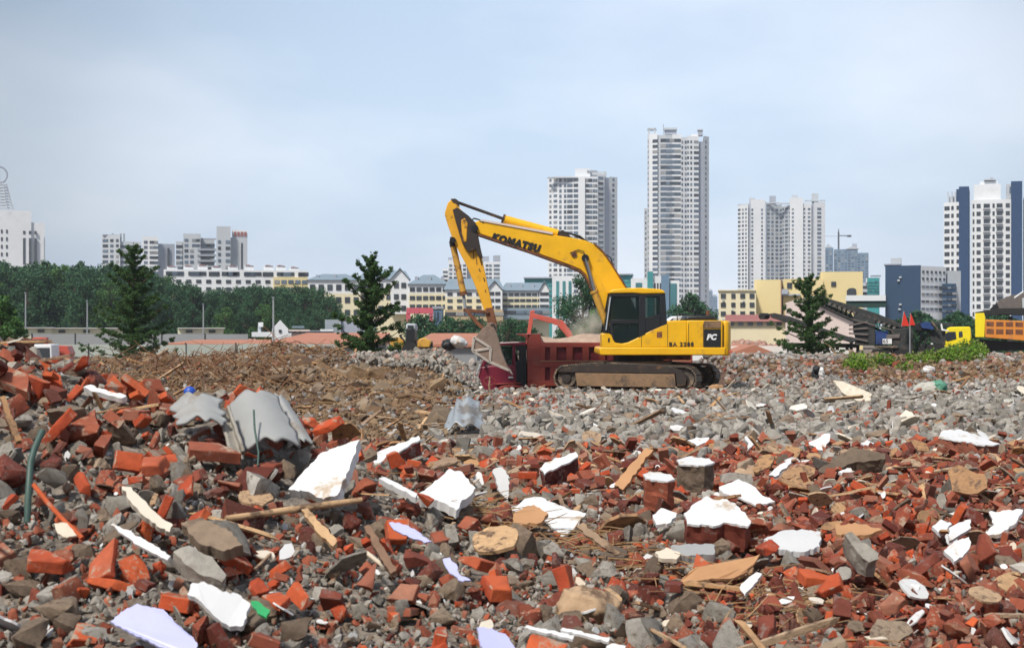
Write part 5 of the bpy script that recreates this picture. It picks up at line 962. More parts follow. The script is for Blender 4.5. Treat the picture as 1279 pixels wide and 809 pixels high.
# bucket
BK = bpy.data.objects.new('bucket', None); COL.objects.link(BK); BK.parent = EX; BK.location = P(615, 408, YB) - EX.location; BK.rotation_euler = (0, 0, 0)
def bk(mb, n, m, bevel=.01): return mb.build(n, m, BK, bevel=bevel)
by0, by1 = YB - .62, YB + .62
prof = [(636.5, 461), (632, 452), (627.5, 441), (624.5, 430), (621, 417), (617, 409), (608, 406.5), (601, 412.5), (595, 420), (592.5, 428)]
inn = [(634, 461), (629, 451), (624.5, 440), (621.6, 430), (618, 418.6), (614.6, 411.8), (608.6, 409.6), (602.8, 414.4), (597.2, 421.4), (595, 428)]
sh = MB()
for i in range(len(prof) - 1): sh.pp([prof[i], prof[i + 1], inn[i + 1], inn[i]], YB, by0, by1)
bk(sh, 'bucket_shell', 'bucket', 0)
side = prof + [(590.5, 437.5), (600, 446.5), (612, 451.6), (624, 455)]
for q in (by0 - .03, by1): bk(MB().pp(side, YB, q, q + .03), 'bucket_side', 'bucket')
for q in (by0 - .06, by1 + .03):
    fb = MB()
    for a, b_ in (((591, 437.5), (612, 451.6)), ((612, 451.6), (636, 461.6)), ((592.5, 421), (613.4, 434)), ((613.4, 434), (612.4, 451.6)), ((592, 438), (613, 434.6)), ((593, 420.6), (590.8, 438))):
        A_ = P(*a, YB); B_ = P(*b_, YB); d_ = B_ - A_; mid = (A_ + B_) / 2; fb.box((mid.x, q + .015, mid.z), (d_.length, .04, .075), Matrix.Rotation(-math.atan2(d_.z, d_.x), 3, 'Y'))
    bk(fb, 'side_cutter', 'bucket_light')
lp = MB().pp([(624, 455), (636.5, 461.5), (635, 463), (612, 453.6)], YB, by0, by1); bk(lp, 'cutting_edge', 'bucket_light')
for i in range(5):
    q = by0 + .06 + i * (by1 - by0 - .12) / 4; bk(MB().pp([(634, 460), (637, 460.6), (641, 468), (636, 463.6)], YB, q - .05, q + .05), 'tooth', 'bucket_light')
for s_ in (-1, 1): bk(MB().pp([(607, 409), (609, 403.6), (614, 402.5), (620, 405), (621, 414)], YB, YB + s_ * .27 - .03, YB + s_ * .27 + .03), 'ear', 'bucket')
bk(MB().cyl(P(615.6, 406.6, YB - .36), P(615.6, 406.6, YB + .36), .065, 14), 'pin', 'grease', 0)

# ------------------------------------------------------------------ maroon tipper truck standing lower behind
YT = 42.6; YF = 45.05
TR = thing('tipper_truck', (X(700, YT), (YT + YF) / 2, 0), 'maroon tipper truck standing below the excavator bucket, half hidden by stones', 'truck')
def tr(name, m, pix, y0, y1, bevel=.015, par=None, seg=1, Yr=None): return MB().pp(pix, Yr or YT, y0, y1).build(name, m, par or TR, smooth=30, bevel=bevel, seg=seg)
tr('cab', 'maroon_cab', [(596.5, 494), (597, 472), (600, 458), (612, 456), (658, 456), (658, 494)], YT + .12, YF - .1, .05, seg=2)
for q in (YT + .12, YF - .18):
    tr('pillar', 'maroon_cab', [(600, 458), (612, 431.6), (617, 431), (616, 434), (606, 457.5)], q, q + .08); tr('pillar', 'maroon_cab', [(640, 431), (644, 431), (644, 457), (640, 457)], q, q + .08)
    tr('pillar', 'black', [(644.5, 431), (658, 431), (658, 437), (657.4, 437), (657.4, 451), (658, 451), (658, 481), (644.5, 481), (644.5, 451), (649, 451), (649, 437), (644.5, 437)], q - .01, q + .06)
    tr('window', 'cab_glass', [(607, 456), (616, 434), (640, 433), (640, 456)], q + .03, q + .045, 0)
tr('cab_roof', 'maroon_cab', [(611, 431.8), (614, 429.6), (622, 428.6), (656, 427.6), (659, 431.4)], YT + .1, YF - .08, .03, seg=2)
tr('roof_dust', 'w_pink', [(622, 428.4), (652, 427.4), (650, 428.2), (624, 429)], YT + .15, YF - .2, 0)
MB().add([P(600.5, 458, YT + .2), P(612.5, 431.6, YT + .2), P(612.5, 431.6, YT + .2) + Vector((0, 2.1, 0)), P(600.5, 458, YT + .2) + Vector((0, 2.1, 0))], [(0, 1, 2, 3)]).build('windscreen', 'cab_glass', TR, smooth=0)
tr('seat', 'rubber', [(646, 456), (640, 440), (643, 438), (650, 456)], YT + .5, YT + 1.0, .03)
tr('door_handle', 'w_grey', [(635, 470.5), (641, 470.3), (641, 472.2), (635, 472.6)], YT + .07, YT + .12, .005); tr('wheel_arch', 'maroon', [(618, 494), (620, 487), (626, 482), (640, 480), (652, 482), (652, 485), (640, 484), (629, 486.5), (624, 494)], YT + .02, YT + .14)
tr('wheel_arch', 'maroon', [(618, 479), (651, 477.6), (651, 479), (618, 480.6)], YT + .05, YT + .13); tr('mirror', 'black', [(600, 441), (602.5, 441), (603, 449), (600.4, 449)], YT - .2, YT - .05)
MB().tube([P(611.6 + 7 * math.cos(a * .5236), 476 - 5.2 * math.sin(a * .5236), YT + .112) for a in range(13)], .012, 5, False).build('door_emblem', 'maroon', TR); MB().tube([P(600, 455, YT + .06), P(594, 470, YT + .02), P(597, 486, YT + .02), P(603, 494, YT + .06)], .02, 6).build('front_rail', 'w_grey', TR)
for a in (608.5,): text('0125', .10, 'maroon', P(606.5, 482, YT + .112), 0, TR)
tr('body_front', 'maroon', [(658.8, 488), (658.8, 417.6), (675, 417.6), (675.3, 423), (677, 426), (681, 427.8), (681, 488)], YT, YT + .12, .01)
tr('body_front', 'maroon', [(658.8, 488), (658.8, 417.6), (664, 417.6), (664, 488)], YT + .1, YF, .01); tr('spill_guard', 'maroon', [(643.5, 417), (675.5, 417), (675.5, 418.4), (662, 419), (659, 425), (655, 420.5)], YT, YF, .01)
# near side: skin with raised ribs round the recessed panels
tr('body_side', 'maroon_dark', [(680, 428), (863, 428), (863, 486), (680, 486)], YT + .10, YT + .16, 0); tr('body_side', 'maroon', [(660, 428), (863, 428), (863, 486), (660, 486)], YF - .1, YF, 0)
xs_ = [675 + 20.2 * i for i in range(10)]
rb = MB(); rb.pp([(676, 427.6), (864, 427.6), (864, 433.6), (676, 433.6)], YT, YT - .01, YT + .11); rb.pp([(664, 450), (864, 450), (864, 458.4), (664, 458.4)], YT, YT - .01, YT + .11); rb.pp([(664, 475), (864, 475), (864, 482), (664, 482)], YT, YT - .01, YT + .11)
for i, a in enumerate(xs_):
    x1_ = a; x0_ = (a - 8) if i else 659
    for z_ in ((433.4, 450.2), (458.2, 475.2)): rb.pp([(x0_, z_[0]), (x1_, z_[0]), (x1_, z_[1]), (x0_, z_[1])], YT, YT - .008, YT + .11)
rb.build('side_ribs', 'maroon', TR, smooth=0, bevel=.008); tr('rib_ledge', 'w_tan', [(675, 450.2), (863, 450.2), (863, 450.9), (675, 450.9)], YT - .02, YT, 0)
tr('tailgate', 'maroon', [(862, 428), (865, 428), (865, 486), (862, 486)], YT, YF, .01); tr('body_floor', 'maroon', [(662, 478), (863, 478), (863, 486), (662, 486)], YT + .1, YF - .1, 0)
tr('chassis', 'black', [(600, 488), (864, 488), (864, 496), (600, 496)], YT + .8, YF - .8, 0)
for a in (622, 800, 850):
    for q in (YT + .1, YF - .45): wl = MB().cyl((X(a, YT), q, .52), (X(a, YT), q + .35, .52), .5, 24).build('wheel', 'rubber', TR, bevel=.04); MB().cyl((X(a, YT), q - .02, .52), (X(a, YT), q + .37, .52), .22, 14).build('hub', 'maroon', wl)
# load heaped in the body: one mass of broken masonry and dust
nx, ny = 60, 22; gx = np.linspace(X(664, YT) + .05, X(862, YT) - .05, nx); gy = np.linspace(YT + .17, YF - .11, ny); GY, GX = np.meshgrid(gy, gx, indexing='ij')
u_ = (GX - gx[0]) / (gx[-1] - gx[0]); v_ = (GY - gy[0]) / (gy[-1] - gy[0]); hz = Z(429.5, YT) + .34 * np.sin(np.pi * v_) ** .6 * (np.sin(np.pi * np.clip(u_ * 1.02 + .05, 0, 1)) ** .35) * (.75 + .25 * vn(GX * 1.3, GY * 1.3, 3)) + .05 * fbm(GX * 6, GY * 6, 4, 3)
ii = np.arange(nx * ny).reshape(ny, nx); ff = np.stack([ii[:-1, :-1], ii[:-1, 1:], ii[1:, 1:], ii[1:, :-1]], -1).reshape(-1, 4)
ld = npobj('rubble_load', np.stack([GX, GY, hz], -1).reshape(-1, 3), ff, mat('dusty load', [(.40, .29, .22)], .95, nscale=5, nvar=.25, bump=.6, bscale=12, bdist=.04), smooth=60); tag(ld, 'pale dusty rubble heaped in the maroon truck body', 'rubble load', kind='stuff')
# dust thrown up beside the boom foot
dm = bpy.data.materials.new('dust'); dm.use_nodes = True; t = dm.node_tree; t.nodes.clear(); o_ = N(t, 'ShaderNodeOutputMaterial'); pv = N(t, 'ShaderNodeVolumePrincipled'); pv.inputs['Color'].default_value = (.85, .80, .70, 1)
tcd = N(t, 'ShaderNodeTexCoord'); nd = N(t, 'ShaderNodeTexNoise'); nd.inputs['Scale'].default_value = 2.2; nd.inputs['Detail'].default_value = 4; t.links.new(tcd.outputs['Object'], nd.inputs['Vector'])
ln = N(t, 'ShaderNodeVectorMath', operation='LENGTH'); mpd = N(t, 'ShaderNodeMapping'); mpd.inputs['Scale'].default_value = (1 / .85, 1 / .8, 1 / .75); t.links.new(tcd.outputs['Object'], mpd.inputs[0]); t.links.new(mpd.outputs[0], ln.inputs[0])
m1 = N(t, 'ShaderNodeMapRange'); m1.inputs[1].default_value = .35; m1.inputs[2].default_value = 1.0; m1.inputs[3].default_value = 1; m1.inputs[4].default_value = 0; t.links.new(ln.outputs['Value'], m1.inputs[0])
m2_ = N(t, 'ShaderNodeMapRange'); m2_.inputs[1].default_value = .42; m2_.inputs[2].default_value = .62; m2_.inputs[4].default_value = 1.3; t.links.new(nd.outputs['Fac'], m2_.inputs[0])
m3_ = N(t, 'ShaderNodeMath', operation='MULTIPLY'); t.links.new(m1.outputs[0], m3_.inputs[0]); t.links.new(m2_.outputs[0], m3_.inputs[1]); t.links.new(m3_.outputs[0], pv.inputs['Density']); t.links.new(pv.outputs[0], o_.inputs['Volume'])
dc = P(736, 409, 43.8); du = MB().ball((0, 0, 0), 1.0, (.85, .8, .75), 24, 16).build('dust', dm, None); du.location = dc; tag(du, 'thin pale dust rising from the truck body beside the boom foot', 'dust', kind='stuff')
# ------------------------------------------------------------------ rubble: templates
def tmpl(bm):
    bmesh.ops.triangulate(bm, faces=bm.faces[:]); bm.verts.ensure_lookup_table(); bm.normal_update()
    V = np.array([v.co[:] for v in bm.verts]); Fc = np.array([[v.index for v in f.verts] for f in bm.faces]); bm.free(); return V, Fc
def jitter(bm, amp, sc, seed):
    for v in bm.verts:
        n = mnoise.noise_vector(v.co * sc + Vector((seed * 3.1, seed * 1.7, 0))); v.co += n * amp
def hullchunk(seed, npt, ax, sub, amp, roundness=0):
    rg = random.Random(seed); bm = bmesh.new()
    for i in range(npt):
        if roundness: p = Vector((rg.gauss(0, 1), rg.gauss(0, 1), rg.gauss(0, 1))).normalized() * rg.uniform(.42, .5)
        else: p = Vector((rg.uniform(-.5, .5), rg.uniform(-.5, .5), rg.uniform(-.5, .5)))
        bm.verts.new((p.x * ax[0], p.y * ax[1], p.z * ax[2]))
    r_ = bmesh.ops.convex_hull(bm, input=bm.verts[:]); bmesh.ops.delete(bm, geom=[g for g in r_['geom_interior'] if isinstance(g, bmesh.types.BMVert)], context='VERTS')
    if sub:
        bmesh.ops.subdivide_edges(bm, edges=bm.edges[:], cuts=sub, use_grid_fill=True, smooth=.35 if roundness else .12); jitter(bm, amp, 5, seed); jitter(bm, amp * .5, 14, seed + 9)
    return tmpl(bm)
def brick(seed, hi=True):
    rg = random.Random(seed); bm = bmesh.new(); bmesh.ops.create_cube(bm, size=1)
    for v in bm.verts: v.co = Vector((v.co.x * .24, v.co.y * .115, v.co.z * .055))
    k = seed % 5
    def cut(no, co):
        no = Vector(no).normalized(); g = bm.verts[:] + bm.edges[:] + bm.faces[:]; bmesh.ops.bisect_plane(bm, geom=g, plane_co=co, plane_no=no, clear_outer=True); bmesh.ops.holes_fill(bm, edges=[e for e in bm.edges if e.is_boundary])
    if k in (1, 2, 3): cut((1, rg.uniform(-.5, .5), rg.uniform(-.4, .4)), (rg.uniform(-.03, .04), 0, 0))
    if k in (2,): cut((-1, rg.uniform(-.6, .6), rg.uniform(-.5, .5)), (-.07, 0, 0))
    if k in (4, 0): cut((1, rg.choice((-1, 1)) * .9, rg.uniform(-.3, .3)), (rg.uniform(.05, .08), 0, 0))
    if rg.random() < .6: cut((rg.uniform(-1, 1), rg.uniform(-1, 1), rg.uniform(.3, 1)), (0, 0, .018))
    if hi:
        bmesh.ops.bevel(bm, geom=bm.edges[:], offset=.0045, segments=1, affect='EDGES', clamp_overlap=True)
        for q in range(2): bmesh.ops.subdivide_edges(bm, edges=[e for e in bm.edges if e.calc_length() > (.04, .022)[q]], cuts=1, use_grid_fill=True); bmesh.ops.triangulate(bm, faces=[f for f in bm.faces if len(f.verts) > 4])
        jitter(bm, .0035, 30, seed); jitter(bm, .0045, 9, seed + 3)
    c = sum((v.co for v in bm.verts), Vector()) / len(bm.verts)
    for v in bm.verts: v.co -= c
    return tmpl(bm)
def shard(seed, hi=True):
    rg = random.Random(seed); n = rg.randint(6, 11); bm = bmesh.new(); el_ = rg.uniform(.5, .95); th = rg.uniform(.03, .07)
    pts = [(math.cos(6.283 * i / n) * .5 * rg.uniform(.6, 1.1), math.sin(6.283 * i / n) * .5 * el_ * rg.uniform(.6, 1.1)) for i in range(n)]
    if hi:
        q = []
        for i in range(n):
            a, b_ = Vector(pts[i]), Vector(pts[(i + 1) % n]); q.append(a); q.append(a.lerp(b_, .5) + Vector((rg.uniform(-.03, .03), rg.uniform(-.03, .03))))
        pts = [tuple(p) for p in q]
    f = bm.faces.new([bm.verts.new((a, b_, 0)) for a, b_ in pts]); r_ = bmesh.ops.extrude_face_region(bm, geom=[f]); bmesh.ops.translate(bm, verts=[g for g in r_['geom'] if isinstance(g, bmesh.types.BMVert)], vec=(0, 0, th))
    bmesh.ops.recalc_face_normals(bm, faces=bm.faces[:]); return tmpl(bm)
def stick(seed, hi=True):
    rg = random.Random(seed); bm = bmesh.new(); bmesh.ops.create_cube(bm, size=1); w_, t_ = rg.uniform(.06, .16), rg.uniform(.025, .06)
    for v in bm.verts: v.co = Vector((v.co.x + (rg.uniform(-.08, .08)), v.co.y * w_ * rg.uniform(.7, 1), v.co.z * t_))
    if hi: bmesh.ops.subdivide_edges(bm, edges=bm.edges[:], cuts=3, use_grid_fill=True); jitter(bm, .012, 4, seed); jitter(bm, .006, 20, seed)
    return tmpl(bm)
TH = {'brick': [brick(i) for i in range(14)], 'chunk': [hullchunk(100 + i, 13 + i % 5, (1, .8, .62), 3, .045) for i in range(14)], 'stone': [hullchunk(200 + i, 16, (1, .82, .66), 2, .03, 1) for i in range(12)], 'shard': [shard(300 + i) for i in range(12)], 'stick': [stick(400 + i) for i in range(10)]}
TL = {'brick': [brick(i, False) for i in range(14)], 'chunk': [hullchunk(100 + i, 12, (1, .8, .62), 1, .05) for i in range(14)], 'stone': [hullchunk(200 + i, 15, (1, .82, .66), 1, .02, 1) for i in range(12)], 'shard': [shard(300 + i, False) for i in range(12)], 'stick': [stick(400 + i, False) for i in range(10)]}
for T_ in (TH, TL): T_['rchunk'] = T_['chunk']; T_['tile'] = T_['shard']
def rotm(e):
    cx, cy, cz = np.cos(e).T; sx, sy, sz = np.sin(e).T
    Rm = np.empty((len(e), 3, 3)); Rm[:, 0, 0] = cy * cz; Rm[:, 0, 1] = sx * sy * cz - cx * sz; Rm[:, 0, 2] = cx * sy * cz + sx * sz
    Rm[:, 1, 0] = cy * sz; Rm[:, 1, 1] = sx * sy * sz + cx * cz; Rm[:, 1, 2] = cx * sy * sz - sx * cz
    Rm[:, 2, 0] = -sy; Rm[:, 2, 1] = sx * cy; Rm[:, 2, 2] = cx * cy; return Rm
def merge(name, kind, m, pos, eul, sc, var, lab, hi=False, smooth=0):
    """one mass of pieces nobody could count"""
    if not len(pos): return
    Vs = []; Fs = []; off = 0; T_ = (TH if hi else TL)[kind]; Rm = rotm(eul)
    for v in range(len(T_)):
        k = np.where(var % len(T_) == v)[0]
        if not len(k): continue
        V, Fc = T_[v]; sc3 = sc[k] if sc.ndim == 2 else np.repeat(sc[k][:, None], 3, 1)
        W = np.einsum('nij,nvj->nvi', Rm[k], V[None] * sc3[:, None, :]) + pos[k][:, None, :]; Vs.append(W.reshape(-1, 3))
        Fs.append((Fc[None] + (np.arange(len(k)) * len(V))[:, None, None]).reshape(-1, 3) + off); off += len(k) * len(V)
    o = npobj(name, np.concatenate(Vs), np.concatenate(Fs), m, smooth=smooth); tag(o, lab, 'rubble', kind='stuff'); return o
MESHC = {}
def tmesh(kind, v, m, smooth):
    k = (kind, v, m)
    if k not in MESHC: V, Fc = TH[kind][v]; MESHC[k] = npmesh(kind, V, Fc, m, smooth)
    return MESHC[k]

# ------------------------------------------------------------------ hand placed pieces (outline, real thickness and tilt)
HERO = []
def onray(px, py, h, Y0):
    """the distance near Y0 at which a piece seen at (px, py) lies h above the rubble"""
    ys = np.linspace(max(4.2, Y0 * .8), Y0 * 1.35, 300); d = CAMZ + (HY - py) / F * ys - ground((px - CX) / F * ys, ys) - h
    k = np.where(d[:-1] * d[1:] <= 0)[0]
    return float(ys[k[np.argmin(abs(ys[k] - Y0))]]) if len(k) else float(ys[np.argmin(abs(d))])
def roughen(o):
    bm = bmesh.new(); bm.from_mesh(o.data); bmesh.ops.recalc_face_normals(bm, faces=bm.faces[:])
    for q in range(3): bmesh.ops.triangulate(bm, faces=[f for f in bm.faces if len(f.verts) > 4]); bmesh.ops.subdivide_edges(bm, edges=[x for x in bm.edges if x.calc_length() > .035], cuts=1, use_grid_fill=True)
    for v in bm.verts: v.co += mnoise.noise_vector(v.co * 14) * .014 + mnoise.noise_vector(v.co * 40) * .006
    bm.to_mesh(o.data); bm.free()
def patch(name, cat, m, q, Ys, lab, bulge=.05, waves=0, amp=.01, th=.015, edge=.02, parent=None):
    """a curved sheet spanned by four corners (top left, top right, bottom right, bottom left)"""
    my = sum(Ys) / 4; dy = onray(sum(a for a, _ in q) / 4, sum(b_ for _, b_ in q) / 4, .16, my) - my; Ys = [Y_ + dy for Y_ in Ys]
    c = [P(a, b_, Y_) for (a, b_), Y_ in zip(q, Ys)]; base = (c[0] + c[1] + c[2] + c[3]) / 4; n = (c[1] - c[0]).cross(c[3] - c[0]).normalized() * -1
    if n.y > 0: n = -n
    K_ = 22; V = []; up = []
    for i in range(K_ + 1):
        for j in range(K_ + 1):
            u, v = j / K_, i / K_; uu = u + (vn(np.array([v * 7.]), np.array([2.]), 5)[0] * edge * (abs(u - .5) * 2) ** 4); vv = v + (vn(np.array([u * 7.]), np.array([5.]), 8)[0] * edge * 1.4 * (abs(v - .5) * 2) ** 4)
            p = c[0].lerp(c[1], uu).lerp(c[3].lerp(c[2], uu), vv); p = p + n * (bulge * math.sin(math.pi * u) + amp * math.sin(waves * u * 6.283) + .006 * mnoise.noise(p * 9)); V.append(p - base)
    Fc = [(i * (K_ + 1) + j, i * (K_ + 1) + j + 1, (i + 1) * (K_ + 1) + j + 1, (i + 1) * (K_ + 1) + j) for i in range(K_) for j in range(K_)]
    o = npobj(name, V, Fc, m, smooth=50); o.location = base; sd_ = o.modifiers.new('thickness', 'SOLIDIFY'); sd_.thickness = th; sd_.offset = 0
    if parent is not None: o.parent = parent; o.location = base - worg(parent)
    else: tag(o, lab, cat)
    HERO.append((q, base.y)); return o
def slab(name, cat, m, pix, lab, th=.02, lift=.07, nrm=(0, -.35, 1), under=None, Yf=None, group=None, wav=0):
    """a flat piece of the given outline lying on the rubble"""
    cx_ = sum(p[0] for p in pix) / len(pix); cy_ = sum(p[1] for p in pix) / len(pix); bx = max(pix, key=lambda p: p[1])
    c = hit(cx_, cy_) if Yf is None else P(cx_, cy_, Yf); n = Vector(nrm).normalized(); c = c + Vector((0, 0, lift)) * (Yf is None)
    c = P(cx_, cy_, onray(cx_, cy_, .11 + th * .8 + (.07 if n.y < -.5 else 0), Yf or c.y))
    pts = []; o3 = Vector((0, 0, CAMZ)); full = []; plain = []
    for a, b_ in pix: d = P(a, b_, 1.0) - o3; plain.append(o3 + d * ((c - o3).dot(n) / d.dot(n)))
    for i in range(len(pix)):                       # ragged edge: extra points between the corners
        a, b_ = pix[i], pix[(i + 1) % len(pix)]; full.append(a); L = math.hypot(a[0] - b_[0], a[1] - b_[1]); k = int(L // 5)
        for q in range(1, k + 1):
            f = q / (k + 1); full.append((a[0] + (b_[0] - a[0]) * f + random.uniform(-1.7, 1.7), a[1] + (b_[1] - a[1]) * f + random.uniform(-1.2, 1.2)))
    for a, b_ in full:
        d = P(a, b_, 1.0) - o3; t_ = (c - o3).dot(n) / d.dot(n); pts.append(o3 + d * t_)
    base = sum(pts, Vector()) / len(pts)
    if any((p - base).length > 2.5 for p in pts): print('SLAB too big', name, lab)
    e_n = n * th; N_ = len(pts)
    if wav:
        u_ax = (pts[0] - base).normalized()
        pts = [p + n * wav * math.sin((p - base).dot(u_ax) * 14) for p in pts]
    def sheet(mb, a0, a1):
        N_ = len(pts)
        lo = [p - n * a1 for p in pts]; hi_ = [p - n * a0 for p in pts]
        s2 = 0; mb.add(lo + hi_, [tuple(range(N_, 2 * N_)), tuple(range(N_ - 1, -1, -1))] + [(i, (i + 1) % N_, N_ + (i + 1) % N_, N_ + i) for i in range(N_)])
    if under:
        e = thing(name, base, lab, cat, group); mb = MB(); sheet(mb, 0, min(.012, th * .3)); mb.build('plaster_face', m, e, smooth=0)
        mb = MB(); pts2 = [base + (p - base) * .96 for p in plain]; pts_s = pts; pts = pts2; sheet(mb, min(.012, th * .3) + .001, th); mo = mb.build('masonry', under, e, smooth=0); pts = pts_s; o = e; roughen(mo)
    else:
        if th > .055: pts = plain
        mb = MB(); sheet(mb, 0, th); o = mb.build(name, m, None, at=base, smooth=0); tag(o, lab, cat, group)
        if th > .055: roughen(o)
    me = [q for q in [o] + list(o.children) if q.type == 'MESH']
    for q in me:
        bm = bmesh.new(); bm.from_mesh(q.data); bmesh.ops.recalc_face_normals(bm, faces=bm.faces[:]); bm.to_mesh(q.data); bm.free()
    HERO.append((pix, base.y)); return o
W_ = 'plaster'; Bk = 'b_maroon'
patch('cement_sheet', 'cement sheet', 'sheet_grey', [(213, 506), (274, 503), (284, 536), (226, 532)], (6.75, 6.7, 6.45, 6.5), 'ragged grey cement sheet on the left heap beside the blue ball', .05, edge=.09)
cs_ = patch('cement_sheet', 'cement sheet', 'sheet_grey', [(285, 508), (346, 499), (378, 560), (302, 567)], (6.7, 6.75, 6.35, 6.3), 'largest bent grey cement sheet with curled right edge behind the dark green stick', .07, edge=.04); patch('curled_edge', '', 'sheet_grey', [(344, 499), (359, 503), (392, 556), (374, 562)], (6.75, 6.68, 6.25, 6.3), None, .05, edge=.03, parent=cs_)
patch('cement_sheet', 'cement sheet', 'c_grey', [(272, 506), (286, 509), (306, 566), (286, 560)], (6.55, 6.5, 6.2, 6.25), 'narrow dark grey curled slab between the two big cement sheets', -.04, edge=.05)
slab('plaster_board', 'plaster board', W_, [(360, 611), (378, 590), (400, 566), (449, 549), (437, 582), (421, 618), (404, 623), (380, 613)], 'large clean white board tilted behind the brown pole, left of centre', .05, nrm=(-.2, -.55, .8), Yf=6.6)
slab('brick_block', 'masonry block', W_, [(447, 575), (484, 559), (523, 543.5), (525, 549), (496, 566), (465, 581)], 'long narrow white faced block tilted right of the big white board', .16, nrm=(-.15, -.25, 1), under=Bk, Yf=8.6)
slab('plaster_board', 'plaster board', W_, [(519, 620), (540, 604), (562, 585), (577, 589), (594, 609), (588, 618), (577, 624), (570, 637), (556, 628), (542, 624)], 'broken white board with ragged lower edge left of the straw', .05, nrm=(.1, -.4, 1), Yf=8.2)
slab('plaster_strip', 'plaster strip', W_, [(473, 597), (480, 595), (521, 616), (519, 621)], 'thin white strip pointing down at the broken white board', .03, Yf=7.6)
slab('brick_block', 'masonry block', W_, [(674, 585), (681, 577), (719, 564), (722, 570), (706, 579), (680, 592)], 'white topped red block in the middle, above the torn paper', .14, nrm=(-.1, -.35, 1), under=Bk, Yf=10.4)
slab('paint_flake', 'plaster piece', W_, [(616, 586), (627, 583), (632, 588), (636, 594), (635, 606), (634, 623), (628, 618), (622, 611), (620, 599)], 'upright white flake standing against a brick left of centre', .03, nrm=(.2, -1, .35), Yf=9.4)
slab('torn_sheet', 'torn sheet', W_, [(616, 637), (645, 634), (655, 625), (676, 621), (705, 630), (732, 641), (724, 650), (719, 658), (702, 667), (680, 647), (650, 640)], 'torn white sheet with tatters beside the tan board in the middle', .015, nrm=(0, -.3, 1), Yf=8.4, wav=.012)
slab('board', 'board', 'wood_tan', [(642, 640), (655, 633), (667, 630), (685, 641), (676, 652), (658, 654), (642, 656)], 'pinkish tan board lying over the torn white sheet', .02, nrm=(0, -.3, 1), Yf=8.25)
slab('wood_plank', 'plank', 'wood_tan', [(767, 606), (786, 581), (808, 558.5), (816, 561), (796, 587), (778, 611.5)], 'fresh tan plank leaning diagonally just right of centre', .03, nrm=(-.3, -.7, .6), Yf=9.4)
slab('brick_block', 'masonry block', W_, [(803, 592), (812, 588), (838, 592), (843, 598), (834, 601), (806, 597)], 'red brick lump with white plaster cap right of the tan plank', .2, nrm=(0, -.22, 1), under='b_red', Yf=9.3)
slab('brick_block', 'masonry block', W_, [(845, 574), (858, 570), (886, 572), (893, 577), (880, 581), (848, 579)], 'grey and red lump with white plaster cap behind the other capped lump', .2, nrm=(0, -.2, 1), under='c_brown', Yf=9.9)
slab('brick_block', 'masonry block', W_, [(854, 641), (868, 628), (883, 619), (895, 624), (908, 623), (924, 634), (938, 650), (934, 657), (904, 652), (895, 656), (858, 654)], 'largest torn white plaster slab on dark masonry right of centre', .15, nrm=(0, -.33, 1), under=Bk, Yf=8.0)
slab('plaster_sheet', 'plaster sheet', W_, [(954, 673), (972, 664), (991, 661), (1010, 662), (1025, 664), (1024, 682), (1000, 689), (975, 686)], 'white plaster sheet with pointed left end lying flat right of centre', .03, nrm=(0, -.25, 1), Yf=7.7)
slab('brick_block', 'masonry block', W_, [(1172, 546), (1178, 537), (1200, 536), (1222, 544), (1250, 554), (1230, 556), (1200, 551)], 'white topped red masonry beam at the right below the grey stones', .16, nrm=(.1, -.15, 1), under='b_red', Yf=11.6)
slab('plaster_sheet', 'plaster sheet', W_, [(1235, 639), (1256, 637), (1278, 636), (1269, 653), (1248, 667), (1228, 669), (1242, 655)], 'large white sheet at the right edge of the brick rubble', .02, nrm=(-.2, -.3, 1), Yf=8.3)
slab('plaster_sheet', 'plaster sheet', W_, [(1164, 657), (1175, 648), (1189, 654), (1183, 661), (1175, 667)], 'small pointed white flake left of two others near the right edge', .02, Yf=8.3)
slab('plaster_sheet', 'plaster sheet', W_, [(1185, 659), (1198, 652), (1212, 648), (1213, 659), (1198, 668), (1186, 675)], 'white flake in the middle of three near the right edge', .02, nrm=(0, -.6, .9), Yf=8.1)
slab('plaster_sheet', 'plaster sheet', W_, [(1179, 687), (1192, 676), (1210, 670), (1212, 681), (1204, 692), (1192, 701)], 'lowest of three white flakes near the right edge', .02, nrm=(0, -.6, .9), Yf=7.7)
slab('plaster_sheet', 'plaster sheet', W_, [(924, 733), (934, 722), (945, 714), (952, 716), (940, 732), (930, 744)], 'white flake leaning against a brick near the bottom right of centre', .02, nrm=(-.3, -.8, .6), Yf=6.4)
slab('plaster_sheet', 'plaster sheet', W_, [(1010, 552), (1022, 547), (1030, 541), (1037, 542), (1036, 551), (1028, 562), (1019, 560)], 'star shaped white flake below the grey stones right of centre', .02, nrm=(0, -.7, .8), Yf=12)
slab('plaster_sheet', 'plaster sheet', W_, [(930, 545), (934, 543), (938, 549), (947, 550), (940, 556), (932, 564), (935, 553)], 'curved white flake right of the excavator tracks in the red rubble', .02, nrm=(0, -.7, .8), Yf=13)
slab('plaster_sheet', 'plaster sheet', W_, [(960, 593), (974, 580), (988, 572), (988, 578), (968, 595)], 'leaf shaped white flake above the papers right of centre', .02, nrm=(-.2, -.6, .8), Yf=9.9)
slab('plaster_sheet', 'plaster sheet', W_, [(859, 549), (870, 545.5), (886, 546), (883, 552), (871, 557)], 'flat oval white flake below the excavator rear', .03, Yf=12.5)
slab('torn_sheet', 'torn sheet', W_, [(898, 609), (910, 605), (922, 600), (940, 606), (950, 614), (968, 625), (945, 629), (925, 622), (904, 618)], 'tattered white papers behind the largest plaster slab', .012, Yf=8.9, wav=.012)
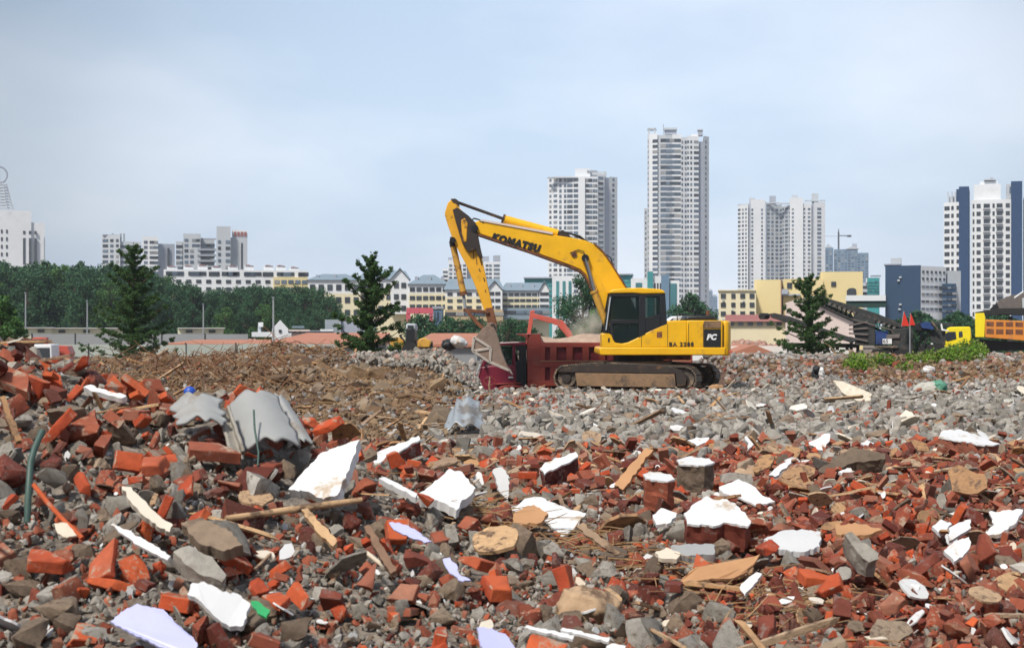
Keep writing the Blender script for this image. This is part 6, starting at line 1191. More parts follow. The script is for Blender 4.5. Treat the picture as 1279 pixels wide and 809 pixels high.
slab('board', 'board', 'wood_tan', [(1043, 654), (1056, 655), (1068, 652), (1085, 656), (1102, 661), (1080, 668), (1045, 667)], 'tan board lying flat in the red rubble at the right', .02, nrm=(0, -.25, 1), Yf=8.2)
slab('concrete_beam', 'concrete beam', 'c_brown', [(1018, 588), (1040, 575), (1064, 558), (1075, 560), (1106, 566), (1104, 574), (1068, 576), (1034, 592)], 'dark brown concrete beam lying across the red rubble at the right', .12, nrm=(0, -.5, .9), Yf=10.2)
slab('concrete_slab', 'concrete slab', 'c_grey', [(1055, 669), (1063, 664), (1080, 678), (1096, 690), (1096, 699), (1086, 702), (1070, 690)], 'long grey broken kerb stone below the tan board', .10, nrm=(0, -.6, .8), Yf=7.6)
slab('concrete_slab', 'concrete slab', 'c_grey', [(217, 690), (235, 683), (262, 694), (280, 715), (277, 726), (256, 720), (232, 706)], 'flat pale grey slab tilted on the left heap above the crumpled paper', .06, nrm=(0, -.5, .9), Yf=5.5)
slab('concrete_slab', 'concrete slab', 'c_brown', [(226, 652), (252, 646), (290, 664), (303, 680), (280, 688), (246, 676)], 'broad brown grey slab lying on the slope of the left heap', .05, nrm=(0, -.55, .85), Yf=5.8)
slab('white_strip', 'strip', W_, [(138, 655), (142, 653), (178, 672), (213, 694), (209, 699), (172, 680)], 'long thin pale strip sloping down the left heap', .012, nrm=(0, -.6, .8), Yf=5.3)
slab('cardboard', 'board', 'plaster_cream', [(68, 653), (84, 653), (96, 668), (84, 671), (72, 666)], 'small cream board scrap beside the red rod at the left', .01, nrm=(0, -.8, .6), Yf=5.4)
slab('plaster_board', 'plaster board', 'plaster_cream', [(152, 607), (164, 608), (190, 636), (216, 655), (212, 664), (190, 652), (166, 630)], 'long cream board stuck in the left heap below the bricks', .03, nrm=(.2, -.7, .7), Yf=5.9)
slab('white_strip', 'strip', W_, [(104, 483), (113, 480), (135, 488), (158, 494), (152, 497), (118, 489)], 'short white board edge near the crest of the left heap', .03, nrm=(0, -.5, .9), Yf=6.9)
slab('plastic_sheet', 'plastic sheet', 'lilac', [(138, 778), (155, 765), (172, 756), (188, 760), (204, 761), (226, 780), (246, 800), (243, 815), (200, 806), (167, 793)], 'torn pale lilac sheet at the bottom left', .008, nrm=(0, -.5, .9), Yf=4.75, wav=.01)
slab('plastic_sheet', 'plastic sheet', 'lilac', [(596, 783), (614, 784), (633, 793), (646, 812), (604, 812)], 'pale lilac sheet corner at the bottom middle', .008, nrm=(.3, -.5, .9), Yf=4.9)
slab('crumpled_paper', 'paper', W_, [(235, 750), (239, 738), (256, 733), (278, 739), (296, 736), (312, 745), (303, 772), (286, 776), (268, 769), (252, 757)], 'crumpled white paper above the lilac sheet at the bottom left', .02, nrm=(0, -.5, .9), Yf=4.9, wav=.03)
slab('green_scrap', 'plastic scrap', 'green_scrap', [(313, 750), (322, 750), (337, 761), (333, 771), (321, 764)], 'small bright green plastic scrap beside the crumpled paper', .01, nrm=(0, -.6, .9), Yf=4.9)
patch('metal_sheet', 'metal sheet', 'zinc', [(562, 519), (598, 503), (607, 540), (552, 544)], (17.4, 17.4, 16.9, 16.9), 'half buried grey zinc sheet at the left end of the grey stones', .16, 3, .02, .012, edge=.05)
slab('plaster_sheet', 'plaster sheet', 'plaster_cream', [(1041, 475), (1052, 476), (1072, 484), (1089, 492), (1087, 501), (1070, 500), (1052, 490)], 'pale cream slab lying above the grey stones at the right', .08, nrm=(0, -.7, .7), Yf=34)
slab('wood_plank', 'plank', 'wood', [(376, 636), (384, 634), (402, 655), (421, 675), (416, 682), (396, 664)], 'short pinkish plank below the brown pole left of centre', .03, nrm=(0, -.7, .7), Yf=5.9)
slab('wood_plank', 'plank', 'wood', [(455, 657), (461, 655), (480, 684), (495, 712), (488, 716), (472, 690)], 'tan plank pointing down in the pebbly rubble left of centre', .03, nrm=(0, -.7, .7), Yf=5.9)
slab('wood_plank', 'plank', 'wood', [(0, 496), (6, 494), (16, 520), (27, 550), (20, 552), (8, 524)], 'brown plank end at the left edge of the left heap', .03, nrm=(.3, -.8, .6), Yf=5.7)
slab('wood_veneer', 'veneer', 'wood_tan', [(846, 729), (870, 712), (906, 698), (949, 693), (940, 703), (912, 722), (880, 728)], 'peeling light brown veneer below the largest plaster slab', .012, nrm=(0, -.4, 1), Yf=6.6, wav=.02)
slab('wood_veneer', 'veneer', 'wood', [(720, 657), (728, 652), (748, 668), (776, 690), (768, 693), (744, 676)], 'dark brown veneer curling up behind the straw', .012, nrm=(.3, -.7, .6), Yf=8)
slab('concrete_slab', 'concrete slab', 'sheet_grey', [(838, 681), (868, 678), (893, 680), (892, 692), (860, 694), (840, 692)], 'flat dark grey slate below the largest plaster slab', .04, Yf=7.4)
slab('plaster_sheet', 'plaster sheet', W_, [(1075, 553), (1083, 549), (1092, 553), (1083, 558)], 'tiny white flake beside the dark concrete beam', .02, Yf=11.6)
slab('plaster_sheet', 'plaster sheet', W_, [(1047, 589), (1058, 584), (1068, 588), (1056, 593)], 'small flat white flake under the dark concrete beam', .02, Yf=9.9)
slab('plaster_sheet', 'plaster sheet', W_, [(815, 643), (826, 634), (845, 640), (838, 652), (820, 655)], 'ragged white flake left of the largest plaster slab', .02, Yf=8.4)
slab('plaster_sheet', 'plaster sheet', 'plaster_cream', [(818, 690), (832, 683), (850, 690), (845, 698), (826, 697)], 'cream flake beside the dark slate right of centre', .02, Yf=7.3)
for i, (a, b_, Yf, l_) in enumerate(((655, 783, 5.2, 'thin white lath lying at the bottom middle'), (700, 786, 5.15, 'second thin white lath below the first at the bottom middle'))): slab('lath', 'lath', W_, [(a, b_), (a + 3, b_ - 3), (a + 62, b_ + 10), (a + 60, b_ + 15)], l_, .01, Yf=Yf)
slab('cloth', 'cloth', 'lilac', [(553, 700), (562, 698), (572, 708), (574, 716), (588, 722), (578, 724), (562, 716)], 'mauve cloth scrap in the pebbly rubble at the bottom middle', .006, nrm=(0, -.6, .8), Yf=5.75, wav=.012)
slab('cloth', 'cloth', 'lilac', [(486, 655), (498, 654), (518, 660), (540, 673), (530, 675), (508, 668), (492, 663)], 'lilac cloth scrap beside a red brick left of centre', .006, nrm=(0, -.6, .8), Yf=6.1, wav=.012)
def pole(name, cat, m, pts, r_, lab, n=8):
    if pts[0][2] < 12: m_ = max(pts, key=lambda p: p[1]); dy = onray(m_[0], m_[1], .09, m_[2]) - m_[2]; pts = [(a, b_, c_ + dy) for a, b_, c_ in pts]
    base = P(*pts[0]); mb = MB().tube([P(*p) for p in pts], r_, n); o = mb.build(name, m, None, at=base, smooth=60); tag(o, lab, cat); return o
pole('hose', 'hose', 'pipe_green', [(34, 652, 5.0), (35, 625, 5.02), (37, 595, 5.06), (38, 578, 5.1), (43, 560, 5.14), (53, 538, 5.2)], .014, 'dark green bent hose sticking up from the left heap')
pole('stick', 'stick', 'pipe_green', [(322, 582, 6.2), (323, 565, 6.25), (318, 535, 6.32), (317, 512, 6.4)], .005, 'thin green stick in front of the cement sheets')
pole('rod', 'rod', 'b_orange', [(42, 605, 5.2), (60, 628, 5.15), (80, 650, 5.1), (103, 672, 5.05)], .010, 'thin red rod lying on the left heap')
pole('wooden_pole', 'pole', 'wood', [(282, 648, 5.9), (330, 641, 6.0), (380, 634, 6.1), (452, 624, 6.2)], [.015, .014, .017, .012], 'long brown pole lying below the large white board')
pole('pipe', 'pipe', 'plaster_cream', [(458, 690, 5.8), (478, 706, 5.7), (494, 718, 5.65)], .009, 'short white pipe in the pebbly rubble')
pole('cane', 'cane', 'straw', [(1128, 497, 40), (1165, 484, 40.3), (1200, 474, 40.6), (1211, 471, 40.7)], .04, 'long pale cane on the bank beside the sack')
pole('cane', 'cane', 'straw', [(1192, 492, 38.5), (1203, 480, 38.6), (1209, 472, 38.8)], .04, 'short pale cane leaning beside the sack')
pole('wooden_pole', 'pole', 'wood', [(1046, 492, 36), (1080, 493, 36), (1150, 492, 36.2), (1170, 490, 36.3)], .07, 'pale pole lying above the grey stones at the right')
pole('iron_bar', 'bar', 'grease', [(1000, 509, 27), (1020, 503, 27), (1043, 500, 27)], .03, 'dark bar above the grey stones right of centre')
# blue ball, sack, bundle, plastic bags
b_ = P(237, 490, onray(237, 490, .045, 7.3)); HERO.append(([(227, 480), (247, 480), (247, 504), (227, 504)], 6.95)); o = MB().ball((0, 0, 0), .034, (1, .9, 1), 16, 12, .03).build('ball', 'blue_ball', None, smooth=80); o.location = b_; tag(o, 'small blue ball on the crest of the left heap', 'ball')
def nocat(o):
    if 'category' in o: del o['category']
def blob(name, cat, m, pix, Yf, rad, lab, sc=(1, 1, 1), rot=0, knot=None):
    c = P(*pix, Yf); bm = bmesh.new(); bmesh.ops.create_icosphere(bm, subdivisions=4, radius=rad)
    for v in bm.verts: v.co = Vector((v.co.x * sc[0], v.co.y * sc[1], v.co.z * sc[2]))
    jitter(bm, rad * .25, 1.6 / rad, 5); jitter(bm, rad * .10, 5 / rad, 8); me = bpy.data.meshes.new(name); bm.to_mesh(me); bm.free(); me.materials.append(M[m]); me.polygons.foreach_set('use_smooth', [True] * len(me.polygons))
    o = bpy.data.objects.new(name, me); COL.objects.link(o); o.location = c; o.rotation_euler = (0, rot, 0); tag(o, lab, cat); return o
o = blob('sack', 'sack', 'sack', (1158, 487), 36, .36, 'full pale sack with green end lying above the grey stones', (1.25, .8, .55), -.35)
g_ = blob('green_end', 'sack', 'dull_green', (1176, 483), 35.9, .25, None, (.75, 1.0, .85), -.2); g_.parent = o; g_.matrix_parent_inverse = Matrix.Identity(4); g_.location = o.rotation_euler.to_matrix().inverted() @ (P(1174, 484, 35.9) - o.location); nocat(g_)
for (a, c_, Y_, r_, m_, n1_, lab) in ((1202, 497, 30, .2, 'b_maroon', 'boulder', 'rounded dark red lump at the right end of the grey stones'), (1214, 502, 29.5, .15, 's_pink', 'boulder', 'pinkish stone next to the rounded dark red lump'), (1262, 506, 27, .15, 'sack', 'plastic_bag', 'crumpled pale plastic bag at the right edge of the stones'), (1160, 462, 44, .17, 'plaster', 'plastic_bag', 'small white plastic bag in front of the weeds'), (1108, 486, 37, .13, 'sack', 'plastic_bag', 'white plastic bag beside the cream slab'), (894, 486, 34, .16, 'wood', 'boulder', 'ochre brown lump behind the excavator track'),
        (573, 427, 52, .27, 'plaster', 'tarpaulin', 'white and black tarpaulin bundle on the grey rubble left of the bucket'), (562, 430, 52.2, .27, 'black', 'tarpaulin', 'black tarpaulin beneath the white bundle left of the bucket'), (735, 760, 5.6, .11, 'wood', 'clod', 'rounded tan clod at the bottom middle')):
    blob(n1_, n1_.replace('_', ' '), m_, (a, c_), Y_, r_, lab, (1.2, .9, .75), random.uniform(-.4, .4))
# crouching black and white bundle
e = thing('bundle', P(1022, 478, 42), 'small black and white bundle standing on the stones right of the excavator', 'bundle'); blob('dark_cloth', '', 'black', (1021, 470), 42, .19, None, (.9, .8, 1.3))
for o_ in list(COL.objects):
    if o_.name.startswith('dark_cloth'): o_.location = o_.location - e.location; o_.parent = e; nocat(o_)
o_ = blob('white_cloth', 'x', 'plaster', (1026, 466), 41.85, .13, None, (.7, .6, 1.3)); o_.location = o_.location - e.location; o_.parent = e; nocat(o_)
o_ = blob('hood', 'x', 'black', (1020, 461), 41.9, .11, None); o_.location = o_.location - e.location; o_.parent = e; nocat(o_)
# big single lumps and bricks
def lump(kind, v, m, px, py, Yf, size, lab, eul=(0, 0, 0), name=None, cat=None, sc=None):
    Yf = onray(px, py, .06 + .3 * (size if kind != 'brick' else .1), Yf); c = P(px, py, Yf); o = inst(name or kind, tmesh(kind, v, m, 35), None, c, eul, sc or (size,) * 3); tag(o, lab, cat or kind); HERO.append(([(px - 12, py - 10), (px + 12, py - 10), (px + 12, py + 10), (px - 12, py + 10)], Yf)); return o
lump('chunk', 0, 'c_brown', 82, 520, 5.9, .19, 'big rough brown stone near the top of the left heap', (.3, 0, .4), 'boulder', 'boulder')
lump('chunk', 3, 'c_grey', 328, 609, 6.0, .20, 'big rough grey lump below the cement sheets', (.2, .3, 1), 'boulder', 'boulder'); lump('chunk', 5, 'c_brown', 360, 588, 6.3, .15, 'rough brown lump right of the big grey lump', (.9, .3, 2), 'boulder', 'boulder')
lump('chunk', 7, 'c_grey', 284, 676, 5.4, .24, 'wide grey lump in the middle of the left heap', (.1, .2, .3), 'boulder', 'boulder'); lump('chunk', 9, 'c_grey', 70, 598, 5.4, .14, 'pale grey lump right of the dark green hose', (.1, .2, .8), 'boulder', 'boulder'); lump('chunk', 2, 'c_grey', 150, 560, 5.9, .10, 'small grey lump among bricks on the left heap', (.1, .9, .3), 'boulder', 'boulder')
for i, (v, m, px, py, Yf, s_, eul, lab) in enumerate(((5, 'b_red', 265, 565, 5.9, 1.0, (.3, .1, .3), 'large dusty red brick left of the cement sheets'), (10, 'b_orange', 60, 702, 4.75, .95, (.25, .08, .2), 'large bright orange red brick at the lower left'), (1, 'b_orange', 706, 726, 5.9, 1.2, (1.2, .2, 1.4), 'upright bright red brick in the pebbly rubble at the bottom middle'), (7, 'b_orange', 373, 744, 5.2, 1.0, (.4, 0, .8), 'orange red rounded brick at the bottom left of centre'), (3, 'b_orange', 496, 664, 6.0, .9, (.9, 0, .3), 'orange brick half beside the lilac cloth'), (6, 'b_red', 462, 724, 5.6, 1.0, (1.2, .5, .2), 'dark red brick half near the white pipe'), (11, 'b_orange', 600, 704, 5.9, .9, (.3, .3, 1), 'orange red brick half near the mauve cloth'), (8, 'b_orange', 622, 735, 5.7, 1.1, (.3, .1, .4), 'wide orange red brick left of the upright brick'), (0, 'b_orange', 250, 664, 5.3, .7, (.8, .5, 1), 'small bright orange brick corner on the left heap'), (2, 'b_orange', 104, 604, 5.3, .9, (.4, .3, .2), 'orange brick half right of the pale grey lump'), (5, 'b_red', 20, 478, 5.9, 1.0, (.5, .3, -.4), 'long red brick at the crest by the left edge'),
        (10, 'b_orange', 1020, 724, 6.4, 1.0, (.2, .1, .1), 'orange topped brick near the bottom right of centre'), (6, 'b_maroon', 870, 596, 9.2, 1.1, (.1, .2, .3), 'dark brick behind the capped red lump'), (1, 'b_orange', 1078, 612, 9, 1.1, (.3, .4, .9), 'orange brick half below the dark concrete beam'), (12, 'b_orange', 392, 617, 6.3, 1.0, (.3, .5, -.5), 'red brick in front of the large white board'), (11, 'b_orange', 160, 578, 5.6, .8, (1.3, .2, .4), 'orange brick half standing on the left heap'))): lump('brick', v, m, px, py, Yf, s_, lab, eul, 'brick', 'brick')

# ------------------------------------------------------------------ the rubble field
def inpoly(px, py, poly):
    r_ = np.zeros(px.shape, bool); n = len(poly); j = n - 1
    for i in range(n):
        xi, yi = poly[i]; xj, yj = poly[j]
        c = ((yi > py) != (yj > py)) & (px < (xj - xi) * (py - yi) / (yj - yi + 1e-9) + xi); r_ ^= c; j = i
    return r_
def scatter(n, y0, y1, xl=-.46, xr=.46, power=1.0):
    xl, xr, n = (xl * 1.3 if xl < -.2 else xl), (xr * 1.22 if xr > .2 else xr), int(n * 1.22)
    """random ground points between two distances; power shapes how they thin out"""
    y = y0 * (y1 / y0) ** RNG.random(n * 2) if power == 0 else np.sqrt(y0 ** 2 + (y1 ** 2 - y0 ** 2) * RNG.random(n * 2)); x = RNG.uniform(xl, xr, n * 2) * y; return x[:n], y[:n]
def heroclear(x, y, z, rad):
    px = CX + F * x / y; py = HY - F * (z - CAMZ) / y; ok = np.ones(len(x), bool)
    for poly, hy in HERO:
        a = np.array(poly); g = 1.0
        m_ = (inpoly(px, py, poly) | inpoly(px, py - rad * F / y * .9, poly)) & (y < hy + .25) & (rad * F / y > 3)
        ok &= ~m_
    return ok
PIECES = {}      # (kind, material) -> list of arrays
def put(kind, m, x, y, size, tilt=.5, sink=.0, lay=.06, sc=None, gidx=None):
    z = ground(x, y) + sink * size + RNG.random(len(x)) * lay * (.4 + size); ok = heroclear(x, y, z, size * .5)
    x, y, z, size = x[ok], y[ok], z[ok], size[ok]; n = len(x)
    eul = np.stack([RNG.normal(0, tilt, n), RNG.normal(0, tilt, n), RNG.uniform(0, 6.283, n)], 1); var = RNG.integers(0, 1000, n)
    PIECES.setdefault((kind, m), []).append(np.concatenate([x[:, None], y[:, None], z[:, None], eul, size[:, None], var[:, None]], 1))
def sel(x, y, mask): return x[mask], y[mask]
K = lambda n, a, b_: a * (b_ / a) ** RNG.random(n)
# weights by place
def wheap(x, y): return (1 - ss(-1.6, .3, x + (y - 7) * .05)) * (1 - ss(9.5, 11.5, y))      # left heap
def wright(x, y): return ss(.6, 2.0, x + fbm(x * .7, y * .5, 77, 2) * .8) * (1 - ss(13.5, 17, y))
def wmid(x, y): return (1 - wheap(x, y)) * (1 - wright(x, y)) * (1 - ss(14, 18, y))
def wdirt(x, y): return (1 - ss(-1.3, -.4, x)) * ss(12, 16, y)
def wgrav(x, y): return ss(-1.4, -.6, x) * ss(13, 17, y)
def pick(x, y, w_): k = RNG.random(len(x)) < w_; return x[k], y[k]
# bricks
x, y = scatter(9000, 4.2, 17.5); w_ = (.45 + .4 * ss(5.6, 7, y)) * wheap(x, y) + .72 * wright(x, y) + wmid(x, y) * (.13 + .32 * ss(7.5, 10.5, y)); x, y = pick(x, y, np.clip(w_, 0, 1)); m_ = RNG.random(len(x)); th_ = wright(x, y)
for nm, k in (('b_orange', m_ < .30 - th_ * .14), ('b_red', (m_ >= .30 - th_ * .14) & (m_ < .66)), ('b_maroon', m_ >= .66)):
    a, b_ = sel(x, y, k); put('brick', nm, a, b_, K(len(a), .38, .98) * (1 - .18 * wright(a, b_)), .55, .01, .11)
# irregular brick fragments
x, y = scatter(11000, 4.2, 18.5); w_ = .40 * wheap(x, y) + 1.0 * wright(x, y) + .42 * wmid(x, y); x, y = pick(x, y, w_); m_ = RNG.random(len(x))
for nm, k in (('b_orange', m_ < .22), ('b_red', (m_ >= .22) & (m_ < .62)), ('b_maroon', m_ >= .62)): a, b_ = sel(x, y, k); put('rchunk', nm, a, b_, K(len(a), .035, .15), .9, .08, .10)
# bigger lumps of broken wall
x, y = scatter(420, 5.5, 18); w_ = .5 * wheap(x, y) + .9 * wright(x, y) + .45 * wmid(x, y); x, y = pick(x, y, w_); m_ = RNG.random(len(x))
for nm, kd, k in (('b_maroon', 'rchunk', m_ < .30), ('b_red', 'rchunk', (m_ >= .3) & (m_ < .55)), ('c_brown', 'chunk', (m_ >= .55) & (m_ < .85)), ('c_grey', 'chunk', m_ >= .85)): a, b_ = sel(x, y, k); put(kd, nm, a, b_, K(len(a), .16, .34), .5, .02, .05)
# boards and laths among the bricks
x, y = scatter(1000, 5.5, 17); x, y = pick(x, y, .8 * wright(x, y) + .6 * wmid(x, y)); put('shard', 'wood', x, y, K(len(x), .10, .34), .4, .1, .18)
# concrete chunks
x, y = scatter(9500, 4.2, 18); w_ = .75 * wheap(x, y) + .14 * wright(x, y) + .85 * wmid(x, y); x, y = pick(x, y, w_); m_ = RNG.random(len(x)) < .58
for nm, k in (('c_grey', m_), ('c_brown', ~m_)): a, b_ = sel(x, y, k); put('chunk', nm, a, b_, K(len(a), .035, .185), .8, .1, .07)
# broken grey tiles and slates
x, y = scatter(1500, 4.3, 18); w_ = .4 * wheap(x, y) + .5 * wright(x, y) + .5 * wmid(x, y); x, y = pick(x, y, w_); m_ = RNG.random(len(x)) < .5
for nm, k in (('c_grey', m_), ('c_brown', ~m_)): a, b_ = sel(x, y, k); put('tile', nm, a, b_, K(len(a), .08, .27), .6, .06, .13)
# gravel field, stones
x, y = scatter(22000, 13.5, 41.4, -.12, .46); w_ = wgrav(x, y) * (1 - .75 * ((y > 37.5) & (x > -1.2) & (x < 6))) * (1 - .75 * ss(.8, 2.6, x) * (1 - ss(15, 19, y))); x, y = pick(x, y, w_); m_ = RNG.random(len(x)); rp = vn(x * .35 + 4, y * .22, 131)
k = m_ < .52; a, b_ = sel(x, y, k); put('stone', 's_grey', a, b_, K(len(a), .06, .23), .9, .16, .12)
k2 = (m_ >= .52) & (m_ < np.where(rp > .35, .66, .94)); a, b_ = sel(x, y, k2); put('chunk', 'c_grey', a, b_, K(len(a), .09, .25), .9, .14, .12)
k3 = ~k & ~k2; a, b_ = sel(x, y, k3 & (rp > .35)); put('rchunk', 'b_red', a, b_, K(len(a), .08, .22), .9, .16, .12)
a, b_ = sel(x, y, k3 & (rp <= .35) & (m_ < .97)); put('stone', 's_pink', a, b_, K(len(a), .08, .22), .9, .2, .12); a, b_ = sel(x, y, k3 & (rp <= .35) & (m_ >= .97)); put('brick', 'b_red', a, b_, K(len(a), .6, 1.1), .7, .02, .10)
# stones and bricks behind the excavator on the right
x, y = scatter(11000, 41, 60, .13, .5); x, y = pick(x, y, ss(5.6, 7, x) * .95); m_ = RNG.random(len(x)); st_ = vn(x * .35, y * .3, 15)
kg = m_ < np.clip(.60 - st_ * .5 - .55 * ss(9.5, 12.5, x), .06, .85); a, b_ = sel(x, y, kg); put('stone', 's_grey', a, b_, K(len(a), .10, .32), .9, .1, .12)
a, b_ = sel(x, y, ~kg & (m_ < .84)); put('chunk', 'dirt', a, b_, K(len(a), .08, .32), .8, .1, .1); a, b_ = sel(x, y, ~kg & (m_ >= .84) & (m_ < .93)); put('stone', 's_pink', a, b_, K(len(a), .10, .28), .9, .1, .12); a, b_ = sel(x, y, ~kg & (m_ >= .93)); put('rchunk', 'b_red', a, b_, K(len(a), .10, .28), .9, .1, .12)
# white plaster and paper flakes
x, y = scatter(2400, 4.3, 18); w_ = .22 * wheap(x, y) + .5 * wright(x, y) * (.45 + .55 * (vn(x * .6, y * .4, 61) > 0)) + .42 * wmid(x, y); x, y = pick(x, y, w_)
m_ = RNG.random(len(x)) < .66
for nm, k in (('plaster', m_), ('plaster_cream', ~m_)): a, b_ = sel(x, y, k); put('shard', nm, a, b_, K(len(a), .035, .19 if nm == 'plaster' else .15), .5, .10, .16)
# wood splinters
x, y = scatter(1700, 4.3, 20); w_ = .5 * wheap(x, y) + .42 * wright(x, y) + .45 * wmid(x, y); x, y = pick(x, y, w_); put('stick', 'wood', x, y, K(len(x), .10, .46), .30, .05, .14)
# spoil bank clods and stones
x, y = scatter(15000, 14, 46, -.42, .02); x, y = pick(x, y, wdirt(x, y) * .9); m_ = RNG.random(len(x)); pk = vn(x * .5, y * .35, 91)
k = m_ < .72; a, b_ = sel(x, y, k); put('chunk', 'dirt', a, b_, K(len(a), .04, .20), .9, .05, .08); a, b_ = sel(x, y, ~k & (pk > -.15)); put('stone', 's_grey', a, b_, K(len(a), .05, .18), .9, .1, .08); a, b_ = sel(x, y, ~k & (pk <= -.15) & (m_ < .97)); put('chunk', 'c_brown', a, b_, K(len(a), .06, .3), .9, .1, .1)
a, b_ = sel(x, y, ~k & (m_ > .975)); put('rchunk', 'b_red', a, b_, K(len(a), .08, .2), .9, .1, .1)
x, y = scatter(1100, 17, 44, -.42, .0); x, y = pick(x, y, wdirt(x, y) * (.25 + .75 * (vn(x * .3, y * .3, 17) > 0))); put('stick', 'wood', x, y, K(len(x), .2, .8), .4, .04, .1)
x, y = scatter(500, 15, 40, -.03, .42); x, y = pick(x, y, wgrav(x, y) * .25); put('stick', 'wood', x, y, K(len(x), .2, .8), .3, .1, .2)
x, y = scatter(420, 15, 40, -.03, .45); x, y = pick(x, y, wgrav(x, y) * .25); put('shard', 'plaster_cream', x, y, K(len(x), .12, .45), .4, .25, .2); x, y = scatter(130, 15, 34, -.03, .45); put('shard', 'plaster', x, y, K(len(x), .08, .3), .4, .25, .2)
x, y = scatter(3600, 17, 38, -.03, .45); x, y = pick(x, y, wgrav(x, y) * (vn(x * .4, y * .3, 23) > -.25)); put('chunk', 'c_grey', x, y, K(len(x), .15, .34), .7, .05, .12); x, y = scatter(300, 15, 38, -.03, .45); x, y = pick(x, y, wgrav(x, y)); put('chunk', 'c_brown', x, y, K(len(x), .14, .38), .7, .05, .12)
for n_, s0, s1, mt_ in ((260, .35, .85, 'dirt'), (160, .25, .6, 'c_brown')):
    x, y = scatter(n_ * 2, 18, 42, -.42, .0); x, y = pick(x, y, wdirt(x, y) * (vn(x * .28, y * .22, 57) > -.1)); put('chunk', mt_, x, y, K(len(x), s0, s1), .6, -.12, .05)
# grey rubble tip left of the bucket
n = 3600; x = RNG.uniform(-3.9, -.9, n); y = RNG.uniform(33.5, 41, n); put('chunk', 'c_grey', x, y, K(n, .06, .24), .9, .15, .22); n = 900; x = RNG.uniform(-3.9, -.9, n); y = RNG.uniform(34, 41, n); put('stone', 's_pink', x, y, K(n, .06, .2), .9, .2, .24)
# near crumbs: everything small between the pieces
def crumbs(n, y0, y1, wf, kind, m, s0, s1, lab, xl=-.46, xr=.46):
    x, y = scatter(n, y0, y1, xl, xr, 0); x, y = pick(x, y, wf(x, y)); z = ground(x, y) + RNG.random(len(x)) * .03; ok = heroclear(x, y, z, K(len(x), s0, s1)); x, y, z = x[ok], y[ok], z[ok]; n_ = len(x)
    merge(lab[0], kind, m, np.stack([x, y, z], 1), RNG.uniform(-3, 3, (n_, 3)), K(n_, s0, s1), RNG.integers(0, 999, n_), lab[1])
crumbs(26000, 4.2, 16, lambda x, y: .75 * wheap(x, y) + .8 * wmid(x, y) + .25 * wright(x, y), 'chunk', 'c_grey', .012, .055, ('mortar_crumbs', 'grey mortar crumbs filling the gaps of the rubble'))
crumbs(14000, 4.2, 16, lambda x, y: .5 * wheap(x, y) + .6 * wmid(x, y) + .3 * wright(x, y), 'chunk', 'c_brown', .012, .05, ('earth_crumbs', 'brown crumbs filling the gaps of the rubble'))
crumbs(20000, 4.2, 18, lambda x, y: .35 * wheap(x, y) + .45 * wmid(x, y) + .95 * wright(x, y), 'chunk', 'b_red', .014, .075, ('brick_crumbs', 'red brick crumbs filling the gaps of the rubble'))
crumbs(9000, 4.2, 18, lambda x, y: .25 * wheap(x, y) + .35 * wmid(x, y) + .6 * wright(x, y), 'chunk', 'b_orange', .012, .06, ('bright_brick_crumbs', 'orange red brick crumbs between the bricks'))
crumbs(4600, 4.2, 18, lambda x, y: .5 + 0 * x, 'shard', 'plaster', .015, .06, ('plaster_crumbs', 'small white plaster bits strewn over the rubble'))
crumbs(46000, 14, 44, lambda x, y: wdirt(x, y), 'chunk', 'dirt', .025, .09, ('earth_crumbs', 'small brown clods covering the spoil bank'), -.42, .02)
crumbs(12000, 14, 42, lambda x, y: wgrav(x, y), 'stone', 's_grey', .04, .10, ('gravel', 'small grey gravel between the larger stones'), -.1, .46)
# individuals: the 300 of each kind that show largest; the rest one mass per kind
KN = {'rchunk': ('brick_fragment', 'brick fragment', 1), 'tile': ('broken_tile', 'tile', 1), 'brick': ('broken_brick', 'brick', .24), 'chunk': ('concrete_lump', 'rubble lump', 1), 'stone': ('loose_stone', 'stone', 1), 'shard': ('plaster_flake', 'plaster flake', 1), 'stick': ('wood_splinter', 'wood splinter', 1)}
MN = {'b_orange': 'bright orange red broken brick', 'b_red': 'dusty red broken brick', 'b_maroon': 'dark maroon broken brick', 'c_grey': 'rough grey mortar lump', 'c_brown': 'rough brown grey mortar lump', 'dirt': 'brown earth clod', 's_grey': 'rounded grey stone', 's_pink': 'pinkish stone',
      'plaster': 'white plaster flake', 'plaster_cream': 'cream plaster flake', 'wood': 'weathered wood splinter'}
PL = {'b_orange': 'bright orange bricks', 'b_red': 'dusty red bricks', 'b_maroon': 'dark maroon bricks', 'c_grey': 'grey mortar lumps', 'c_brown': 'brown grey mortar lumps', 'dirt': 'earth clods', 's_grey': 'grey stones', 's_pink': 'pinkish stones', 'plaster': 'white plaster flakes', 'plaster_cream': 'cream plaster flakes', 'wood': 'wood splinters'}
def zone(x, y):
    if y > 41 and x > 5: return 'on the stony bank behind the excavator'
    if x < -.8 and y > 13: return 'on the brown spoil bank'
    if y > 16: return 'in the grey stone field before the excavator'
    if wheap(np.array([x]), np.array([y]))[0] > .5: return 'in the steep heap at the left'
    if wright(np.array([x]), np.array([y]))[0] > .5: return 'in the red brick rubble at the right'
    return 'in the pebbly rubble before the middle' if y < 8.5 else 'in the mixed rubble at mid distance'
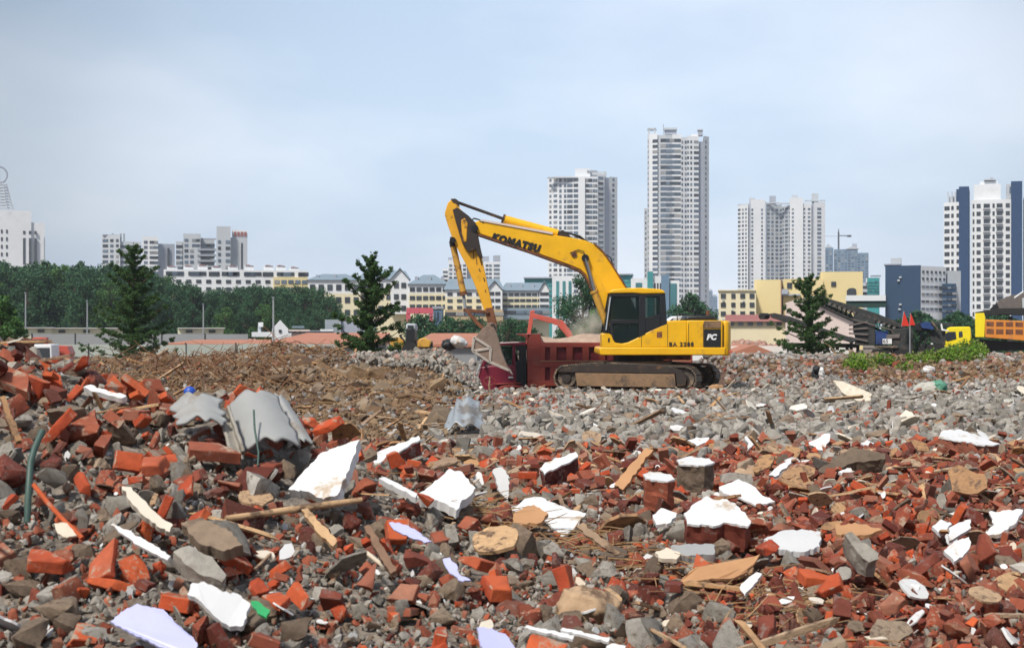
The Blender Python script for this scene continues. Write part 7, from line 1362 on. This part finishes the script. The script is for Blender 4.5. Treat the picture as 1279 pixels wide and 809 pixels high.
LM = [(232, 520, 'the left cement sheet'), (330, 535, 'the split cement sheet'), (405, 595, 'the large white board'), (485, 562, 'the long white faced block'), (557, 610, 'the ragged white board'), (698, 575, 'the white topped block'), (628, 603, 'the upright white flake'), (680, 645, 'the torn white sheet'), (790, 585, 'the leaning tan plank'),
      (822, 600, 'the white capped red lump'), (868, 580, 'the white capped grey lump'), (895, 640, 'the largest plaster slab'), (990, 673, 'the flat pointed plaster sheet'), (1210, 548, 'the white topped beam'), (1252, 650, 'the white sheet at the right edge'), (1195, 672, 'the three white flakes'), (938, 728, 'the leaning white flake'), (1024, 552, 'the star shaped flake'),
      (935, 613, 'the tattered papers'), (1070, 660, 'the flat tan board'), (1062, 575, 'the dark concrete beam'), (1075, 684, 'the broken kerb stone'), (248, 705, 'the tilted pale slab'), (255, 665, 'the broad brown slab'), (175, 676, 'the thin pale strip'), (82, 662, 'the cream board scrap'), (182, 636, 'the long cream board'), (130, 487, 'the crest board'), (190, 783, 'the bottom left lilac sheet'),
      (620, 797, 'the bottom middle lilac sheet'), (275, 755, 'the crumpled paper'), (325, 760, 'the green scrap'), (580, 525, 'the zinc sheet'), (400, 660, 'the pinkish plank'), (475, 686, 'the tan plank'), (10, 522, 'the brown plank end'), (895, 712, 'the peeling veneer'), (748, 675, 'the curled dark veneer'), (866, 686, 'the dark slate'), (40, 600, 'the dark green hose'), (72, 640, 'the red rod'),
      (82, 520, 'the big rough brown stone'), (328, 609, 'the big grey lump'), (60, 702, 'the big lower left brick'), (706, 726, 'the upright brick'), (373, 744, 'the rounded orange brick'), (735, 760, 'the tan clod'), (685, 790, 'the white laths'), (562, 712, 'the mauve cloth'), (510, 664, 'the lilac cloth'), (640, 500, 'the truck cab'), (780, 505, 'the excavator tracks'), (895, 490, 'the ochre lump'),
      (1022, 470, 'the black and white bundle'), (1158, 487, 'the full sack'), (1065, 490, 'the cream slab'), (1205, 497, 'the round dark red lump'), (1262, 506, 'the plastic bag at the edge'), (1100, 465, 'the green weeds'), (1195, 460, 'the yellow truck'), (1040, 445, 'the screening plant'), (463, 455, 'the middle conifer'), (180, 455, 'the left conifer'), (560, 450, 'the tarpaulin bundle'), (930, 520, 'the stones behind the tracks'), (1130, 750, 'the bottom right corner'), (1010, 770, 'the bottom veneer straw'), (850, 780, 'the bottom straw patch'), (450, 780, 'the bottom edge left of centre'), (1240, 740, 'the right edge near the bottom')]
LMA = np.array([(a, b_) for a, b_, _ in LM], float)
MN2 = {('rchunk', 'b_orange'): 'orange red brick fragment', ('rchunk', 'b_red'): 'dusty red brick fragment', ('rchunk', 'b_maroon'): 'dark maroon brick fragment', ('tile', 'c_grey'): 'broken grey tile', ('tile', 'c_brown'): 'broken brown tile'}
USEDL = {}
def relabel(kind, m_, px, py, size, srank):
    d = np.hypot(LMA[:, 0] - px, (LMA[:, 1] - py) * 1.3); cand = np.argsort(d)[:4]; nm = MN2.get((kind, m_), MN[m_]); words = ('small', 'smallish', 'mid sized', 'large')[int(min(3, srank * 4))]
    for j in cand:
        dx, dy = px - LMA[j, 0], py - LMA[j, 1]; dist = 'just ' if d[j] < 30 else '' if d[j] < 60 else 'well ' if d[j] < 110 else 'far '
        h_ = ('right' if dx > 0 else 'left') if abs(dx) > abs(dy) * .4 else ''; v_ = ('below' if dy > 0 else 'above') if abs(dy) > abs(dx) * .4 else ''
        rel = v_ + ' and ' + h_ + ' of' if h_ and v_ else (h_ + ' of' if h_ else v_)
        l_ = f'{words} {nm} {dist}{rel} {LM[j][2]}'
        if len(l_.split()) > 16: l_ = f'{words} {nm} {dist}{v_ or h_ + " of"} {LM[j][2]}'
        if len(l_.split()) > 16: l_ = f'{nm} {v_ or h_ + " of"} {LM[j][2]}'
        if l_ not in USEDL: USEDL[l_] = 1; return l_
    return l_
for kind in KN:
    allp = []; keys = [k for k in PIECES if k[0] == kind]
    for ki, k in enumerate(keys): a = np.concatenate(PIECES[k]); allp.append(np.concatenate([a, np.full((len(a), 1), ki)], 1))
    A = np.concatenate(allp); px = CX + F * A[:, 0] / A[:, 1]; py = HY - F * (A[:, 2] - CAMZ) / A[:, 1]
    vis = (px > -10) & (px < 1290) & (py < 815); score = A[:, 6] / A[:, 1] * vis
    order = np.argsort(-score); nk = {'brick': 280, 'chunk': 285, 'stone': 298, 'shard': 150, 'stick': 110, 'rchunk': 200, 'tile': 110}[kind]
    if kind == 'chunk':
        order = order[:]
    pickd = order[:nk]; rest = order[nk:]
    for i in pickd:
        xx, yy, zz, e0, e1, e2, s_, v_, ki = A[i]; m_ = keys[int(ki)][1]; v_ = int(v_) % len(TH[kind])
        z_ = zone(xx, yy); o = inst(KN[kind][0], tmesh(kind, v_, m_, 0 if kind in ('shard', 'stick', 'tile') else 32), None, (xx, yy, zz), (e0, e1, e2), (s_,) * 3)
        tag(o, relabel(kind, m_, px[i], py[i], s_, float((A[pickd][:, 6] < s_).mean())), KN[kind][1], (PL[m_] + ' ' + z_) if kind not in ('rchunk', 'tile') else (KN[kind][1] + 's ' + z_))
    for ki, k in enumerate(keys):
        r_ = A[rest][A[rest][:, 8] == ki]
        if not len(r_): continue
        nearm = r_[:, 1] < 9.5 if kind != 'stone' else r_[:, 1] < 0
        nm = {'rchunk': 'brick_fragment_rubble', 'tile': 'tile_litter', 'brick': 'brick_rubble', 'chunk': 'lump_rubble', 'stone': 'stone_rubble', 'shard': 'flake_litter', 'stick': 'splinter_litter'}[kind]
        both = [(nearm, True, 'near '), (~nearm, False, 'farther ')]
        for msk, hi_, wd in both:
            q = r_[msk]
            if len(q): merge(nm, kind, k[1], q[:, :3], q[:, 3:6], q[:, 6], q[:, 7].astype(int), wd + 'mass of ' + PL[k[1]] + ' strewn over the site', hi=hi_, smooth=35 if kind == 'stone' else 0)

# straw tufts and roots
def fibres(name, m, cents, n, L, r_, lab, up=.25, bend=.4):
    Vs = []; Fs = []; k = 0; rg = random.Random(3)
    mb = MB()
    for (cx_, cy_, sx, sy, an) in cents:
        for i in range(n):
            x = cx_ + rg.gauss(0, sx); y = cy_ + rg.gauss(0, sy); z = gz(x, y) + .03; a = an + rg.gauss(0, 1.3); l_ = L * rg.uniform(.4, 1.3); e_ = rg.uniform(-.05, up)
            d = Vector((math.cos(a), math.sin(a), e_)); p0 = Vector((x, y, z + rg.random() * .06)); b_ = Vector((rg.uniform(-bend, bend), rg.uniform(-bend, bend), rg.uniform(-bend, bend * .3)))
            mb.tube([p0, p0 + d * l_ * .5 + b_ * l_ * .12, p0 + d * l_ + b_ * l_ * .45], [r_, r_ * .8, r_ * .4], 4, False)
    o = mb.build(name, m, None, smooth=0); tag(o, lab, name.split('_')[-1], kind='stuff'); return o
def hp_(px, py): v = hit(px, py); return v.x, v.y
cs = []
for px, py, an in ((590, 640, 2.6), (610, 655, .3), (640, 668, 2.9), (700, 690, .2), (760, 700, 2.8), (820, 720, .1), (930, 765, .6), (960, 790, .4), (880, 740, 2.7), (1000, 760, .9), (720, 680, .5), (600, 660, 1.0)):
    x, y = hp_(px, py); cs.append((x, y, .16, .14, an))
fibres('dry_straw', 'straw', cs, 26, .24, .004, 'dry straw tufts among the rubble in the middle')
cs = []
for px, py, an in ((180, 460, .4), (230, 455, 2.6), (290, 450, .3), (260, 470, 1.2), (340, 455, .2), (330, 480, 2.7), (390, 470, .5), (450, 480, 2.5), (510, 480, .3), (555, 490, .8), (140, 470, .2), (420, 500, .3), (360, 510, .2), (480, 505, 2.8), (545, 470, 2)):
    x, y = hp_(px, py); cs.append((x, y, .9, 1.2, an))
fibres('dead_roots', 'root', [c_ for c_ in cs[:6]], 90, .6, .013, 'tangled dead roots and twigs lying on the spoil bank', .8, .9)
fibres('dry_straw', 'straw', cs[3:], 14, .6, .011, 'pale dry stalks on the spoil bank', .3, .5)
cs = []
for px, py, an in ((1010, 470, .5), (1060, 460, 2.5), (1100, 480, .1), (1240, 470, .4), (980, 455, 2)):
    x, y = hp_(px, py); cs.append((x, y, .8, .8, an))
fibres('dead_roots', 'root', cs, 22, 1.1, .02, 'dead twigs on the bank behind the stones', .3, .5)
for i, (p0, p1, p2, r_, lab) in enumerate((((430, 443, 40), (420, 432, 40), (411, 424, 40), .025, 'dark bare twig standing left of the middle conifer'), ((304, 447, 39), (311, 436, 39), (318, 428, 39), .02, 'bare forked twig on the crest of the spoil bank'), ((806, 475, 36), (800, 471, 36), (793, 468, 36), .018, 'pale stick leaning on the excavator track'), ((1043, 440, 55), (1036, 432, 55), (1030, 428, 55), .03, 'pale stake on the bank below the screening plant'), ((612, 492, 37), (611, 480, 37), (612, 470, 37), .03, 'pale wooden stake standing in front of the truck cab'))):
    pole('twig', 'twig', 'wood', [p0, p1, p2], [r_, r_ * .8, r_ * .5], lab, 5)
# far debris at the foot of the hoardings
def fardeb(px0, px1, Y0, Y1, hz, n, m, lab, s0=.3, s1=.9):
    x = np.array([X(random.uniform(px0, px1), 1) for _ in range(n)]); y = RNG.uniform(Y0, Y1, n); x = x * y; u = (y - Y0) / (Y1 - Y0); px_ = CX + F * x / y; e_ = np.clip((px_ - px0) / 12, 0, 1) * np.clip((px1 - px_) / 12, 0, 1)
    z = hz * np.sin(np.pi * u) ** .7 * e_ * (.8 + .2 * vn(x * .3, y * .3, 2)) * RNG.random(n) ** .3; merge('rubble_heap', 'stone', m, np.stack([x, y, z], 1), RNG.uniform(-3, 3, (n, 3)), K(n, s0, s1), RNG.integers(0, 99, n), lab)
fardeb(904, 1002, 108, 130, 2.2, 2600, 's_pink', 'reddish rubble heap in front of the cream row right of the excavator'); fardeb(910, 960, 106, 118, 1.7, 500, 's_grey', 'grey rubble at the near foot of the reddish heap')
fardeb(300, 330, 112, 126, 2.5, 500, 's_pink', 'reddish rubble behind the hoarding left of the white hut'); fardeb(500, 615, 62, 76, 1.9, 1500, 's_grey', 'pale rubble tip behind the spoil bank left of the bucket', .2, .7); fardeb(555, 640, 96, 110, 2.3, 900, 's_grey', 'pale rubble heap below the cream houses', .3, .8)
fardeb(60, 330, 84, 92, .9, 1800, 's_pink', 'low rubble strip behind the spoil bank at the left', .2, .6); fardeb(1140, 1200, 66, 72, 1.9, 900, 'dirt', 'brown earth heap below the crusher', .3, .8)
fardeb(990, 1070, 62, 67, 1.75, 900, 'dirt', 'brown earth ridge below the screening plant', .3, .8)

# ------------------------------------------------------------------ haze: one closed box of even air
hzm = bpy.data.materials.new('haze'); hzm.use_nodes = True; t = hzm.node_tree; t.nodes.clear(); o_ = N(t, 'ShaderNodeOutputMaterial'); pv = N(t, 'ShaderNodeVolumePrincipled')
pv.inputs['Color'].default_value = (.80, .88, 1, 1); pv.inputs['Density'].default_value = .0002; pv.inputs['Anisotropy'].default_value = .2; t.links.new(pv.outputs[0], o_.inputs['Volume'])
mb = MB().box((0, 1150, 64), (2600, 2420, 136)); ho = mb.build('haze', hzm, None, smooth=0); tag(ho, 'pale summer haze lying over the site and the town', 'haze', kind='stuff')

BYL = {}
for o in COL.objects:
    if o.parent is None and o.get('label') and o.get('category'): BYL.setdefault(o['label'], []).append(o)
for l_, os_ in BYL.items():
    if len(os_) > 1:
        for o in os_: o['group'] = os_[0].get('group') or 'look-alikes'
